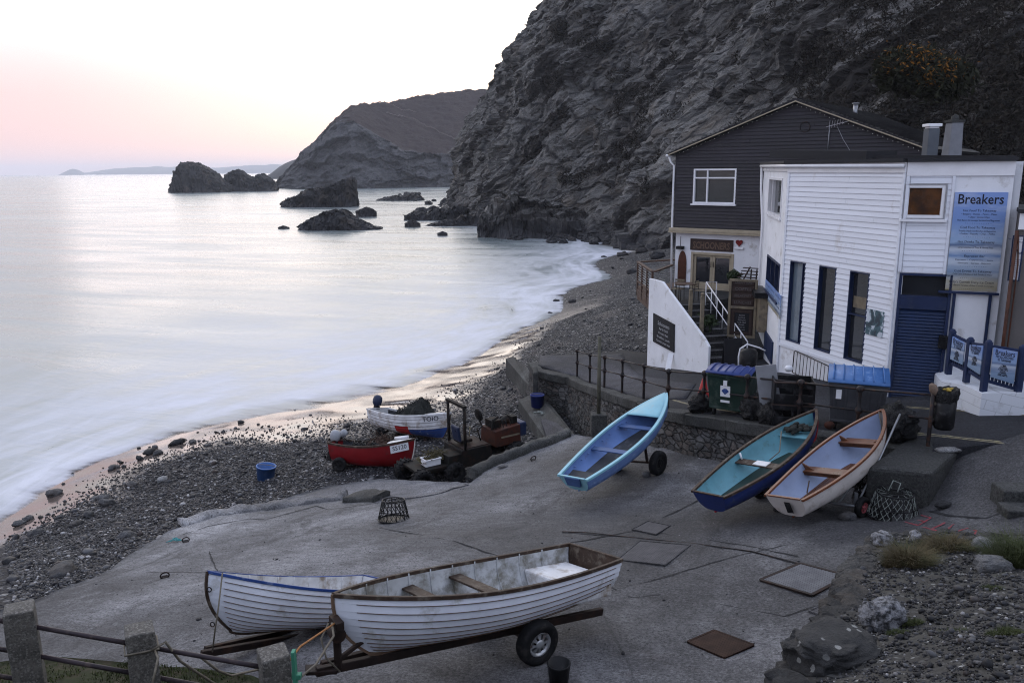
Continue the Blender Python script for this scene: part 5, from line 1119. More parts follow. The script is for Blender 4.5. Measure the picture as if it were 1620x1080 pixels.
mb = MB(); mf.box(mb, .091, mf.L-.091, r[2]+.091, zm-.051, -.03, .0); mf.frame(mb, (.14, mf.L-.14, r[2]+.13, zm-.1), .1, .001, .03); b2 = mb.build('lower_board', M_BRWOOD, t_, True, .008)
mb = MB(); mf.box(mb, .241, mf.L-.241, r[2]+.231, zm-.201, .001, .012); cb = mb.build('chalk_panel', M_CHALK, t_, True); mb = MB()
for k in range(7): mf.text(mb, mf.L/2, zm-.31-.09*k, ('Specials', 'Soup of the day', 'Fish pie', 'Crab salad', 'Mussels', 'Cream tea', 'Ice cream')[k], .07, .015, width=mf.L*(.2+.03*(k*5 % 4)))
mb.build('lettering', M_CHALKW, cb, True)
# white tube handrail
hr = thing('handrail', 'white tubular handrail climbing the steps', 'handrail', SW.P(Lw-.6, z0_, -.3-width+.15)); off = -.28-width+.22
mb = MB(); pa = SW.P(Lw-.5, z0_+.95, off); pb = SW.P(aT+.55, FLR+.9, off); pc = SW.P(aT+.55, FLR+.9, off-.45); mb.tube([SW.P(Lw-.5, z0_+.12, off), pa, pb, pc, SW.P(aT+.55, FLR, off-.45)], .026, 8); mb.tube([pa-Vector((0, 0, .45)), pb-Vector((0, 0, .45)), pc-Vector((0, 0, .45))], .02, 8); mb.build('rail', M_UPVC, hr, True)
for k in range(1, 8):
    q = pa.lerp(pb, k/7.0); g = MB(); g.tube([q, q-Vector((0, 0, .93))], .018, 6); g.build('baluster', M_UPVC, hr, True)
# sign on the stair wall
r = [SW.sp(x, y) for x, y in ((1034.5, 540), (1067.5, 557.5), (1068, 513), (1035, 495))]; t_ = thing('chalk_sign', 'dark chalk menu board screwed to the white stair wall', 'sign', SW.P(*r[0])); mb = MB(); mb.poly_prism([SW.P(a, z, .01) for a, z in r], SW.Nn*.04); mb.build('board', M_CHALK, t_, True, .006); mb = MB(); dzs = (r[1][1]-r[0][1])/(r[1][0]-r[0][0]); ctr = (r[0][0]+r[1][0])/2; wv = abs(r[1][0]-r[0][0]); tp = (r[2][1]+r[3][1])/2
for k, (b_, sz, wq) in enumerate((('Schooners', .22, .55), ('Bar & Grill', .13, .4), ('Fresh fish', .12, .45), ('Breakfast  Lunch', .12, .6), ('Cornish cream teas', .12, .65))):
    V, Fc = text_geo(b_, sz, 'CENTER', .002, 0, wv*wq); mb.add([SW.P(ctr+v.x, tp-.33-.17*k+v.y+dzs*v.x, .054) for v in V], Fc)
mb.build('lettering', M_CHALKW, t_, True)
mb = MB(); p0 = SW.P(*SW.sp(1064, 558), .06); p1 = SW.P(SW.sp(1068, 585)[0]+.1, 4.45, .35); mb.bar(p0, p1, .2, .02); tag(mb.build('leaning_plank', M_UPVC, bevel=.005, origin=p1), 'white plank leaning against the stair wall below the chalk board', 'plank')
# deck with rail on the seaward side of the house
dk = thing('deck', 'timber deck with a red-brown rail on the sea side of the house', 'deck', HF.P(-.9, 6.4, .5)); dl = [Pd(1031, 480, 34.6), Pd(1008, 470, 38.3)]
c0 = Vector((dl[0].x, dl[0].y, 0)); c1 = Vector((dl[1].x, dl[1].y, 0)); c2 = HF.P(-.05, 0, -3.2); c3 = HF.P(.1, 0, .0); dz = 6.55
mb = MB(); ngon(mb, [c0, c3, c2, c1], dz-.12, dz); mb.build('floor', M_DECK, dk, True)
mb = MB()
for k in range(4): mb.bar(c0+Vector((0, 0, dz-.2-.13*k)), c1+Vector((0, 0, dz-.2-.13*k)), .04, .115); mb.bar(c0+Vector((.03, 0, dz-.2-.13*k)), c3+Vector((0, 0, dz-.2-.13*k)), .04, .115)
mb.build('skirting_board', M_DECK, dk, True, .005)
for i, p in enumerate([c0, c0.lerp(c1, .33), c0.lerp(c1, .67), c1, c1.lerp(c2, .6)]):
    mb = MB(); mb.box(p+Vector((0, 0, dz+.3)), (.09, .09, 1.6)); mb.build('post', M_DECK, dk, True, .008)
mb = MB(); H2 = dz+1.12; mb.bar(c0+Vector((0, 0, H2)), c1+Vector((0, 0, H2)), .14, .07); mb.bar(c1+Vector((0, 0, H2)), c2+Vector((0, 0, H2)), .14, .07); mb.bar(c0+Vector((.1, 0, H2)), c3+Vector((-.1, 0, H2)), .14, .07); mb.bar(c0+Vector((0, 0, dz+.2)), c1+Vector((0, 0, dz+.2)), .06, .07); mb.build('handrail', M_DECK, dk, True, .008)
mb = MB()
for k in range(1, 8): z = dz+.2+.115*k; mb.tube([c0+Vector((0, 0, z)), c1+Vector((0, 0, z))], .01, 5); mb.tube([c1+Vector((0, 0, z)), c2+Vector((0, 0, z))], .01, 5)
mb.build('wire', M_GALV, dk, True)
# terrace furniture: chairs, table, planters, post
def chair(p, rz, label, m=M_TIMBER):
    t = thing('cafe_chair', label, 'chair', mat=Matrix.Translation(p)@Matrix.Rotation(rz, 4, 'Z'), group='chairs on the terrace')
    for sx in (-.2, .2):
        for sy in (-.2, .2): g = MB(); g.tube([(sx, sy, 0), (sx*.9, sy*.9, .45 if sy < 0 else .86)], .014, 6); g.build('leg', M_BLACKIRON, t)
    g = MB()
    for k in range(5): g.box((0, -.18+.09*k, .46), (.42, .075, .02))
    g.build('seat', m, t); g = MB()
    for k in range(3): g.box((0, .19, .6+.1*k), (.42, .02, .07))
    g.build('backrest', m, t); return t
def terr(px, py): r = ray(px, py); return CAM+r*((FLR-CAMZ)/r.z)
chair(terr(1108, 477), .9, 'slatted cafe chair standing in front of the glazed doors'); chair(terr(1072, 474), -.6, 'slatted cafe chair pushed to the table behind the stair wall')
p = terr(1082, 476); t_ = thing('cafe_table', 'slatted table on the terrace behind the stair wall', 'table', p); g = MB()
for k in range(7): g.box((0, -.3+.1*k, .72), (.7, .085, .025))
g.build('top', M_DECK, t_)
for sx in (-.28, .28):
    for sy in (-.28, .28): g = MB(); g.tube([(sx, sy, .71), (sx, sy, 0)], .018, 6); g.build('leg', M_BLACKIRON, t_)
for k, (px, py, lab) in enumerate(((1077, 480, 'pale round-topped timber post on the terrace edge above the stair wall'), (1095, 492, 'pale square timber post at the head of the steps'))):
    p = SW.P(SW.sp(px, py)[0], 0, -.4); b_ = FLR-.9; mb = MB(); mb.box((p.x, p.y, b_+.85), (.13, .13, 1.7)); mb.lump((p.x, p.y, b_+1.75), (.08, .08, .06), 1, 2, 0); tag(mb.build('timber_post', M_TIMBER, bevel=.01, origin=(p.x, p.y, b_)), lab, 'post')
def planter(p, label, s=.3):
    t = thing('planter', label, 'planter', p); g = MB(); g.lathe([(0, 0), (s*.7, 0), (s, s*1.3), (s*.88, s*1.3), (s*.8, s*1.1), (0, s*1.1)], 16); g.build('pot', M_CAP, t)
    rg = np.random.default_rng(int(p.x*100) % 99); P_ = rg.normal(size=(60, 3))*np.array([s*.6, s*.6, s*.4])+np.array([0, 0, s*2.]); V, Fq = leaf_cloud(P_, None, .12, 5, .05, rg); o = np_mesh('foliage', V, Fq, worn('planter leaves', (.03, .045, .02), .8), False); o.parent = t
planter(SW.P(SW.sp(1092, 488)[0], FLR-.6, -.75), 'leafy planter by the post at the head of the steps', .2)
planter(HF.P(HF.sp(1172, 440)[0], FLR+.35, .8), 'spiky planter behind the menu frame', .2)
mb = MB(); q0 = HF.P(HF.sp(1176, 440)[0], 0, 1.2); fx = Fac(HF.P(HF.sp(1174, 440)[0], 0, 1.3), HF.P(HF.sp(1215, 440)[0], 0, 1.3))
for k in range(9): f = k/8; mb.bar(fx.P(.05+.42*f, 6.9+1.0*f, .35-.5*f), fx.P(fx.L, 6.9+1.0*f, .35-.5*f), .14, .03)
mb.bar(fx.P(.3, 6.7, .3), fx.P(.75, 7.95, -.2), .05, .05); mb.bar(fx.P(fx.L-.1, 6.0, .0), fx.P(fx.L-.1, 7.85, -.2), .05, .05); mb.bar(fx.P(.8, 6.0, -.1), fx.P(.8, 7.85, -.2), .05, .05)
tag(mb.build('slatted_shelter', M_BRWOOD, bevel=.006, origin=fx.P(0, 6)), 'dark slatted sloping shelter behind the menu frame', 'shelter')
# ------------------------------------------------------------ sea wall, apron, railing
WP = [(corner.x-.25, corner.y+1.2), (corner.x-.05, corner.y-.1)]+offs(RAIL, .30)
endp = Pz(1520, 712, 6.2); WP = WP[:-1]+[WP[-1]]
def wall_top(x, y): return road_fn(x, y)+.04
def wall_base(x, y):
    return min(slip_fn(x, y), wall_top(x, y)-.3) if inside(slip_poly, np.array([x]), np.array([y]))[0] else min(slip_fn(x, y), beach_fn(x, y))
def sea_wall():
    root = thing('sea_wall', 'old rubble sea wall with concrete coping between the promenade and the slipway', 'wall', (WP[6][0], WP[6][1], 3))
    Q = []
    for a, b in zip(WP[:-1], WP[1:]):
        a = Vector(a); b = Vector(b); k = max(1, int((b-a).length/.16)); Q += [a+(b-a)*j/k for j in range(k)]
    Q.append(Vector(WP[-1])); N_ = []
    for i in range(len(Q)):
        t = (Q[min(i+1, len(Q)-1)]-Q[max(i-1, 0)]).normalized(); N_.append(Vector((t.y, -t.x)))
    m = 16; vs = []
    for q, n in zip(Q, N_):
        zt = wall_top(q.x, q.y)-.34; p = q+n*.3; zb = min(wall_base(p.x, p.y), zt-.2)-.35
        for j in range(m): f = j/(m-1); o = .25*(1-f); p = q+n*o; vs.append((p.x, p.y, zb+(zt-zb)*f))
    V = np.array(vs); a = fbm(V*np.array([2.2, 2.2, 4.])+3, 4)*.07; nn = np.repeat(np.array([(n.x, n.y) for n in N_]), m, axis=0); V[:, :2] += nn*a[:, None]
    mb = MB(); mb.add([tuple(v) for v in V], [tuple(int(x) for x in f) for f in grid_faces(len(Q), m)], 0, True); mb.build('masonry', M_RUBBLE, root, True)
    # coping: blocks about 1.6 m long
    i = 0; mb = MB(); blk = 10
    while i < len(Q)-1:
        j = min(i+blk, len(Q)-1); g = .0; ring = []; rz = random.uniform(-.012, .012)
        for k in range(i, j+1):
            q, n = Q[k], N_[k]; zt = wall_top(q.x, q.y)+rz
            f = (.012 if k == i else (-.012 if k == j else 0)); t = Vector((-n.y, n.x)); qq = q+t*f
            ring.append([(qq.x+n.x*o, qq.y+n.y*o, zt+z) for o, z in ((-.35, -.34), (-.35, 0), (.05, .0), (.085, -.03), (.09, -.3), (.06, -.34))])
        vs = [v for r_ in ring for v in r_]; c = 6; nn = len(ring)
        vs = np.array(vs)+np.c_[[fbm(np.array(vs)*1.8+s_, 3)*.022 for s_ in (1, 5, 9)]].T; fs = [(a*c+b, a*c+(b+1) % c, (a+1)*c+(b+1) % c, (a+1)*c+b) for a in range(nn-1) for b in range(c)]+[tuple(range(c)), tuple((nn-1)*c+b for b in range(c-1, -1, -1))]
        mb.add([tuple(v) for v in vs], fs, 0, False); i = j
    mb.build('coping', M_CAP, root, True)
    # end block with its sloping toe
    e0 = Q[-1]; mb = MB(); P0 = [Vector(Pz(a, b, 6.17)[:2]) for a, b in ((1372, 738), (1473, 750), (1524, 706), (1440, 690))]
    zt = 6.17; mb.hexa([(p.x, p.y, 4.6) for p in P0]+[(p.x, p.y, zt+(.02 if k in (1, 2) else 0)) for k, p in enumerate(P0)]); mb.build('end_block', M_CAP, root, True, .07)
    return root
sea_wall()
def block(name, L, z0, mat, label=None, bev=.03):
    mb = MB(); n = len(L); P_ = [Pz(a, b, z) for a, b, z in L]; mb.add([(p.x, p.y, z0) for p in P_]+[tuple(p) for p in P_], [tuple(range(n-1, -1, -1)), tuple(range(n, 2*n))]+[(i, (i+1) % n, n+(i+1) % n, n+i) for i in range(n)])
    o = mb.build(name, mat, bevel=bev); return tag(o, kind='structure') if label is None else tag(o, label, 'wall')
block('groyne_wall', [(800, 567, 2.1), (812, 563, 2.15), (846, 590, 2.9), (845, 618, 2.5), (838, 612, 2.4)], .2, M_CAP, 'tapering concrete toe wall running from the sea wall on to the shingle')
block('apron', [(820, 632, 2.0), (834, 626, 2.1), (846, 618, 2.15), (872, 640, 2.3), (912, 690, 3.1), (905, 700, 3.0), (868, 702, 2.2)], .3, M_CAP)
block('apron', [(856, 664, 2.3), (872, 660, 2.35), (905, 688, 3.25), (868, 700, 2.5)], 1., M_ROADPALE)
mb = MB(); p = Pd(848, 582, 33.6); mb.hexa([(p.x-.16, p.y-.1, 1.4), (p.x+.1, p.y-.1, 1.4), (p.x+.12, p.y+.9, 1.4), (p.x-.14, p.y+.9, 1.4), (p.x-.13, p.y, 3.62), (p.x+.08, p.y, 3.62), (p.x+.1, p.y+.8, 3.7), (p.x-.11, p.y+.8, 3.7)]); tag(mb.build('pier', M_CAP, bevel=.06, origin=(p.x, p.y, 1.4)), 'small weathered concrete pier at the seaward corner of the sea wall', 'pier')
def railing():
    root = thing('railing', 'black iron promenade railing with knobbed posts and two rails', 'railing', (*RAIL[4], road_fn(*RAIL[4])))
    tops = []
    px_list = [0, 1, 2, 3, 4, 5, 6, 7, 8, 9, 10]
    for i in px_list:
        x, y = RAIL[i]; zb = road_fn(x, y)+.03; h = 1.15 if i < 10 else 1.2; mb = MB(); r = .042
        prof = [(r, -.1), (r, .50)]
        if i < 10: prof += [(.075, .56), (.085, .60), (.075, .64), (r*.95, .70), (r*.9, h-.14), (.07, h-.10), (.09, h-.05), (.075, h), (.03, h+.03), (0, h+.035)]
        else: prof += [(r, h), (0, h)]
        mb.lathe(prof, 12, Matrix.Translation((x, y, zb))); mb.build('post', M_BLACKIRON, root, True); tops.append((Vector((x, y, zb+(.60))), Vector((x, y, zb+(h-.05 if i < 10 else 1.12)))))
    for q in (0, 1):
        for k in range(10):
            mb = MB(); mb.tube([tops[k][q], tops[k+1][q]], .024, 8); mb.build('rail', M_BLACKIRON, root, True)
railing()
mb = MB(); p = Pd(947, 650, 25.5); p = Vector((p.x, p.y, Pd(947, 655, 25.5).z)); zt = Pd(947, 527, 25.5).z; mb.cyl((p.x, p.y, p.z), (p.x, p.y, zt), .065, 10, 0, .055); tag(mb.build('timber_post', worn('mossy pole', (.10, .095, .07), .85, .35, 3, (.05, .05, .04), .5, 5), origin=p), 'tall bare weathered pole standing at the foot of the sea wall', 'post')
mb = MB(); mb.box((p.x, p.y, p.z-.35), (.5, .45, .75)); tag(mb.build('pole_footing', M_CAP, bevel=.04, origin=(p.x, p.y, p.z-.7)), 'square concrete footing of the tall pole against the sea wall', 'footing')
# ============================================================ BOATS
M_BWHITE = worn('white boat paint', (.66, .68, .74), .4, .12, 1.8, (.36, .35, .32), .22, 2.4, .1, 60)
M_BWHITE2 = worn('grubby white boat paint', (.60, .60, .61), .5, .2, 2.5, (.22, .17, .12), .42, 2.2, .2, 50)
M_BIN = worn('grey-white boat inside', (.40, .41, .42), .6, .25, 2.2, (.12, .11, .085), .65, 2.4, .2, 40)
M_RAIL = worn('brown weathered rail', (.042, .026, .018), .6, .4, 5, (.11, .09, .07), .4, 7, .3, 60)
M_SEAM = worn('brown plank seam', (.12, .075, .05), .7, .3, 6)
M_BLUE_T = worn('royal blue trim', (.022, .055, .20), .45, .25, 4, (.20, .24, .34), .25, 5)
M_LB = worn('mid blue boat paint', (.12, .19, .38), .45, .18, 2.2, (.3, .38, .52), .18, 3)
M_LBIN = worn('blue boat inside paint', (.12, .20, .42), .5, .2, 2.2, (.10, .12, .2), .3, 3)
M_AQUA = worn('aqua boat paint', (.22, .44, .52), .45, .12, 2.5, (.3, .4, .42), .2, 4)
M_PURPLE = worn('violet thwart paint', (.045, .085, .20), .5, .25, 3)
M_NAVYB = worn('navy boat paint', (.018, .032, .125), .35, .25, 2, (.05, .06, .10), .25, 3)
M_TURQ = worn('turquoise boat inside', (.13, .30, .355), .5, .2, 2, (.09, .16, .16), .35, 2.4)
M_REDB = worn('red antifouling', (.26, .015, .018), .5, .25, 3)
M_GRNFL = worn('dark green floor', (.018, .04, .035), .6, .4, 3)
M_VRAIL = worn('varnished rail', (.13, .045, .020), .3, .3, 5, (.10, .04, .02), .35, 6, .1, 50)
M_CREAM = worn('cream boat paint', (.50, .46, .43), .38, .12, 2, (.30, .26, .22), .25, 3)
M_LAV = worn('pale blue boat inside', (.25, .30, .42), .45, .12, 2.4, (.2, .22, .28), .2, 3)
M_TEAK = worn('varnished thwart', (.12, .052, .028), .35, .35, 4, (.09, .04, .025), .35, 5)
M_GREYFL = worn('grey boat floor', (.042, .045, .052), .7, .35, 3, (.09, .09, .10), .3, 5)
M_HULLRED = worn('red hull paint', (.17, .006, .009), .4, .2, 2, (.10, .02, .02), .25, 3)
M_RUB = worn('black rubber', (.007, .007, .008), .75, .4, 6, (.035, .032, .03), .4, 7, .4, 40)
M_RUST = worn('rusty painted steel', (.022, .014, .012), .7, .45, 3, (.045, .022, .014), .45, 4, .5, 40)
M_RIM = worn('silver wheel rim', (.40, .41, .42), .35, .25, 6, (.12, .07, .05), .4, 9, .1, 60, metal=.6)
M_ROPE = worn('rope', (.16, .14, .11), .9, .3, 30); M_ROPEO = worn('orange rope', (.28, .13, .05), .9, .3, 30)
M_NET = worn('dark netting', (.020, .022, .02), .9, .5, 15); M_TWINE = worn('pale twine', (.2, .22, .2), .9, .3, 20)
M_ORANGE = worn('faded orange paint', (.075, .02, .010), .65, .5, 3, (.022, .014, .012), .75, 3, .4, 40)
M_COWL = worn('grey engine cowl', (.30, .31, .33), .4, .2, 4); M_COWLD = worn('dark blue engine cowl', (.02, .028, .06), .35, .25, 4)
def boat(name, label, S, B, beam, hs, hb, depth=.55, roll=0, hull=None, inner=None, gun=None, tran=None, keel=None, clink=0, seam=None, tr=.74, um=.42, rk=.10, dip=.10, mats2=None, rule=None, thw=(), thwm=None, thwdrop=.14, floor=None, floorz=.09, deck=None, gunw=.055, gunh=.05, trake=.10, full=.62, stband=True, lap=.014, group=None, flooru=(.08, .82), ribs=9):
    S = Vector(S); B = Vector(B); D = B-S; Lt = D.length; L = math.sqrt(max(.1, Lt*Lt-(hb-hs)**2)); loc_p = math.atan2(hb-hs, L)
    yaw = math.atan2(D.y, D.x); wp = math.asin(D.z/Lt); pit = wp-loc_p
    Rm = Matrix.Rotation(yaw, 4, 'Z')@Matrix.Rotation(-pit, 4, 'Y')@Matrix.Rotation(R(roll), 4, 'X')
    org = S-(Rm@Vector((0, 0, hs))); M = Matrix.Translation(org)@Rm
    root = thing(name, label, 'boat', mat=M, group=group)
    def hbr(u):
        if u < um: return beam/2*(tr+(1-tr)*math.sin(math.pi/2*u/um)**.9)
        t = (u-um)/(1-um); return beam/2*max(0, (1-t**2.15))**.92
    def zs(u): return hs+(hb-hs)*u**2.0-dip*math.sin(math.pi*u**.9)
    def zk(u): return .10*max(0, (.45-u)/.45)**2+.06*max(0, (u-.75)/.25)**2
    def sec(u, w, inset=0.):
        th = w*math.pi/2; b = max(0, hbr(u)-inset); v = max(0, (u-.45)/.55)**1.5
        zf = (1-math.cos(th))*(1-.62*v)+w*.62*v; yf = math.sin(th)**(full+.5*v)
        z = zk(u)+inset*(1-.7*w)+(zs(u)-zk(u)-inset*(1-.7*w))*zf
        x = L*u*(1-rk*(1-zf)**2.4*u**5)-trake*zf*(1-u)**5-(inset*.9*u**8)
        return Vector((x, b*yf, z))
    nu = 44; us = [1-(1-i/(nu-1))**1.25 for i in range(nu)]
    mb = MB(); sm = MB(); ns = clink or 14
    for sg in (1, -1):
        for j in range(ns):
            w0, w1 = .02+.98*j/ns, .02+.98*(j+1)/ns; lp = lap if clink else 0; rows = []
            for u in us:
                a, b = sec(u, w0), sec(u, w1); n = Vector((0, (b-a).z, -(b-a).y)); n = n.normalized() if n.length > 1e-6 else Vector((0, 1, 0)); fade = min(1, (1-u)*9)
                a2 = a+n*lp*fade; rows.append((a, a2, b))
            vs = [Vector((p.x, p.y*sg, p.z)) for r in rows for p in r]; fs = []; mi = []
            for i in range(nu-1):
                if lp: fs.append((3*i, 3*i+3, 3*i+4, 3*i+1))
                fs.append((3*i+1, 3*i+4, 3*i+5, 3*i+2))
            for f in fs:
                c = sum((vs[k] for k in f), Vector())/4; m_ = rule(c.x/L, (j+.5)/ns, sg) if rule else 0; mb.add([vs[k] for k in f], [tuple(range(4))], m_, True)
            if clink and seam and j > 0:
                pts = [Vector((r[1].x, (r[1].y+.002)*sg, r[1].z-.004)) for r in rows[1:-4]]; sm.tube(pts, .0055, 4)
    # weld coincident verts for smooth shading
    o = mb.build('hull', [hull]+(mats2 or []), root); bm = bmesh.new(); bm.from_mesh(o.data); bmesh.ops.remove_doubles(bm, verts=bm.verts, dist=.0008); bmesh.ops.recalc_face_normals(bm, faces=bm.faces); bm.to_mesh(o.data); bm.free()
    if clink:
        e = o.modifiers.new('edge', 'EDGE_SPLIT'); e.split_angle = R(35)
    if sm.v: sm.build('plank_seam', seam, o)
    mb = MB(); nw = 14; vs = []
    ui = [.012+(1-.022)*u for u in us[:-1]]
    for sg in (1, -1):
        g = []
        for u in ui:
            for k in range(nw+1): p = sec(u, k/nw, .022); g.append(Vector((p.x, p.y*sg, p.z)))
        mb.add(g, [tuple(int(x) for x in f) for f in grid_faces(len(ui), nw+1)], 0, True)
    for k in range(ribs):
        u = .12+.74*k/(ribs-1)
        for sg in (1, -1): mb.tube([Vector((p.x, p.y*sg, p.z)) for p in (sec(u, w/10, .026) for w in range(2, 11))], .012, 4)
    mb.build('lining', inner, root, recalc=False)
    # transom
    mb = MB(); pts = [sec(0, k/16) for k in range(1, 17)]; ring = [Vector((p.x, p.y, p.z)) for p in pts]+[Vector((p.x, -p.y, p.z)) for p in reversed(pts)]
    mb.poly_prism(ring, (.032, 0, 0)); mb.build('transom', tran or hull, root)
    # gunwale
    mb = MB()
    for sg in (1, -1):
        P_ = [sec(u, 1) for u in us]; vs = []
        for i, p in enumerate(P_):
            q0 = P_[max(i-1, 0)]; q1 = P_[min(i+1, nu-1)]; t = (q1-q0); n = Vector((-t.y, t.x, 0)); n = n.normalized() if n.length > 1e-6 else Vector((0, 1, 0))
            if n.y < 0: n = -n
            for o_, z_ in ((gunw*.55, -gunh*.7), (gunw*.55, gunh*.3), (-gunw*.45, gunh*.3), (-gunw*.45, -gunh*.7)):
                q = p+n*o_; yy = max(q.y, .004) if o_ < 0 else q.y; vs.append(Vector((q.x, yy*sg, q.z+z_)))
        m = len(P_); fs = [(4*a+b, 4*a+(b+1) % 4, 4*a+4+(b+1) % 4, 4*a+4+b) for a in range(m-1) for b in range(4)]+[(0, 1, 2, 3), tuple(4*(m-1)+b for b in (3, 2, 1, 0))]
        mb.add(vs, fs, 0, False)
    p = sec(0, 1); mb.box((p.x+.016, 0, p.z+.004), (.05, 2*p.y-gunw, gunh*.55)); mb.build('gunwale', gun, root, bevel=.006)
    # keel and stem
    if stband:
        mb = MB(); P_ = [sec(u, 0.0)-Vector((0, 0, .02)) for u in us[:-1]]+[sec(1, w/12)+Vector((.012, 0, 0)) for w in range(0, 13)]
        vs = []
        for i, q in enumerate(P_):
            q0 = P_[max(i-1, 0)]; q1 = P_[min(i+1, len(P_)-1)]; t = (q1-q0).normalized(); n = Vector((t.z, 0, -t.x))
            for a, b in ((.016, -.012), (.016, .02), (-.016, .02), (-.016, -.012)): vs.append(Vector((q.x, a, q.z))+n*b)
        m = len(P_); mb.add(vs, [(4*a+b, 4*a+(b+1) % 4, 4*a+4+(b+1) % 4, 4*a+4+b) for a in range(m-1) for b in range(4)]+[(0, 1, 2, 3), tuple(4*(m-1)+b for b in (3, 2, 1, 0))]); mb.build('keel', keel or gun, root)
    def width_at(u, z, ins=.03):
        lo, hi = 0., 1.
        for _ in range(20):
            m_ = (lo+hi)/2
            if sec(u, m_, ins).z < z: lo = m_
            else: hi = m_
        p = sec(u, lo, ins); return p.y, p.x
    for k, (u, wd, *rest) in enumerate(thw):
        z = zs(u)-(rest[0] if rest else thwdrop); y0, x0 = width_at(u, z); mb = MB(); m_ = rest[1] if len(rest) > 1 else (thwm or gun); u2 = u+wd/L; y1, x1 = width_at(u2, z)
        mb.hexa([(x0, -y0, z-.03), (x1, -y1, z-.03), (x1, y1, z-.03), (x0, y0, z-.03), (x0, -y0, z), (x1, -y1, z), (x1, y1, z), (x0, y0, z)]); mb.build('thwart', m_, root, bevel=.006)
    if floor:
        mb = MB(); fm, nb = floor; z = floorz; ul = [flooru[0]+(flooru[1]-flooru[0])*i/14 for i in range(15)]
        if nb <= 1:
            vs = []
            for u in ul: y, x = width_at(u, zk(u)+z); vs += [(x, -y*.98, zk(u)+z), (x, y*.98, zk(u)+z)]
            mb.add(vs, [(2*i, 2*i+2, 2*i+3, 2*i+1) for i in range(14)])
        else:
            wy = beam*.3
            for b in range(nb):
                y0 = -wy+2*wy*b/nb+.006; y1 = -wy+2*wy*(b+1)/nb-.006; vs = []
                for u in ul: y, x = width_at(u, zk(u)+z); vs += [(x, max(-y, min(y, y0)), zk(u)+z), (x, max(-y, min(y, y1)), zk(u)+z)]
                mb.add(vs, [(2*i, 2*i+2, 2*i+3, 2*i+1) for i in range(14)])
        f_ = mb.build('floorboards', fm, root); s_ = f_.modifiers.new('thick', 'SOLIDIFY'); s_.thickness = .015
    if deck:
        dm, u0 = deck; mb = MB(); vs = []; n = 14; c = 9
        for i in range(n):
            u = u0+(1-u0)*i/(n-1)*.995
            for k in range(c): f = -1+2*k/(c-1); p = sec(u, 1, .01); ins = (.10*L*(1-u0))*(1-f*f)*(1-i/(n-1))**3; vs.append((p.x+ins*-.6+.0, p.y*f, p.z+.012+.05*(1-f*f)*min(1, p.y*3)))
        mb.add(vs, [tuple(int(x) for x in f) for f in grid_faces(n, c)], 0, True); dk_ = mb.build('foredeck', dm, root); s_ = dk_.modifiers.new('thick', 'SOLIDIFY'); s_.thickness = .025
    return root, M, sec, L, zs, width_at
def wheel(root, c, axis, r, w, rim=M_RIM, hub=.58, name='wheel', spokes=7, world=True, tread=0):
    """tyre and rim of one wheel; axis points outward"""
    ax = Vector(axis).normalized(); Mx = Matrix.Translation(Vector(c))@ax.to_track_quat('Z', 'Y').to_matrix().to_4x4()
    mb = MB(); mb.lathe([(r*hub, -w*.5), (r*.86, -w*.52), (r*.97, -w*.38), (r, -w*.15), (r, w*.15), (r*.97, w*.38), (r*.86, w*.52), (r*hub, w*.46), (r*hub*.97, 0), (r*hub, -w*.5)], 30, Mx)
    if tread:
        for k in range(tread):
            a = k*2*math.pi/tread
            for sg in (-1, 1): q0 = Mx@Vector((math.cos(a)*r*1.02, math.sin(a)*r*1.02, sg*w*.08)); a2 = a+.22; q1 = Mx@Vector((math.cos(a2)*r*.98, math.sin(a2)*r*.98, sg*w*.5)); mb.bar(q0, q1, .05, .06, up=(q0-Vector(c)).normalized())
    t = mb.build('wheel', M_RUB, root, world); mb = MB(); rr = r*hub
    mb.lathe([(rr*.98, w*.30), (rr*.94, w*.42), (rr*.84, w*.36), (rr*.72, w*.22)], 24, Mx); mb.lathe([(rr*.36, w*.34), (rr*.32, w*.40), (rr*.14, w*.42), (0, w*.42)], 16, Mx)
    for k in range(spokes):
        a = k*2*math.pi/spokes; b = 2*math.pi/spokes*.30; vs = []
        for q, rad, z in ((a-b, .78, .25), (a+b, .78, .25), (a+b*.9, .30, .36), (a-b*.9, .30, .36)): vs.append(Mx@Vector((math.cos(q)*rr*rad, math.sin(q)*rr*rad, w*z)))
        mb.add(vs, [(0, 1, 2, 3)]); 
    mb.lathe([(rr*.97, -w*.1), (rr*.0, -w*.1)], 20, Mx)
    mb.build('rim', rim, t, world); return t
def gz(p, fn, dz=0): return Vector((p[0], p[1], fn(p[0], p[1])+dz))
# ---- front clinker dinghy with brown rails
S = Pd(934, 873, 12.0); B = Pd(530, 941, 9.4)
b1, M1, sec1, L1, zs1, wa1 = boat('clinker_dinghy', 'white clinker dinghy with dark brown rails on a rusty wheeled trailer', S, B, 1.42, .64, .86, hull=M_BWHITE, inner=M_BIN, gun=M_RAIL, tran=M_RAIL, keel=M_SEAM, clink=10, seam=M_SEAM, tr=.78, um=.42, rk=.11, dip=.03, roll=9, thw=((.46, .2, .13), (.66, .2, .15)), thwm=M_RAIL, floor=(M_BIN, 1), floorz=.1, flooru=(.1, .8))
mb = MB(); z = .40
for u0, u1 in ((.015, .2),):
    y0, x0 = wa1(u0, z); y1, x1 = wa1(u1, z); mb.hexa([(x0+.03, -y0, .12), (x1, -y1*.8, .12), (x1, y1*.8, .12), (x0+.03, y0, .12), (x0+.03, -y0, z), (x1, -y1, z), (x1, y1, z), (x0+.03, y0, z)])
mb.build('stern_seat', M_BWHITE2, b1, bevel=.03)
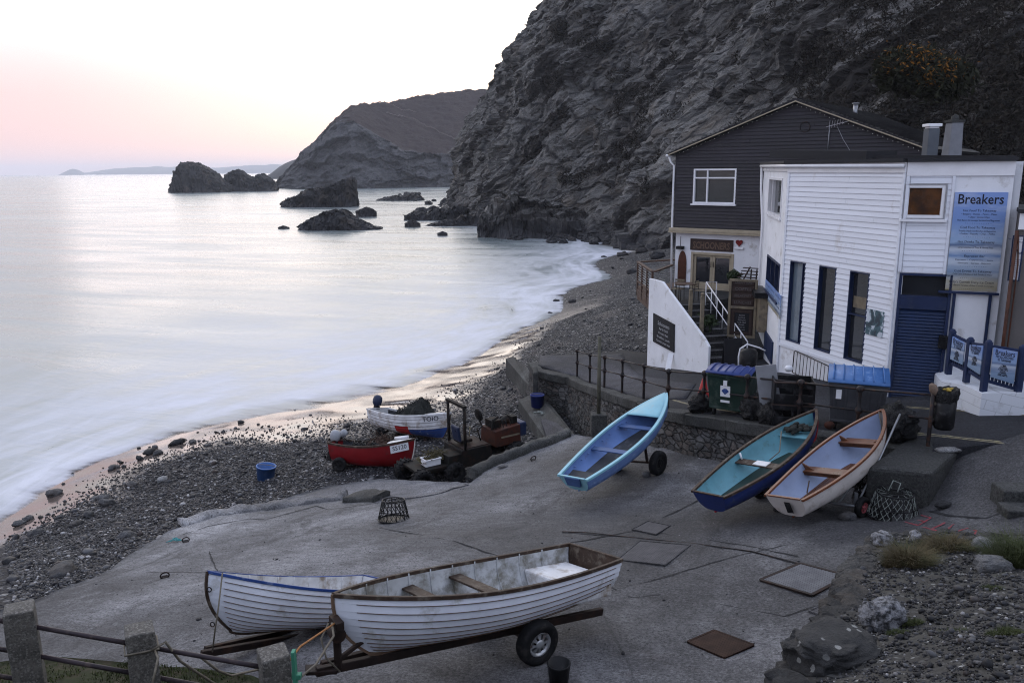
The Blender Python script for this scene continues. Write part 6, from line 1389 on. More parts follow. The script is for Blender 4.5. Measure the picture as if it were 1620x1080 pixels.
p = sec1(.53, 1, .05); mb = MB(); mb.tube([(p.x, p.y, p.z+.03), (p.x, p.y-.015, p.z-.1), (p.x, p.y-.015, p.z-.16)], .010, 6); mb.tube([(p.x+.04*math.cos(a), p.y-.02, p.z-.2+.05*math.sin(a)) for a in [-.9+k*.5 for k in range(10)]], .011, 6); mb.build('rowlock', M_GALV, b1)
def beam_trailer(name, label, p0, p1, gap, wheels, r, w, bm=(.07, .11), winch=None, mat=M_RUST, rim=M_RIM, fn=slip_fn, spokes=7):
    p0 = Vector(p0); p1 = Vector(p1); d = (p1-p0).normalized(); sd = Vector((d.y, -d.x, 0)).normalized()
    if sd.y > 0: sd = -sd                     # sd points to the viewer's side
    t = thing(name, label, 'trailer', (p0+p1)/2)
    mb = MB(); mb.bar(p0, p1, *bm); mb.build('beam', mat, t, True, .008); mb = MB(); mb.bar(p0-sd*gap*.25+d*.1, p1-sd*gap-d*.1, *bm); mb.build('beam', mat, t, True, .008)
    ws = []
    for f, side, dr in wheels:
        c = p0.lerp(p1, f)+sd*dr*side; c.z = fn(c.x, c.y)+r*.97; wheel(t, c, sd*side, r, w, rim, spokes=spokes); ws.append(c)
    if len(ws) > 1:
        mb = MB(); mb.bar(ws[0], ws[1], .07, .07)
        for q in ws:
            base = q+(ws[0]+ws[1]-2*q).normalized()*.14; tgt = p0.lerp(p1, wheels[0][0]); mb.bar(base, Vector((base.x*.6+tgt.x*.4, base.y*.6+tgt.y*.4, tgt.z-.02)), .06, .09)
        mb.build('axle', mat, t, True)
    if winch: winch(t, p0, d, sd)
    return t, d, sd
def win1(t, p0, d, sd):
    q = p0+d*.28; mb = MB(); mb.bar(q, q+Vector((0, 0, .62)), .08, .08); mb.bar(q+Vector((0, 0, .6))-sd*.1, q+Vector((0, 0, .6))+sd*.14, .1, .1); mb.bar(q+Vector((0, 0, .1)), q+d*.45+Vector((0, 0, .35)), .05, .05); mb.cyl(q+Vector((0, 0, .45))-sd*.09, q+Vector((0, 0, .45))+sd*.09, .09, 12); mb.build('winch_post', M_RUST, t, True, .008)
    mb = MB(); mb.bar(p0-d*.1-sd*.08, p0+d*.25+sd*.03, .16, .05); mb.build('hitch', M_RUST, t, True, .01)
_s = Pd(500, 1062, 9.35); _e = Pd(952, 966, 11.9)
beam_trailer('boat_trailer', 'rusty twin-beam boat trailer with a silver wheel under the brown-railed dinghy', _s, _e, .42, [(.66, 1, .42), (.66, -1, 1.0)], .31, .19, winch=win1, spokes=8)
mb = MB(); p = hit(884, 1078, slip_fn); mb.lathe([(0, 0), (.12, 0), (.15, .26), (.155, .27), (.135, .27), (.105, .03), (0, .03)], 16, Matrix.Translation(p)); tag(mb.build('bucket', M_BLACK, origin=p), 'black bucket standing against the silver-rimmed trailer wheel', 'bucket')
# ---- second clinker dinghy with blue rail
S = Pd(604, 917, 13.9); B = Pd(332, 904, 11.0)
b2, M2, *_ = boat('clinker_dinghy', 'white clinker dinghy with a bright blue rail behind the brown-railed one', S, B, 1.35, .62, .88, hull=M_BWHITE, inner=M_BWHITE2, gun=M_BLUE_T, tran=M_BWHITE2, keel=M_RAIL, clink=11, seam=M_SEAM, tr=.76, rk=.15, dip=.04, gunw=.042, gunh=.04, roll=7, thw=((.45, .2), (.7, .18)), thwm=M_BIN, floor=(M_BIN, 1))
t2, d2, sd2 = beam_trailer('boat_trailer', 'low rusty boat trailer under the blue-railed dinghy', Pd(318, 1034, 11.3), Pd(600, 985, 13.6), .4, [(.66, 1, .5), (.66, -1, .8)], .26, .15, (.07, .10))
mb = MB(); a = M2@Vector((2.65, -.2, .86)); q = Pd(352, 905, 11.0); e = Pd(336, 1030, 11.25); mb.tube([q, Pd(345, 965, 10.85), Pd(341, 990, 10.8), e], .012, 6); tag(mb.build('mooring_rope', M_ROPE, origin=e), 'brown rope hanging over the bow of the blue-railed dinghy to its trailer', 'rope')
for px, py in ((331, 932), (336, 987)):
    c = Pd(px, py, 10.95); mb = MB(); mb.tube([c+Vector((.03*math.cos(k*.628), 0, .035*math.sin(k*.628))) for k in range(10)], .008, 6, closed=True); mb.build('ring_bolt', M_BLACKIRON, b2, True)
# ---- pale blue skiff
S = Pd(909, 752, 19.4); B = Pd(1054, 622, 22.2)
b3, M3, sec3, L3, zs3, wa3 = boat('rowing_skiff', 'light blue rowing skiff with an aqua foredeck, bow raised towards the sea wall', S, B, 1.36, .50, .64, hull=M_LB, inner=M_LBIN, gun=M_AQUA, tran=M_AQUA, keel=M_LB, clink=5, lap=.02, tr=.62, um=.46, rk=.05, dip=.04, roll=-7, full=.5, thw=((.34, .17, .12), (.62, .17, .12)), thwm=M_PURPLE, floor=(M_GREYFL, 1), floorz=.07, flooru=(.12, .8), deck=(M_AQUA, .72), gunw=.09, gunh=.06, ribs=0)
mb = MB(); y0, x0 = wa3(.02, .32); y1, x1 = wa3(.12, .32); mb.hexa([(.03, -y0, .29), (x1, -y1, .29), (x1, y1, .29), (.03, y0, .29), (.03, -y0, .32), (x1, -y1, .32), (x1, y1, .32), (.03, y0, .32)]); mb.build('stern_seat', M_GREYFL, b3)
mb = MB(); mb.hexa([(-.125, -.2, .27), (-.06, -.2, .27), (-.06, .2, .27), (-.125, .2, .27), (-.135, -.24, .5), (-.05, -.24, .5), (-.05, .24, .5), (-.135, .24, .5)]); mb.build('motor_pad', M_PURPLE, b3, bevel=.01)
mb = MB()
for k in range(8): u = .14+.55*k/7; p = sec3(u, .8, .03); mb.bar((p.x, p.y-.01, p.z), (p.x+.01, p.y-.06, p.z-.0), .03, .02)
mb.build('thwart_knee', M_LB, b3)
def trolley(name, label, M, x, half, r, w, hubmat, tongue, fn, lift=.0, spokes=5, zoff=-.06, drop=0):
    c = M@Vector((x, 0, zoff)); ax = (M.to_3x3()@Vector((0, 1, 0))); ax.z = 0; ax.normalize(); t = thing(name, label, 'trolley', c); ws = []
    for sg in (1, -1):
        q = c+ax*half*sg; q.z = fn(q.x, q.y)+r*.97+lift; wheel(t, q, ax*sg, r, w, hubmat, .5, spokes=spokes); ws.append(q)
    mb = MB(); mb.bar(ws[0], ws[1], .05, .05); m = (ws[0]+ws[1])/2
    for sg in (.5, -.5): k = m.lerp(ws[0] if sg > 0 else ws[1], .5); mb.bar(k, Vector((c.x, c.y, c.z))+ax*sg*.5, .06, .05)
    mb.build('axle', M_RUST, t, True)
    if tongue: mb = MB(); mb.tube([m]+[Vector(q) for q in tongue], .022, 7); mb.build('tow_bar', M_GALV, t, True)
    return t
trolley('boat_trolley', 'black two-wheeled launching trolley under the light blue skiff', M3, L3*.60, .66, .33, .2, M_RUB, None, slip_fn)
p = hit(1022, 753, slip_fn); mb = MB(); mb.lump((0, 0, .06), (.14, .1, .09), 4, 2, .2); o = mb.build('chock_stone', M_PALESTONE); o.location = p; tag(o, 'pale stone wedged under the wheel of the light blue skiff', 'stone')
# ---- navy dinghy, turquoise inside
S = Pd(1124, 778, 16.2); B = Pd(1292, 648, 18.4)
def rule4(u, w, sg): return 1 if w < .24 else 0
b4, M4, sec4, L4, zs4, wa4 = boat('rowing_dinghy', 'navy blue rowing dinghy with a turquoise inside and red bottom', S, B, 1.3, .52, .68, hull=M_NAVYB, inner=M_TURQ, gun=M_RAIL, tran=M_NAVYB, keel=M_REDB, mats2=[M_REDB], rule=rule4, tr=.60, um=.45, rk=.06, dip=.03, roll=-9, full=.55, thw=((.40, .22, .15, M_RAIL), (.76, .25, .18, M_TURQ)), floor=(M_GRNFL, 1), floorz=.06, flooru=(.06, .74), gunw=.07, ribs=0)
mb = MB(); z = zs4(.4)-.15; x = L4*.4+.11; mb.box((x, -.02, z+.008), (.2, .34, .014)); mb.build('thwart_cover', M_BWHITE2, b4)
p = sec4(.45, 1, .06); mb = MB(); mb.tube([(p.x, p.y-.02, p.z-.02), (p.x-.02, p.y-.05, p.z-.18)], .022, 8); mb.build('rowlock_socket', M_UPVC, b4)
mb = MB(); rg = random.Random(3)
for k in range(26): mb.lump((L4*.80+rg.uniform(-.1, .22), rg.uniform(-.28, .28)*(1-.3*k/26), zs4(.8)-.12+rg.uniform(0, .08)), (.09, .08, .05), k, 1, .4)
o = mb.build('net_heap', M_NET); o.location = M4.to_translation(); o.rotation_euler = M4.to_euler(); tag(o, 'heap of dark net and rope stowed in the bow of the navy dinghy', 'net')
mb = MB(); mb.tube([M4@Vector((L4*.55, .15, .2)), M4@Vector((L4*.62, .05, .3)), M4@Vector((L4*.72, .2, .6))], .012, 6); tag(mb.build('rope', M_ROPE, origin=M4@Vector((L4*.55, .15, .2))), 'thin rope running from the net heap into the navy dinghy', 'rope')
trolley('boat_trolley', 'low dark launching trolley hidden under the navy dinghy', M4, L4*.55, .42, .2, .1, M_RUB, None, slip_fn)
# ---- cream dinghy, varnished rail
S = Pd(1244, 783, 15.3); B = Pd(1399, 648, 17.1)
b5, M5, sec5, L5, zs5, wa5 = boat('rowing_dinghy', 'cream rowing dinghy with varnished rails and pale blue inside', S, B, 1.26, .54, .74, hull=M_CREAM, inner=M_LAV, gun=M_VRAIL, tran=M_CREAM, keel=M_VRAIL, tr=.66, um=.46, rk=.07, dip=.04, roll=-13, full=.52, thw=((.36, .24, .17), (.70, .24, .16)), thwm=M_TEAK, floor=(M_TEAK, 6), floorz=.05, flooru=(.03, .66), gunw=.065, gunh=.045, ribs=0)
mb = MB()
for u in (.36, .70):
    for sg in (1, -1): y, x = wa5(u, zs5(u)-.16); mb.poly_prism([(x+.09, sg*(y-.01), zs5(u)-.17), (x+.09, sg*(y-.22), zs5(u)-.168), (x+.09, sg*(y+.03), zs5(u)-.03)], (.025, 0, 0)); mb.box((x+.006, 0, zs5(u)-.21), (.02, 2*y-.06, .08))
mb.build('thwart_knee', M_TEAK, b5)
mb = MB(); mb.hexa([(-.09, -.13, .22), (-.105, .0, .22), (-.10, .0, .22), (-.085, -.13, .22), (-.125, -.13, .46), (-.125, .0, .46), (-.118, .0, .46), (-.118, -.13, .46)]); mb.build('rudder_plate', M_BLACK, b5)
mb = MB(); mb.tube([M5@Vector((L5*.97, .02, zs5(1)+.0)), M5@Vector((L5*.95, .0, .45)), M5@Vector((L5*.93, .02, .2))], .012, 6); tag(mb.build('painter_rope', M_ROPE, origin=M5@Vector((L5*.97, .02, .5))), 'rope hanging inside the bow of the cream dinghy', 'rope')
mb = MB(); mb.tube([M5@Vector((L5*.14, -.05, .14)), M5@Vector((L5*.2, .12, .22)), M5@Vector((L5*.27, .2, .34))], .014, 6); tag(mb.build('tiller', M_RAIL, origin=M5@Vector((L5*.14, -.05, .14))), 'brown tiller stick lying in the stern of the cream dinghy', 'tiller')
M_HUBRED = worn('pinkish red wheel hub', (.36, .09, .10), .5, .2, 5)
c = hit(1363, 817, slip_fn); ax = (M5.to_3x3()@Vector((0, -1, 0))); ax.z = 0; ax.normalize()
if ax.y > 0: ax = -ax
t5 = thing('launching_trolley', 'galvanised launching trolley with a red-hubbed wheel under the cream dinghy', 'trolley', c); w5 = []
for k, dd in enumerate((0, 1.05)): q = c-ax*dd; q.z = slip_fn(q.x, q.y)+.205; wheel(t5, q, ax*(1 if k == 0 else -1), .21, .12, M_HUBRED, .56, spokes=5); w5.append(q)
mb = MB(); mb.tube([w5[0], w5[1]], .03, 8); top = Pd(1424, 655, 16.8); mid = w5[0].lerp(w5[1], .12); mb.tube([mid+Vector((0, 0, .02)), mid.lerp(top, .5)+Vector((0, 0, -.03)), top], .022, 7); mb.tube([w5[0].lerp(w5[1], .5), M5@Vector((L5*.8, 0, .0))], .022, 7); mb.bar(w5[0].lerp(w5[1], .15)+Vector((0, 0, .03)), w5[0].lerp(w5[1], .15)+Vector((0, 0, .28)), .06, .06); mb.bar(w5[0].lerp(w5[1], .8)+Vector((0, 0, .03)), w5[0].lerp(w5[1], .8)+Vector((0, 0, .28)), .06, .06); mb.build('frame', M_GALV, t5, True)
p = hit(1341, 822, slip_fn); mb = MB(); mb.lump((0, 0, .07), (.17, .12, .10), 9, 3, .2); o = mb.build('chock_stone', M_BOULDER); o.location = p; tag(o, 'grey stone wedged in front of the red-hubbed trolley wheel', 'stone')
# stands under sterns: stones
for px, py, lab in ((1137, 806, 'small dark stone propping the stern of the navy dinghy'), (1232, 808, 'small dark stone propping the stern of the cream dinghy')):
    p = hit(px, py, slip_fn); mb = MB(); mb.lump((0, 0, .05), (.12, .1, .08), px, 2, .25); o = mb.build('prop_stone', M_BLACKROCK); o.location = p; tag(o, lab, 'stone')
# ---- lobster pots
def pot(p, label, r0=.38, r1=.27, h=.5, bars=10, netm=M_NET, rope=False, rz=0, tiltm=None, group=None):
    M = Matrix.Translation(p)@(tiltm or Matrix.Identity(4))@Matrix.Rotation(rz, 4, 'Z'); t = thing('lobster_pot', label, 'lobster pot', mat=M, group=group)
    def ring(r, z, n=20): return [(r*math.cos(k*2*math.pi/n), r*math.sin(k*2*math.pi/n), z) for k in range(n)]
    mb = MB(); mb.tube(ring(r0, .03), .02, 6, closed=True); mb.tube(ring(r1, h), .017, 6, closed=True); mb.tube(ring(r1*.5, h*.98), .014, 6, closed=True)
    mb.lathe([(0, .02), (r0, .02)], 18); mb.build('base', M_BLACK, t)
    mb = MB()
    for k in range(bars): a = k*2*math.pi/bars; mb.tube([(r0*math.cos(a), r0*math.sin(a), .03), ((r0*.3+r1*.75)*math.cos(a), (r0*.3+r1*.75)*math.sin(a), h*.6), (r1*math.cos(a), r1*math.sin(a), h)], .014, 5)
    mb.tube(ring(r0*.55+r1*.47, h*.5), .012, 5, closed=True); mb.build('frame', M_BLACK, t)
    mb = MB(); n = 22
    for k in range(n):
        for sgn in (1, -1):
            P_ = [((r0+(r1-r0)*f)*1.0*math.cos(k*2*math.pi/n+sgn*f*.85), (r0+(r1-r0)*f)*math.sin(k*2*math.pi/n+sgn*f*.85), .03+(h-.03)*f) for f in (0, .25, .5, .75, 1)]; mb.tube(P_, .0068, 4, caps=False)
    for k in range(10): a = k*math.pi/5; mb.tube([(r1*math.cos(a), r1*math.sin(a), h), (r1*.5*math.cos(a+.3), r1*.5*math.sin(a+.3), h*.98)], .005, 4)
    mb.build('netting', netm, t)
    if rope: mb = MB(); mb.tube([(.05, 0, h), (.12, .05, h+.16), (0, .1, h+.2), (-.12, .02, h+.02)], .013, 6); mb.build('handle_rope', M_TWINE, t)
    return t
p = hit(623, 822, slip_fn); sl = Matrix.Rotation(-.16, 4, 'X'); pot(p, 'single tapered lobster pot standing on the open slipway', .40, .29, .52, 10, tiltm=sl)
pot(hit(1412, 816, slip_fn), 'squat rope-lashed lobster pot beside the trolley wheel of the cream dinghy', .46, .34, .50, 12, M_TWINE, True)
pot(hit(1384, 796, slip_fn)+Vector((.0, .1, 0)), 'dark lobster pot in shade behind the rope-lashed pot, under the cream dinghy', .40, .32, .45, 10, M_NET, True)
# ---- beach boats
def letters(root, M, sec, u, w, body, size, mat, sg=-1, plate=None, name='lettering', sl=None):
    a = sec(u, w); b = sec(u+.02, w); c = sec(u, w+.05); a.y *= sg; b.y *= sg; c.y *= sg
    ex = (b-a).normalized(); ez = (c-a).normalized(); n = ex.cross(ez).normalized()
    if n.y*sg < 0: n = -n
    if sg > 0: ex = -ex
    ez = n.cross(ex); ez = ez if ez.z > 0 else -ez
    V, Fc = text_geo(body, size, 'CENTER', .002)
    mb = MB()
    if plate:
        pw, ph = plate; c0 = a+n*.012; mb2 = MB(); mb2.hexa([c0-ex*pw/2-ez*ph*.3, c0+ex*pw/2-ez*ph*.3, c0+ex*pw/2-ez*ph*.3+n*.008, c0-ex*pw/2-ez*ph*.3+n*.008, c0-ex*pw/2+ez*ph*.7, c0+ex*pw/2+ez*ph*.7, c0+ex*pw/2+ez*ph*.7+n*.008, c0-ex*pw/2+ez*ph*.7+n*.008]); pl = mb2.build('number_plate', M_UPVC, root)
    mb.add([a+n*.026+ex*v.x+ez*v.y for v in V], Fc); return mb.build(name, mat, root)
def outboard(root, x, y, z, cowl, tilt=.5, s=1.0):
    Mx = Matrix.Translation((x, y, z))@Matrix.Rotation(tilt, 4, 'Y'); mb = MB(); mb.lathe([(0, -.02), (.10*s, -.02), (.15*s, .06*s), (.165*s, .2*s), (.14*s, .32*s), (.07*s, .38*s), (0, .39*s)], 18, Mx@Matrix.Diagonal((1.25, .9, 1, 1)))
    e = mb.build('outboard_motor', cowl, root); mb = MB()
    mb.hexa([Mx@Vector(v) for v in ((-.07, -.05, -.75*s), (.05, -.05, -.75*s), (.05, .05, -.75*s), (-.07, .05, -.75*s), (-.09, -.06, -.02), (.09, -.06, -.02), (.09, .06, -.02), (-.09, .06, -.02))]); mb.lathe([(.02, -.12), (.045, 0), (.02, .14)], 10, Mx@Matrix.Translation((0, 0, -.72*s))@Matrix.Rotation(R(90), 4, 'Y'))
    for k in range(3): a = k*2.09; mb.bar(Mx@Vector((-.14, 0, -.72*s)), Mx@Vector((-.15, .12*math.cos(a), -.72*s+.12*math.sin(a))), .07, .01)
    mb.box(Mx@Vector((.1, 0, -.1)), (.08, .2, .16)); mb.tube([Mx@Vector((.1, 0, .02)), Mx@Vector((.42, .05, .12))], .018, 7); mb.build('drive_leg', M_BLACK, e); return e
S = Pd(534, 697, 28.7); B = Pd(655, 694, 28.0)
b6, M6, sec6, L6, zs6, wa6 = boat('fishing_punt', 'red fishing boat with white number plate, laden with pots on the shingle', S, B, 1.5, .80, 1.05, hull=M_HULLRED, inner=M_GREYFL, gun=M_RAIL, tran=M_HULLRED, keel=M_CREAM, tr=.8, um=.45, rk=.06, dip=.1, roll=-13, full=.55, deck=(M_BWHITE2, .72), thw=((.3, .22),), thwm=M_GREYFL, gunw=.07, gunh=.07)
letters(b6, M6, sec6, .86, .79, 'SS120', .215, M_WRITE, -1, (.66, .27)); outboard(b6, -.16, .05, .80, M_COWL, .25); outboard(b6, -.1, .5, .95, M_COWL, .9, .7)
S = Pd(600, 646, 34.2); B = Pd(711, 653, 32.0)
def rule7(u, w, sg): return 1 if (w < .52+.0*u and u > .58) else (2 if (.42 < u < .60 and w < .62) else 0)
b7, M7, sec7, L7, zs7, wa7 = boat('fishing_punt', 'white clinker fishing boat with blue bow bottom, a red patch and black letters', S, B, 1.65, .82, 1.1, hull=M_BWHITE2, inner=M_GREYFL, gun=M_BWHITE2, tran=M_BWHITE2, keel=M_RAIL, clink=8, seam=M_RAIL, mats2=[M_BLUE_T, M_RED], rule=rule7, tr=.78, um=.45, rk=.07, dip=.12, roll=-13, full=.55, deck=(M_BWHITE2, .76), thw=((.3, .25),), thwm=M_GREYFL, gunw=.08, gunh=.08)
letters(b7, M7, sec7, .84, .80, 'TOIO', .27, M_WRITE); outboard(b7, -.18, 0, .95, M_COWLD, .2, 1.15)
def pots_in(M, L, zs, L_, s, label, extra=False):
    for k, (u, y, rr) in enumerate(L_):
        p = M@Vector((L*u, y, zs(u)-.24)); pot(p, label[k % len(label)], s*1.0, s*.75, s*1.25, 8, group=None if k < 0 else 'pots in the '+('red' if s < .3 else 'white')+' boat', tiltm=Matrix.Rotation(rr, 4, 'Y'))
pots_in(M6, L6, zs6, [(.30, -.2, .3), (.42, .15, -.2), (.54, -.2, .25), (.64, .1, .1), (.40, -.38, .5), (.52, .3, 0)], .27, ['dark lobster pot stowed among others in the red fishing boat'])
pots_in(M7, L7, zs7, [(.36, -.1, .3), (.50, .1, -.2), (.62, -.1, .2)], .33, ['dark lobster pot under the net heap in the white fishing boat'])
def heap(M, pts, base, mat, name, label, cat, n=60, seed=2, amp=.1):
    """mound of net draped over gear"""
    rg = np.random.default_rng(seed); (x0, x1, y0, y1, z0, h) = base; nx, ny = 26, 18; gx, gy = np.meshgrid(np.linspace(0, 1, nx), np.linspace(0, 1, ny), indexing='ij'); pk = np.interp(gx, [0, .35, .7, .85, 1], [0, .55, 1, .7, 0]); z = z0+h*pk*np.sin(gy*math.pi)**.6
    V = np.stack([x0+(x1-x0)*gx, y0+(y1-y0)*gy, z], -1).reshape(-1, 3); V[:, 2] += fbm(V*5+seed, 4)*amp; V[:, 1] += fbm(V*4+seed+9, 3)*amp*.7
    mb = MB(); mb.add([tuple(M@Vector(v)) for v in V], [tuple(int(q) for q in f) for f in grid_faces(nx, ny)], 0, False)
    for k in range(n):
        f = rg.uniform(.1, .9); g = rg.uniform(.15, .85); i = int(f*(nx-1)); j = int(g*(ny-1)); c = Vector(V[i*ny+j]); d = Vector(rg.normal(size=3))*.12; mb.tube([M@(c+d), M@(c+Vector((0, 0, .05))), M@(c-d)], .012, 4)
    return tag(mb.build(name, mat, recalc=True, origin=M@Vector(((x0+x1)/2, (y0+y1)/2, z0))), label, cat)
heap(M7, None, (L7*.28, L7*.76, -.55, .55, zs7(.4)-.1, .95), M_NET, 'net_heap', 'tall heap of dark netting piled in the white fishing boat', 'net')
heap(M6, None, (L6*.3, L6*.74, -.4, .5, zs6(.4)-.1, .42), worn('brown net', (.05, .03, .022), .9, .5, 9), 'net_heap', 'low heap of brown netting and gear in the red fishing boat', 'net', seed=5)
mb = MB(); a = M6@Vector((L6*.74, .1, zs6(.8)+.1)); c = M6@Vector((L6*.93, -.1, zs6(.95)+.1)); mb.cyl(a, c, .055, 12); tag(mb.build('fender', M_UPVC, origin=a), 'white tubular fender lying on the foredeck of the red boat', 'fender')
for M_, L_, x, lab, rr in ((M6, L6, .14, 'low two-wheeled beach trolley under the red fishing boat', .26), (M7, L7, .2, 'low two-wheeled beach trolley under the white fishing boat', .24)): trolley('beach_trolley', lab, M_, L_*x, .62, rr, .16, M_RUB, None, beach_fn, .02)
mb = MB(); mb.bar(M6@Vector((L6*.1, -.0, -.1)), M6@Vector((L6*.85, 0, -.08)), .1, .1); 
for u in (.35, .75): q = M6@Vector((L6*u, 0, -.1)); mb.bar(q, Vector((q.x, q.y, beach_fn(q.x, q.y)-.05)), .14, .14)
tag(mb.build('keel_cradle', M_RUST, origin=M6@Vector((L6*.5, 0, -.1))), 'timber cradle beam holding up the keel of the red boat', 'cradle')
mb = MB()
for u in (.3, .7): q = M7@Vector((L7*u, 0, -.05)); mb.bar(q+Vector((0, -.35, -.12)), q+Vector((0, .35, -.12)), .14, .3)
tag(mb.build('keel_cradle', M_RUST, origin=M7@Vector((L7*.5, 0, -.1))), 'timber cradle blocks holding up the keel of the white fishing boat', 'cradle')
# ---- old beach tractor
M_TBLACK = worn('grimy black steel', (.009, .0085, .008), .7, .5, 3, (.03, .016, .01), .5, 4, .4, 40, 0, .15)
def tractor():
    P0 = Pd(652, 745, 26.4); P1 = Pd(812, 705, 28.6); d = P1-P0; yaw = math.atan2(d.y, d.x); Ln = math.hypot(d.x, d.y); g = beach_fn(P0.x, P0.y); g1 = beach_fn(P1.x, P1.y)
    M = Matrix.Translation((P0.x, P0.y, min(g, g1)+.02))@Matrix.Rotation(yaw, 4, 'Z'); t = thing('beach_tractor', 'old black and orange beach tractor with roll bar and flat deck beside the boats', 'tractor', mat=M)
    k = Ln/4.0
    def X(v): return v*k
    mb = MB(); mb.box((X(.75), .0, .62), (X(1.7), 1.15, .09)); mb.bar((X(-.2), -.42, .52), (X(4.0), -.42, .55), .1, .14); mb.bar((X(-.2), .42, .52), (X(4.0), .42, .55), .1, .14); mb.build('platform', M_TBLACK, t, bevel=.01)
    mb = MB(); mb.hexa([(X(1.5), -.62, .45), (X(2.75), -.62, .45), (X(2.75), .62, .45), (X(1.5), .62, .45), (X(1.55), -.6, 1.06), (X(2.7), -.6, 1.06), (X(2.7), .6, 1.06), (X(1.55), .6, 1.06)]); mb.box((X(1.3), -.2, .78), (X(.5), .8, .36)); mb.build('body', M_TBLACK, t, bevel=.02)
    mb = MB(); mb.box((X(2.15), 0, 1.075), (X(1.0), 1.05, .03)); mb.build('cab_floor', M_RUST, t)
    mb = MB(); mb.hexa([(X(2.95), -.5, .85), (X(4.0), -.5, .85), (X(4.0), .5, .85), (X(2.95), .5, .85), (X(2.95), -.46, 1.42), (X(4.0), -.46, 1.5), (X(4.0), .46, 1.5), (X(2.95), .46, 1.42)]); ec = mb.build('engine_cover', M_ORANGE, t, bevel=.03)
    mb = MB(); mb.box((X(3.2), .05, 1.58), (X(.35), .5, .26)); mb.cyl((X(3.55), .1, 1.45), (X(3.95), .1, 1.62), .16, 12); mb.box((X(3.9), -.1, 1.6), (X(.22), .3, .3)); mb.tube([(X(3.0), -.2, 1.4), (X(3.05), -.2, 1.75), (X(3.3), -.1, 1.8)], .05, 8)
    for q in range(6): mb.tube([(X(2.95+.15*q), -.3, 1.45), (X(3.0+.15*q), -.1, 1.62+.05*(q % 2)), (X(3.1+.15*q), .2, 1.5)], .022, 6)
    mb.build('engine', M_TBLACK, t, bevel=.02)
    mb = MB(); mb.box((X(3.55), -.512, 1.18), (X(.75), .012, .06)); mb.build('cover_stripe', M_TIMBER, ec)
    mb = MB(); mb.box((X(4.2), 0, 1.25), (X(.3), .7, .5)); mb.build('fuel_tank', M_NAVY, t, bevel=.05)
    mb = MB(); mb.lathe([(0, 0), (.2, 0), (.23, .03), (.23, .07), (0, .07)], 16, Matrix.Translation((X(2.75), .35, 1.85))@Matrix.Rotation(R(75), 4, 'Y')); mb.tube([(X(2.75), .35, 1.85), (X(2.9), .3, 1.4)], .03, 7); mb.build('headlamp', M_TBLACK, t)
    mb = MB(); h = 2.55; mb.tube([(X(1.72), -.55, .8), (X(1.70), -.55, h)], .055, 8); mb.tube([(X(1.72), .55, .8), (X(1.70), .55, h)], .055, 8); mb.bar((X(1.7), -.62, h), (X(1.7), .62, h), .12, .09); mb.build('roll_bar', M_TBLACK, t)
    mb = MB(); mb.box((X(1.95), 0, 1.22), (.5, .5, .12)); st = mb.build('seat', M_TBLACK, t, bevel=.04); mb = MB(); mb.box((X(1.95)-.26, 0, 1.5), (.1, .5, .55), Matrix.Rotation(-.15, 3, 'Y')); mb.build('seat_back', M_COWLD, st, bevel=.06)
    mb = MB(); mb.tube([(X(2.6), -.1, 1.05), (X(2.45), -.1, 1.55)], .025, 7); Mx = Matrix.Translation((X(2.43), -.1, 1.57))@Matrix.Rotation(-.5, 4, 'Y'); mb.tube([Mx@Vector((.19*math.cos(a*.4488), .19*math.sin(a*.4488), 0)) for a in range(14)], .018, 6, closed=True); mb.build('steering_wheel', M_TBLACK, t)
    mb = MB(); mb.tube([(X(2.3), .2, 1.08), (X(2.35), .2, 1.5)], .018, 6); mb.lump((X(2.35), .2, 1.53), .04, 1, 1, 0); mb.build('gear_lever', M_YELLOW, t)
    for x, r, w in ((.05, .36, .34), (1.25, .36, .34), (3.75, .46, .36)):
        for sg in (-1, 1):
            mb = MB(); wheel(t, (X(x), .62*sg, r), (0, sg, 0), r, w, M_RUB, .5, world=False, tread=16, spokes=5)
    return M, k
MTR, kT = tractor()
p = MTR@Vector((.62*kT, -.15, .67)); t_ = thing('fish_box', 'white plastic fish box heaped with rope on the tractor deck', 'box', mat=Matrix.Translation(p)@MTR.to_3x3().to_4x4()); mb = MB(); W, D, Hh = .55, .36, .24
for s_, c_ in (((W, .025, Hh), (0, -D/2, Hh/2)), ((W, .025, Hh), (0, D/2, Hh/2)), ((.025, D-.03, Hh), (-W/2, 0, Hh/2)), ((.025, D-.03, Hh), (W/2, 0, Hh/2)), ((W-.03, D-.03, .025), (0, 0, .02))): mb.box(c_, s_)
mb.box((0, -D/2-.01, Hh-.02), (W+.05, .05, .04)); mb.box((0, D/2+.01, Hh-.02), (W+.05, .05, .04)); mb.build('tub', M_UPVC, t_, bevel=.008)
heap(MTR, None, (.62*kT-.35, .62*kT+.75, -.3, .3, .80, .16), worn('weedy rope', (.07, .06, .03), .9, .5, 12), 'rope_heap', 'heap of weedy brown rope lying over the white fish box on the tractor deck', 'rope', seed=8, amp=.08)
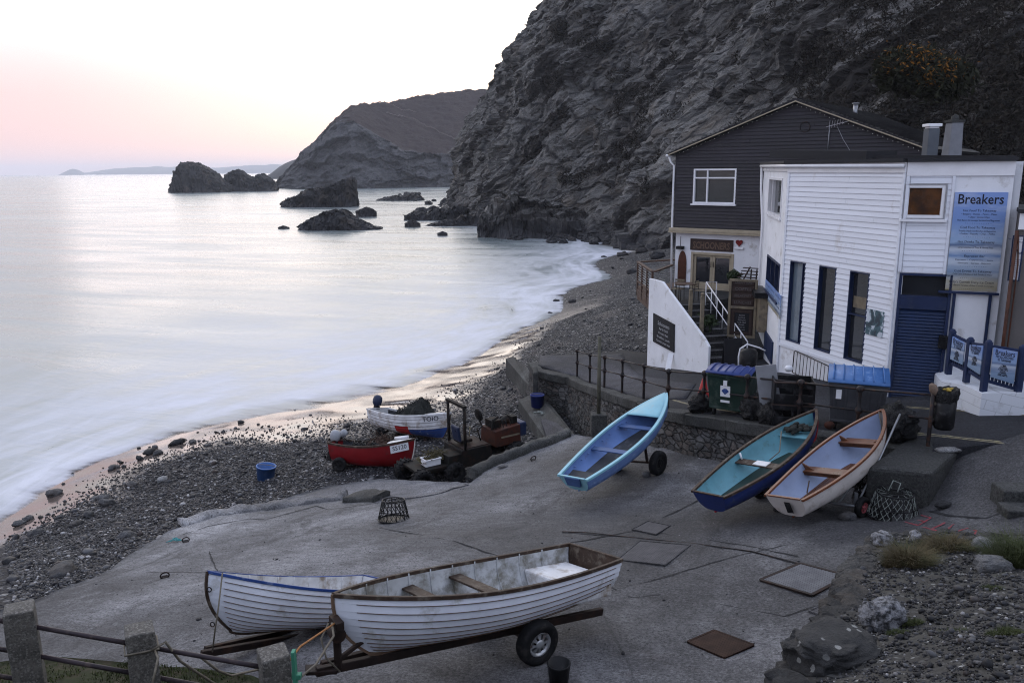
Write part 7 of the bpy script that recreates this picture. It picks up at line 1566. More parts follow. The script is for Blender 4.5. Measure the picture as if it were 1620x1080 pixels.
# ============================================================ PROMENADE CLUTTER
def bin_(name, label, p, yaw, W, D, Hh, body, lidm, ajar=0, sticker=None, ribs=5):
    M = Matrix.Translation(p)@Matrix.Rotation(yaw, 4, 'Z'); t = thing(name, label, 'bin', mat=M); z0 = .2; a, b = W/2*.86, D/2*.82
    mb = MB(); A_, B_ = W/2, D/2; h = Hh-.14
    mb.hexa([(-a, -b, z0), (a, -b, z0), (a, b, z0), (-a, b, z0), (-A_, -B_, h), (A_, -B_, h), (A_, B_, h), (-A_, B_, h)]); mb.box((0, 0, h-.03), (W+.05, D+.05, .07))
    for k in range(ribs):
        f = -1+2*(k+.5)/ribs; mb.hexa([(a*f-.03, -b-.012, z0+.1), (a*f+.03, -b-.012, z0+.1), (a*f+.03, -b+.01, z0+.1), (a*f-.03, -b+.01, z0+.1), (A_*f-.03, -B_-.012, h-.12), (A_*f+.03, -B_-.012, h-.12), (A_*f+.03, -B_+.01, h-.12), (A_*f-.03, -B_+.01, h-.12)])
    mb.box((0, 0, z0+.04), (2*a+.03, 2*b+.03, .06)); mb.build('body', body, t, bevel=.02)
    Ml = Matrix.Translation((0, B_, h+.03)) if ajar >= 0 else Matrix.Translation((0, -B_, h+.03))@Matrix.Rotation(-ajar, 4, 'X')@Matrix.Translation((0, 2*B_, 0)); mb = MB(); n = 9; vs = []
    for i in range(n):
        f = i/(n-1); y = -f*(D+.06); zz = .10*math.sin(f*math.pi)**.7+.015
        for x in (-A_-.03, A_+.03): vs += [Ml@Vector((x, y, zz))]
    mb.add(vs, [(2*i, 2*i+1, 2*i+3, 2*i+2) for i in range(n-1)], 0, True); l_ = mb.build('lid', lidm, t); s_ = l_.modifiers.new('thick', 'SOLIDIFY'); s_.thickness = .03; s_.offset = 0
    mb = MB()
    for k in range(6):
        x = -A_*.86+2*A_*.86*k/5; mb.tube([Ml@Vector((x, -f*(D+.04), .10*math.sin(f*math.pi)**.7+.04)) for f in (.08, .3, .5, .7, .94)], .02, 6)
    mb.build('lid_rib', lidm, l_)
    for sx in (-1, 1):
        for sy in (-1, 1): mb = MB(); mb.cyl((sx*a*.8-.03, sy*b*.75, .1), (sx*a*.8+.03, sy*b*.75, .1), .1, 14); mb.bar((sx*a*.8, sy*b*.75, .1), (sx*a*.8, sy*b*.75, .21), .08, .05, up=(0, 1, 0)); mb.build('castor', M_BLACK, t)
    if sticker:
        mb = MB(); mb.box((-.06*W, -(b+B_)/2-.03, (z0+h)/2+.05), (.26, .01, .3), Matrix.Rotation(math.atan2(B_-b, h-z0), 3, 'X')); s1 = mb.build('sticker', M_UPVC, t); mb = MB(); c = Vector((-.06*W, -(b+B_)/2-.042, (z0+h)/2+.06)); mb.poly_prism([c+Vector((0, 0, .1)), c+Vector((-.1, 0, 0)), c+Vector((0, 0, -.1)), c+Vector((.1, 0, 0))], (0, .008, 0)); mb.build('sticker_diamond', M_BLUE_T, s1)
        mb = MB(); mb.box((-.06*W, -B_-.022, h-.2), (.1, .012, .14)); mb.box((-.06*W, -b-.05, z0+.25), (.24, .012, .06)); mb.build('label_plate', M_UPVC, t)
    else: mb = MB(); mb.box((-.32*W, -B_-.008, h-.25), (.12, .02, .22)); mb.build('label_plate', M_UPVC, t)
    return t
M_BINGREEN = worn('dark green bin plastic', (.013, .030, .023), .5, .3, 2.5, (.05, .065, .055), .35, 4)
M_BINGREY = worn('charcoal bin plastic', (.048, .049, .055), .5, .3, 2, (.07, .07, .075), .4, 3)
M_LIDB = worn('blue bin lid', (.05, .13, .32), .45, .2, 2, (.15, .25, .45), .25, 4); M_LIDV = worn('violet blue bin lid', (.025, .045, .17), .4, .2, 2)
M_BAG = MT('black bin bag'); _n = M_BAG.noise(9, 5, .6, M_BAG.pos, dist=2.5, stretch=(1, 1, .5)); M_BAG = M_BAG.out((.005, .005, .006), .36, M_BAG.bump(_n, 1., .12), spec=.35)
p = hit(1152, 652, road_fn); bin_('wheelie_bin', 'dark green wheeled bin with a violet-blue lid by the steps', p+Vector((.05, -.15, 0)), R(-32), 1.14, .92, 1.3, M_BINGREEN, M_LIDV, .0, True, 1)
p = hit(1335, 668, road_fn); bin_('wheelie_bin', 'charcoal wheeled bin with a bright blue lid propped ajar', p+Vector((.1, -.35, 0)), R(-22), 1.26, 1.0, 1.3, M_BINGREY, M_LIDB, -.17)
def bag(px, py, s, label, seed, dy=0, pale=False):
    p = hit(px, py, road_fn)+Vector((0, dy, 0)); mb = MB(); mb.lump((0, 0, s*.42), (s*.62, s*.52, s*.5), seed, 4, .26, 2.6); mb.lump((s*.05, 0, s*.92), (s*.12, s*.1, s*.16), seed+3, 2, .4); o = mb.build('bin_bag', M_BAG); o.location = p; o.rotation_euler = (0, 0, seed); return tag(o, label, 'bin bag')
bag(1108, 652, .55, 'black bin bag slumped left of the green bin', 3, .0); bag(1196, 668, .62, 'black bin bag piled under the grey board', 5, .3); bag(1224, 676, .55, 'creased black bin bag right of the grey board', 8, .3); bag(1430, 705, .85, 'large black bin bag between the cream dinghy and the litter bin', 11, .45); bag(1362, 650, .5, 'black bin bag beside the charcoal bin', 14, .8); bag(1210, 660, .45, 'small black bin bag behind the pile under the grey board', 17, .7)
p = hit(1112, 640, road_fn); t_ = thing('traffic_cone', 'red cone standing behind the railing left of the green bin', 'cone', p); mb = MB(); mb.lathe([(.24, .05), (.05, .78), (.0, .8)], 18); mb.build('cone', M_RED, t_); mb = MB(); mb.box((0, 0, .03), (.52, .52, .055)); mb.build('base', M_RED, t_, bevel=.02); mb = MB(); mb.lathe([(.185, .22), (.165, .3)], 18); mb.build('sleeve', M_UPVC, t_)
p = hit(1221, 672, road_fn)+Vector((0, .35, 0)); mb = MB(); Mq = Matrix.Rotation(R(-8), 3, 'Y')@Matrix.Rotation(R(-8), 3, 'X')@Matrix.Rotation(R(-20), 3, 'Z'); mb.box((0, 0, .72), (.5, .05, 1.42), Mq); o = mb.build('grey_board', worn('grey painted board', (.20, .205, .22), .6, .15, 3), bevel=.006); o.location = p; tag(o, 'upright grey board leaning among the bin bags behind the railing', 'board')
p = hit(1190, 650, road_fn)+Vector((0, .5, 0)); t_ = thing('stool', 'battered round stool with a dark seat standing beside the green bin', 'stool', p); mb = MB(); mb.lathe([(0, .74), (.2, .74), (.22, .77), (.2, .8), (0, .81)], 16); mb.build('seat', M_BLACK, t_)
for k in range(4): a = k*math.pi/2+.4; mb = MB(); mb.tube([(.14*math.cos(a), .14*math.sin(a), .75), (.22*math.cos(a), .22*math.sin(a), 0)], .02, 6); mb.build('leg', M_TIMBER, t_)
def crate(p, yaw, W, D, Hh, label, n=2):
    for k in range(n):
        t = thing('fish_crate', label[k], 'crate', mat=Matrix.Translation(p+Vector((0, 0, k*(Hh+.01))))@Matrix.Rotation(yaw+.04*k, 4, 'Z')); mb = MB()
        for s_, c_ in (((W, .03, Hh*.45), (0, -D/2, Hh*.22)), ((W, .03, Hh*.25), (0, -D/2, Hh*.86)), ((W, .03, Hh), (0, D/2, Hh/2)), ((.03, D-.03, Hh), (-W/2+.015, 0, Hh/2)), ((.03, D-.03, Hh), (W/2-.015, 0, Hh/2)), ((W-.06, D-.06, .03), (0, 0, .02))): mb.box(c_, s_)
        for q in (-.48, 0, .48): mb.box((q*W*.98, -D/2-.004, Hh/2), (.05, .04, Hh))
        mb.build('tub', M_BLACK, t, bevel=.006); mb = MB(); mb.box((0, -D/2-.008, Hh*.98), (W+.04, .05, .03)); mb.build('rim', M_BRWOOD, t)
p = hit(1262, 678, road_fn)+Vector((0, .5, 0)); crate(p, R(-15), .95, .7, .55, ['lower of two black slotted crates between the grey board and charcoal bin', 'upper of two black slotted crates between the grey board and charcoal bin'])
for k, (px, py, lab, m) in enumerate(((1318, 686, 'small orange float lying between the navy and cream dinghies', M_ORANGE), (1250, 622, 'white plastic tub lying in the upper black crate', M_UPVC))):
    p = hit(px, py, road_fn)+Vector((0, .25, .08 if k == 0 else .62)); mb = MB(); mb.lump((0, 0, .05), (.12, .1, .1), k, 3, .05); o = mb.build('float' if k == 0 else 'tub', m); o.location = p; tag(o, lab, 'float' if k == 0 else 'tub')
# litter bin on the end post
x, y = RAIL[-1]; zb = road_fn(x, y); Mx = Matrix.Translation((x+.27, y-.02, zb+.42)); t_ = thing('litter_bin', 'black litter bin with a bag liner fixed to the end post of the railing', 'bin', (x+.27, y-.02, zb+.42)); mb = MB(); mb.lathe([(0, 0), (.17, .0), (.205, .06), (.215, .78), (.19, .78), (.17, .1), (0, .1)], 22, Mx); mb.build('body', M_BLACK, t_, True)
mb = MB(); vs = []; n = 26
for i, (r, z) in enumerate(((.222, .62), (.235, .70), (.245, .80), (.225, .86), (.17, .84), (.12, .76))):
    for k in range(n): a = k*2*math.pi/n; q = r*(1+.06*math.sin(k*2.7+i)); vs.append(Mx@Vector((q*math.cos(a), q*math.sin(a), z+.015*math.sin(k*1.9+i*2)+.03*math.cos(a))))
mb.add(vs, [tuple(int(v) for v in f) for f in [(i*n+k, i*n+(k+1) % n, (i+1)*n+(k+1) % n, (i+1)*n+k) for i in range(5) for k in range(n)]], 0, True); mb.build('liner', M_BAG, t_, True)
mb = MB(); mb.bar((x, y, zb+.9), (x+.1, y, zb+.9), .06, .06); mb.bar((x, y, zb+.6), (x+.1, y, zb+.6), .06, .06); mb.build('bracket', M_BLACKIRON, t_, True)
mb = MB(); rg = random.Random(5)
for k in range(5): mb.lump(Mx@Vector((rg.uniform(-.08, .1), rg.uniform(-.1, .05), .82+rg.uniform(0, .05))), (.05, .035, .03), k, 1, .3)
tag(mb.build('litter', worn('yellow packet', (.4, .28, .05), .4, .5, 9), origin=Mx@Vector((0, 0, .82))), 'yellow and white packets poking from the top of the litter bin', 'litter')
mb = MB(); mb.lump((0, 0, .07), (.085, .085, .15), 3, 3, .12, M=Matrix.Rotation(-.45, 4, 'Y')); o = mb.build('woolly_hat', worn('fawn wool', (.17, .12, .09), .95, .2, 30, None, .5, 2, .5, 90)); o.location = (x, y, zb+1.2); tag(o, 'fawn woolly rounded cap set on top of the railing end post', 'hat')
p = Vector((x+.25, y-.35, zb+.02)); mb = MB(); mb.lump((0, 0, .04), (.26, .12, .06), 5, 3, .15); o = mb.build('flat_stone', M_PALESTONE); o.location = p; tag(o, 'flat grey stone lying below the litter bin', 'stone')
# A-board and barrel planter at the foot of the steps
p = hit(1166, 590, road_fn); t_ = thing('a_board', 'small black advertising board standing at the foot of the steps', 'sign', p+Vector((0, .6, 0))); mb = MB(); mb.box((0, 0, .55), (.62, .04, 1.05), Matrix.Rotation(-.15, 3, 'X')); mb.box((0, .25, .5), (.6, .03, 1.0), Matrix.Rotation(.2, 3, 'X')); mb.build('panel', M_CHALK, t_, bevel=.01)
mb = MB(); rg = random.Random(8)
for k in range(9): mb.lump((rg.uniform(-.22, .22), .035, .25+rg.uniform(0, .2)), (.07, .02, .035), k, 1, .2)
mb.build('menu_picture', worn('food photograph', (.26, .16, .08), .6, .6, 12), t_)
p = hit(1190, 596, road_fn)+Vector((.0, .5, 0)); t_ = thing('covered_trolley', 'black covered trolley with a curved white handle at the foot of the steps', 'trolley', p); mb = MB(); mb.lathe([(0, .08), (.24, .08), (.28, .25), (.28, .72), (.22, .8), (0, .84)], 18); mb.build('body', M_BLACK, t_); mb = MB(); mb.tube([(-.34, -.1, .1), (-.36, -.1, .6), (-.32, -.1, .85), (-.1, -.1, 1.0), (.3, -.1, .88), (.5, -.1, .78)], .028, 8); mb.build('handle', M_UPVC, t_)
for sg in (-1, 1): mb = MB(); mb.cyl((.25*sg-.02, -.2, .08), (.25*sg+.02, -.2, .08), .08, 12); mb.build('wheel', M_RUB, t_)
# tubs on the beach and by the wall
def tub(p, label, m, r=.3, h=.42, tilt=0):
    t = thing('plastic_tub', label, 'tub', mat=Matrix.Translation(p)@Matrix.Rotation(tilt, 4, 'Y')); mb = MB(); mb.lathe([(0, .0), (r*.86, 0), (r, h), (r*1.06, h), (r*1.06, h+.03), (r*.94, h+.03), (r*.8, .05), (0, .05)], 24); mb.build('tub', m, t); mb = MB(); mb.tube([(r*math.cos(a), r*.2, h+r*.12*math.sin(a)) for a in (0, .6, 1.2, 1.57, 2., 2.6, 3.14)], .012, 6); mb.build('handle', M_ROPE, t)
M_TUBB = worn('blue plastic', (.045, .12, .33), .45, .25, 3, (.10, .16, .28), .3, 5)
tub(hit(420, 757, beach_fn)-Vector((0, 0, .02)), 'blue plastic tub lying tilted alone on the shingle', M_TUBB, .33, .48, .12)
p = Pz(850, 643, 2.25); tub(p, 'blue plastic tub on the apron at the foot of the sea wall', worn('deep blue plastic', (.02, .035, .17), .45, .25, 3), .29, .5)
mb = MB(); rg = random.Random(6); p = Pz(858, 655, 2.25)
for k in range(7): mb.lump((rg.uniform(-.3, .3), rg.uniform(-.2, .2), .05), (.09, .07, .05), k, 1, .3)
o = mb.build('rope_scraps', M_TWINE); o.location = p; tag(o, 'tangle of pale rope scraps beside the blue tub on the apron', 'rope')
# ============================================================ SLIPWAY FURNITURE
def plate(name, px4, label, cat, mat, framem, h=.012, fw=.05):
    Q = [hit(a, b, slip_fn) for a, b in px4]; c = sum(Q, Vector())/4; t = thing(name, label, cat, c); mb = MB(); n = [Vector((0, 0, h)) for _ in Q]
    I = [q.lerp(c, fw/((q-c).length)) for q in Q]; mb.poly_prism([q+Vector((0, 0, .012)) for q in I], (0, 0, h)); mb.build('cover', mat, t, True); mb = MB()
    for i in range(4): mb.bar(Q[i]+Vector((0, 0, .012)), Q[(i+1) % 4]+Vector((0, 0, .012)), fw, .03)
    mb.build('frame', framem, t, True)
def m_plate(name, c, c2):
    t = MT(name); m = t.mapv(t.pos, None, (0, 0, R(25))); b = t.N.new('ShaderNodeTexBrick'); b.inputs['Scale'].default_value = 1.0; b.inputs['Brick Width'].default_value = .07; b.inputs['Row Height'].default_value = .035; b.inputs['Mortar Size'].default_value = .005; t.L.new(m, b.inputs['Vector']); n = t.noise(5, 6, .65, t.pos)
    col = t.mix(t.ramp(n, [(.35, 0), (.65, 1)]), c, c2); col = t.mix(t.math('MULTIPLY', b.outputs['Fac'], .7), col, k3(c, .35)); return t.out(col, .7, t.bump(b.outputs['Fac'], -1, .01), spec=.08)
M_PLATE = m_plate('chequer plate', (.10, .10, .108), (.155, .155, .163)); M_GRATE = m_plate('rusty grate', (.026, .015, .012), (.05, .028, .02)); M_CONCRETECOVER = m_plate('ribbed cover', (.065, .063, .067), (.10, .096, .10))
plate('drain_cover', [(1203, 918), (1266, 892), (1342, 912), (1284, 942)], 'large grey chequer-plate drain cover in a rusty frame on the slipway', 'drain cover', M_PLATE, M_RUST)
plate('drain_grate', [(1088, 1016), (1130, 998), (1192, 1021), (1146, 1041)], 'small rusty brown drain grate near the foreground edge of the slipway', 'drain grate', M_GRATE, M_GRATE, fw=.03)
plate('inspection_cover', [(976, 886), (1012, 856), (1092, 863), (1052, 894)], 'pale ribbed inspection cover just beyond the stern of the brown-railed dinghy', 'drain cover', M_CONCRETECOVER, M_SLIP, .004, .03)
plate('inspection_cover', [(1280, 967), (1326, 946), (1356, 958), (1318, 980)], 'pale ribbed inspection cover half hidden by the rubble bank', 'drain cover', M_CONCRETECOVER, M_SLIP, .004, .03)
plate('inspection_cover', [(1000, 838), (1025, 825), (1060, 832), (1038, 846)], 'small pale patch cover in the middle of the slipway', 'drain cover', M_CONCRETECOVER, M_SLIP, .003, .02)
mb = MB(); P_ = H(slip_fn, (889, 841), (930, 843), (1010, 851), (1100, 860), (1190, 873), (1270, 893), (1346, 915)); mb.tube([(a, b, c+.012+.006*math.sin(i*2.)) for i, (a, b, c) in enumerate(P_)], .011, 6); tag(mb.build('mooring_chain', M_BLACKIRON, origin=P_[0]), 'long dark chain lying across the slipway towards the rubble bank', 'chain')
def ring_on(px, py, r, label, m=M_BLACKIRON):
    p = hit(px, py, slip_fn); mb = MB(); mb.tube([(r*math.cos(k*.5236), 0, r*.9+r*math.sin(k*.5236)) for k in range(12)], r*.18, 6, closed=True); mb.box((0, 0, .01), (r*1.4, r*1.4, .03)); o = mb.build('mooring_ring', m); o.location = p; o.rotation_euler = (.35, 0, .5); tag(o, label, 'mooring ring')
ring_on(261, 914, .09, 'rusty iron mooring ring standing out of the slipway left of the blue-railed dinghy', M_RUST); ring_on(294, 857, .09, 'iron mooring ring with turquoise twine near the seaward kerb'); ring_on(843, 728, .09, 'iron mooring ring in the slipway left of the light blue skiff')
p = hit(287, 856, slip_fn); mb = MB(); rg = random.Random(9)
for k in range(6): mb.tube([(0, 0, .03), (-rg.uniform(.05, .3), rg.uniform(-.1, .2), .05), (-rg.uniform(.2, .4), rg.uniform(-.1, .2), .02)], .012, 5)
o = mb.build('twine_scrap', worn('turquoise twine', (.06, .24, .25), .9, .3, 20)); o.location = p; tag(o, 'scrap of turquoise twine beside the mooring ring by the kerb', 'twine')
for k, (px, py, s, lab, m) in enumerate(((795, 740, .13, 'small pale stone lying by the kerb lump near the tractor', M_PALESTONE), (1492, 802, .13, 'dark stone lying on the slipway below the ramp', M_BLACKROCK), (1446, 800, .08, 'pale pebble lying right of the rope-lashed pot', M_PALESTONE), (1330, 985, .05, 'small dark ball lying near the half-hidden inspection cover', M_BLACKROCK))):
    p = hit(px, py, slip_fn); mb = MB(); mb.lump((0, 0, s*.4), (s*1.2, s*.8, s*.55), px, 3, .25); o = mb.build('loose_stone', m); o.location = p; tag(o, lab, 'stone')
# litter specks and leaves blown on the slipway
rg = np.random.default_rng(44)
def reg_slip(r_, n): d = r_.uniform(9.5, 24, n); x = (r_.uniform(80, 1560, n)-810)/F*d; k = inside(slip_poly, x, d); return np.c_[x, d][k]
scatter_stones('grit', 900, reg_slip, Surf(slip_fn, lambda p, z: .02*fbm(p*.8, 4)), (.008, .5), None, seed=15, label='specks of grit, shell and small stones strewn on the slipway', cat='grit')
# side steps at the right edge
P_ = [hit(1594, 822, slip_fn), hit(1650, 846, slip_fn)]; q = P_[0]; fs_ = Fac(P_[0], Vector((P_[0].x+2.4, P_[0].y-.25, 0)))
t_ = thing('side_steps', 'two rough concrete steps leading up at the edge of the ramp', 'steps', q); mb = MB(); fs_.box(mb, 0, 2.4, q.z-.4, q.z+.17, -.42, 0); fs_.box(mb, .1, 2.4, q.z-.4, q.z+.36, -.9, -.421); mb.build('tread', M_CAP, t_, True, .03)
# ============================================================ GRANITE FENCE AND VERGE
M_GRAN = MT('granite'); _a = M_GRAN.noise(45, 4, .7, M_GRAN.pos); _b = M_GRAN.noise(5, 5, .6, M_GRAN.pos); _v = M_GRAN.voro(60, 'F1', M_GRAN.pos, 'Color')
_c = M_GRAN.mix(M_GRAN.ramp(_b, [(.35, 0), (.65, 1)]), (.055, .05, .045), (.12, .11, .095)); _c = M_GRAN.mix(M_GRAN.ramp(M_GRAN.sep(_v)[0], [(.72, 0), (.8, .8)]), _c, (.17, .16, .145)); _c = M_GRAN.mix(M_GRAN.ramp(_a, [(.34, .7), (.5, 0)]), _c, (.015, .015, .015)); M_GRAN = M_GRAN.out(_c, .85, M_GRAN.bump(_a, .7, .02))
verge_fn = TPS([(-14, 8.2, 6.3), (-5, 8.3, 6.45), (-3, 8.0, 6.4), (-1.4, 7.0, 6.3), (-9, 5, 7.3), (-4, 5, 7.2), (-1, 4.5, 7.0), (-5, 0, 10.2), (2, 0, 10.2), (0, -5, 10.3), (-10, 0, 10.2), (2.5, 4, 7.4), (6, -2, 10.2)], .002)
M_TURF = worn('mossy turf', (.028, .032, .014), .95, .5, 5, (.05, .04, .025), .6, 4, .8, 30)
patch('verge', [(-14, 8.4), (-7, 8.45), (-4.6, 8.35), (-3.0, 8.1), (-2.1, 7.7), (-1.5, 6.9), (-.6, 5.6), (2.2, 4.6), (3.2, 4.2), (8, -4), (0, -8), (-14, -4)], verge_fn, .35, [M_TURF], 2.4, .05, 0, .06, seed=7)
def grass(name, n, region, fn, hgt, label, mat, seed, w=.006, thing_=False, loc=None, lean=.6, dome=None):
    rg = np.random.default_rng(seed); P = region(rg, n); n = len(P); z = fn.many(P[:, 0], P[:, 1]); h = hgt*rg.uniform(.4, 1.2, n); a = rg.uniform(0, 6.28, n)
    if dome: q_ = np.hypot(P[:, 0]-dome[0], P[:, 1]-dome[1])/dome[2]; h = h*(1.15-.8*q_**2)*(1+.35*fbm(np.c_[P*9, P[:, 0]*0], 2)); a = np.where(rg.uniform(size=n) < .7, np.arctan2(P[:, 1]-dome[1], P[:, 0]-dome[0])+rg.normal(size=n)*.7, a)
    l = h*lean*rg.uniform(.1, 1, n); V = []
    dx, dy = np.cos(a), np.sin(a)
    for f, ww in ((0, 1), (.5, .8), (1, .1)):
        for sg in (-1, 1): V.append(np.c_[P[:, 0]+dx*l*f**2-dy*w*ww*sg, P[:, 1]+dy*l*f**2+dx*w*ww*sg, z-.01+h*f*(1-.25*f)])
    V = np.stack(V, 1).reshape(-1, 3); b = np.arange(n)[:, None]*6; Fq = np.concatenate([b+np.array([0, 1, 3, 2]), b+np.array([2, 3, 5, 4])]); 
    if loc is not None: V = V-np.array(loc)
    o = np_mesh(name, V, Fq, mat, False)
    if loc is not None: o.location = loc
    return tag(o, label, 'grass', kind=None if thing_ else 'stuff')
M_GRASSD = worn('dull green grass', (.045, .055, .018), .85, .5, 1.5); M_GRASSB = worn('brown dry grass', (.10, .078, .040), .85, .5, 2.5, (.04, .05, .02), .6, 3)
def reg_v(rg, n): return np.c_[rg.uniform(-7, -1.6, n), rg.uniform(6.4, 8.35, n)]
def reg_v2(rg, n): P = reg_v(rg, n); k = inside([(-14, 8.4), (-4.6, 8.3), (-3.0, 8.05), (-2.1, 7.6), (-1.5, 6.8), (-1.5, 6), (-14, 6)], P[:, 0], P[:, 1]) & (fbm(np.c_[P*1.3, P[:, 0]*0], 3) > -.25); return P[k]
grass('grass', 15000, reg_v2, verge_fn, .07, 'short mossy grass along the verge below the granite posts', M_GRASSD, 3)
gp = [Pd(-170, 925, 8.2), Pd(30, 960, 8.0), Pd(220, 993, 7.86), Pd(432, 1030, 7.65)]; fen = thing('post_and_rail_fence', 'granite post fence with dark iron tube rails along the near verge', 'fence', (gp[2].x, gp[2].y, verge_fn(gp[2].x, gp[2].y)))
for k, p in enumerate(gp):
    zb = verge_fn(p.x, p.y)-.3; w = .135; Mz = Matrix.Rotation(R(28), 3, 'Z'); mb = MB(); V = []
    for z in np.linspace(zb, p.z, 9):
        for a, b in ((-1, -1), (1, -1), (1, 1), (-1, 1)): V.append(Mz@Vector((a*w, b*w, 0))+Vector((p.x, p.y, z)))
    V = np.array([v[:] for v in V]); V += np.c_[[fbm(V*4+s_, 3)*.012 for s_ in (1, 4, 8)]].T; mb.add([tuple(v) for v in V], [(4*i+j, 4*i+(j+1) % 4, 4*i+4+(j+1) % 4, 4*i+4+j) for i in range(8) for j in range(4)]+[(32, 33, 34, 35), (3, 2, 1, 0)]); mb.build('post', M_GRAN, fen, True, .015)
for k in range(3):
    for dz in (.19, .52, .84): mb = MB(); mb.tube([gp[k]-Vector((0, 0, dz)), gp[k+1]-Vector((0, 0, dz))], .024, 8); mb.build('rail', worn('dark plum iron', (.03, .022, .026), .5, .4, 5, (.07, .05, .045), .4, 6), fen, True)
p = gp[3]+Vector((.2, -.02, 0)); t_ = thing('green_stake', 'green painted steel stake strapped to the end granite post', 'stake', (p.x, p.y, 6.3)); mb = MB(); mb.bar((p.x, p.y, 6.2), (p.x, p.y, p.z+.02), .07, .035, up=(1, 0, 0)); M_GREENP = worn('green painted steel', (.05, .20, .13), .5, .25, 4); mb.build('stake', M_GREENP, t_, True, .005); mb = MB(); mb.box((p.x-.02, p.y, p.z-.25), (.16, .06, .05)); mb.build('clamp', M_GREENP, t_, True, .005)
def rope(name, P_, r, m, label): mb = MB(); mb.tube(P_, r, 6); return tag(mb.build(name, m, origin=P_[0]), label, 'rope')
rope('tether_rope', [gp[3]+Vector((.15, 0, -.1)), Pd(475, 1022, 8.2), Pd(530, 985, 9.3)], .012, M_ROPEO, 'taut orange rope from the end granite post to the trailer winch')
rope('slack_rope', [Pd(525, 985, 9.3), Pd(528, 1005, 9.1), Pd(500, 1050, 8.8), Pd(462, 1082, 8.4)], .014, M_ROPE, 'slack grey rope hanging from the winch down behind the green stake')
rope('slack_rope', [Pd(520, 985, 9.35), Pd(508, 1010, 9.3), Pd(516, 1040, 9.3), Pd(538, 1062, 9.4)], .012, M_ROPE, 'short rope end hanging from the trailer winch beside the dinghy stem')
p = gp[2]; cs = [Matrix.Rotation(R(28), 3, 'Z')@Vector((a*.15, b*.15, 0)) for a, b in ((-1, -1), (1, -1), (1, 1), (-1, 1))]; mb = MB(); mb.tube([Vector((p.x, p.y, p.z-.17-.02*i))+c for i, c in enumerate(cs)], .011, 6, closed=True); tag(mb.build('rope_loop', M_ROPE, origin=p), 'loop of grey rope tied round the middle granite post', 'rope')
rope('slack_rope', [p+Vector((.16, -.1, -.17)), Pd(262, 1015, 7.7), Pd(285, 1045, 8.0), Pd(335, 1078, 8.4), Pd(380, 1100, 8.8)], .014, M_ROPE, 'slack rope trailing from the middle granite post over the verge'); rope('slack_rope', [p+Vector((.17, -.08, -.2)), Pd(250, 1040, 7.6), Pd(240, 1085, 7.5)], .012, M_ROPE, 'short rope end hanging down the middle granite post'); rope('slack_rope', [gp[2].lerp(gp[3], .45)-Vector((0, 0, .2)), Pd(345, 1060, 8.2), Pd(366, 1068, 8.6), Pd(410, 1058, 9.)], .013, M_ROPE, 'rope drooping from the top rail between the last two granite posts')
# ============================================================ RUBBLE BANK
bank_px = [(1235, 1095, 7.75), (1285, 1015, 7.45), (1328, 965, 7.3), (1350, 905, 7.0), (1388, 854, 6.85), (1440, 846, 6.85), (1530, 846, 6.9), (1640, 848, 7.0)]
bank_fn = TPS(pts_from(bank_px+[(1620, 1080, 8.7), (1450, 1080, 8.35), (1500, 960, 7.6), (1600, 900, 7.25), (1420, 930, 7.25)])+[(7, 0, 10.), (9, 4, 8.9)], .004)
bank_poly = [tuple(Pz(*q))[:2] for q in bank_px]+[(12, 8), (10, 2), (6, 1), (3.0, 4.2)]
patch('gravel_bank', bank_poly, bank_fn, .18, M_GRAVEL, 2.6, .03, 0, .05, seed=9, rfreq=2.0)
edge = [Pz(*q) for q in bank_px]
def rubble():
    root = thing('rubble_wall', 'tumbledown rubble stone wall holding the edge of the gravel bank', 'wall', edge[3]-Vector((0, 0, 1))); mb = MB(); k = 0; rg = random.Random(12)
    for a, b in zip(edge[:-1], edge[1:]):
        n = max(2, int((b-a).length/.13))
        for i in range(n):
            p = a.lerp(b, (i+rg.random()*.5)/n); t = (b-a).normalized(); out = Vector((-t.y, t.x, 0)); zt = p.z
            while zt > slip_fn(p.x, p.y)-.1 and zt > p.z-1.7:
                s = rg.uniform(.06, .14); mb.lump(p+out*(rg.uniform(-.02, .06)+.08*(p.z-zt))+Vector((0, 0, zt-p.z-s*.3)), (s*1.3, s*1.1, s*.8), k, 2, .38, 1.3, Matrix.Rotation(rg.uniform(0, 6), 3, 'Z').to_4x4(), smooth=False, fac=.3); k += 1; zt -= s*1.1
    for a, b in zip(edge[:-1], edge[1:]):
        n = max(1, int((b-a).length/.3))
        for i in range(n):
            p = a.lerp(b, (i+.5)/n); t = (b-a).normalized(); inn = Vector((t.y, -t.x, 0)); s = rg.uniform(.17, .25); mb.lump(p+inn*rg.uniform(.0, .16)-Vector((0, 0, s*.42)), (s*1.35, s*1.0, s*.62), k+300, 3, .16, 1.3, Matrix.Rotation(math.atan2(t.y, t.x)+rg.uniform(-.5, .5), 3, 'Z').to_4x4(), smooth=False, fac=.3, flat=.25); k += 1
    mb.build('stonework', M_BLACKROCK if False else m_rock('bank rubble', (.026, .025, .025), (.085, .083, .08), 5.), root, True, recalc=False)
rubble()
def rock_at(name, px, py, d, size, label, mat, seed, sub=4, amp=.22, fr=1.1, flat=.25, rz=0, dz=0):
    p = Pd(px, py, d) if d else hit(px, py, bank_fn); mb = MB(); mb.lump((0, 0, size[2]*.55), size, seed, sub, amp*.7, fr, flat=flat, fac=.28); o = mb.build(name, mat); o.location = p+Vector((0, 0, dz)); o.rotation_euler = (0, 0, rz); return tag(o, label, 'rock')
rock_at('boulder', 1318, 1048, None, (.37, .30, .20), 'big dark boulder with pale lichen spots on the near edge of the bank', M_LICHEN, 3, 5, .2, 1.2, .35, .4, -.02)
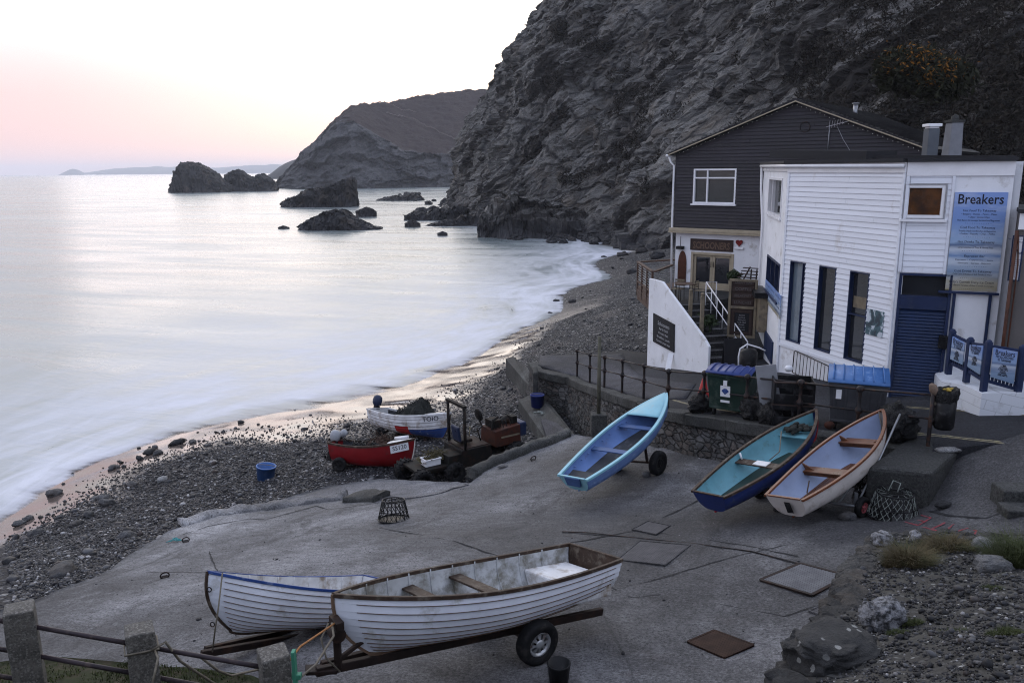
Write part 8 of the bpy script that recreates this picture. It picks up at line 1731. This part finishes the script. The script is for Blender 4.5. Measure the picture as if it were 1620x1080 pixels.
rock_at('boulder', 1252, 1098, None, (.16, .2, .13), 'dark rounded boulder at the bottom edge below the lichen-spotted one', M_BLACKROCK, 8, 4, .25, 1.2, .3, .8, -.05)
rock_at('boulder', 1395, 988, None, (.18, .18, .17), 'upright rock crusted with white lichen behind the big dark boulder', M_WLICHEN, 5, 5, .3, 1.6, .2, .2)
rock_at('stone', 1572, 900, None, (.21, .15, .11), 'smooth pale flat stone lying on the gravel between grass tufts', M_PALESTONE, 7, 4, .12, .9, .3, -.2, -.02)
rock_at('stone', 1553, 868, None, (.13, .1, .1), 'rounded whitish stone near the far edge of the bank', M_PALESTONE, 9, 3, .2, 1.1, .2, .3)
rock_at('stone', 1395, 862, None, (.14, .12, .12), 'ribbed pale stone on the far corner of the rubble wall', M_WLICHEN, 12, 3, .35, 1.8, .2, .3); rock_at('stone', 1447, 856, None, (.12, .09, .10), 'white rough stone behind the brown grass tuft', M_WLICHEN, 15, 3, .3, 1.7, .1, 1.3)
def reg_bank(rg, n): P = np.c_[rg.uniform(2.5, 10.5, n), rg.uniform(3.5, 11.2, n)]; return P[inside(bank_poly, P[:, 0], P[:, 1])]
bank_top = Surf(bank_fn, lambda p, z: .05*fbm(p*2.0, 4))
scatter_stones('gravel', 60000, reg_bank, bank_top, (.0065, .62), None, M_GRIT, seed=16, label='loose gravel and small stones on the bank', cat='gravel', flat=.7)
def tuft(px, py, r, h, n, label, seed, mat=M_GRASSB):
    c = hit(px, py, bank_fn)
    def rg_(rg, n): a = rg.uniform(0, 6.28, n); q = r*np.sqrt(rg.uniform(0, 1, n)); return np.c_[c.x+q*np.cos(a), c.y+q*np.sin(a)*.8]
    grass('grass_tuft', n, rg_, bank_fn, h, label, mat, seed, .0032, True, tuple(c), 1.3, (c.x, c.y, r))
tuft(1436, 892, .30, .30, 2600, 'bushy brown-green grass tuft at the far corner of the bank', 21); tuft(1496, 868, .34, .22, 2200, 'low wide grass tuft in the middle of the far bank edge', 22); tuft(1606, 890, .36, .36, 3000, 'dense dark grass tuft at the edge of the frame beside the pale flat stone', 23, M_GRASSD)
for k, (px, py, r, h, n) in enumerate(((1510, 1000, .14, .05, 400), (1440, 985, .12, .06, 400), (1590, 1000, .16, .05, 500), (1420, 1000, .1, .05, 300), (1570, 930, .12, .05, 300))): tuft(px, py, r, h, n, ('small mossy clump low on the open gravel', 'mossy clump beside the white-crusted rock', 'small mossy clump at the frame edge of the gravel', 'tiny mossy clump in front of the white-crusted rock', 'tiny mossy clump below the pale flat stone')[k], 30+k, M_GRASSD)
# ============================================================ AIR
def haze():
    t = bpy.data.materials.new('sea haze'); t.use_nodes = True; n = t.node_tree
    n.nodes.remove(n.nodes['Principled BSDF']); v = n.nodes.new('ShaderNodeVolumePrincipled'); v.inputs['Density'].default_value = .00013; v.inputs['Color'].default_value = (.95, .95, 1.0, 1); v.inputs['Anisotropy'].default_value = 0.0
    n.links.new(v.outputs[0], n.nodes['Material Output'].inputs['Volume'])
    mb = MB(); a, b, c, e = -9600, 1600, -700, 12000; z0, z1 = -9.5, 125
    mb.hexa([(a, c, z0), (b, c, z0), (b, e, z0), (a, e, z0), (a, c, z1), (b, c, z1), (b, e, z1), (a, e, z1)])
    tag(mb.build('haze', t), kind='stuff')
haze()
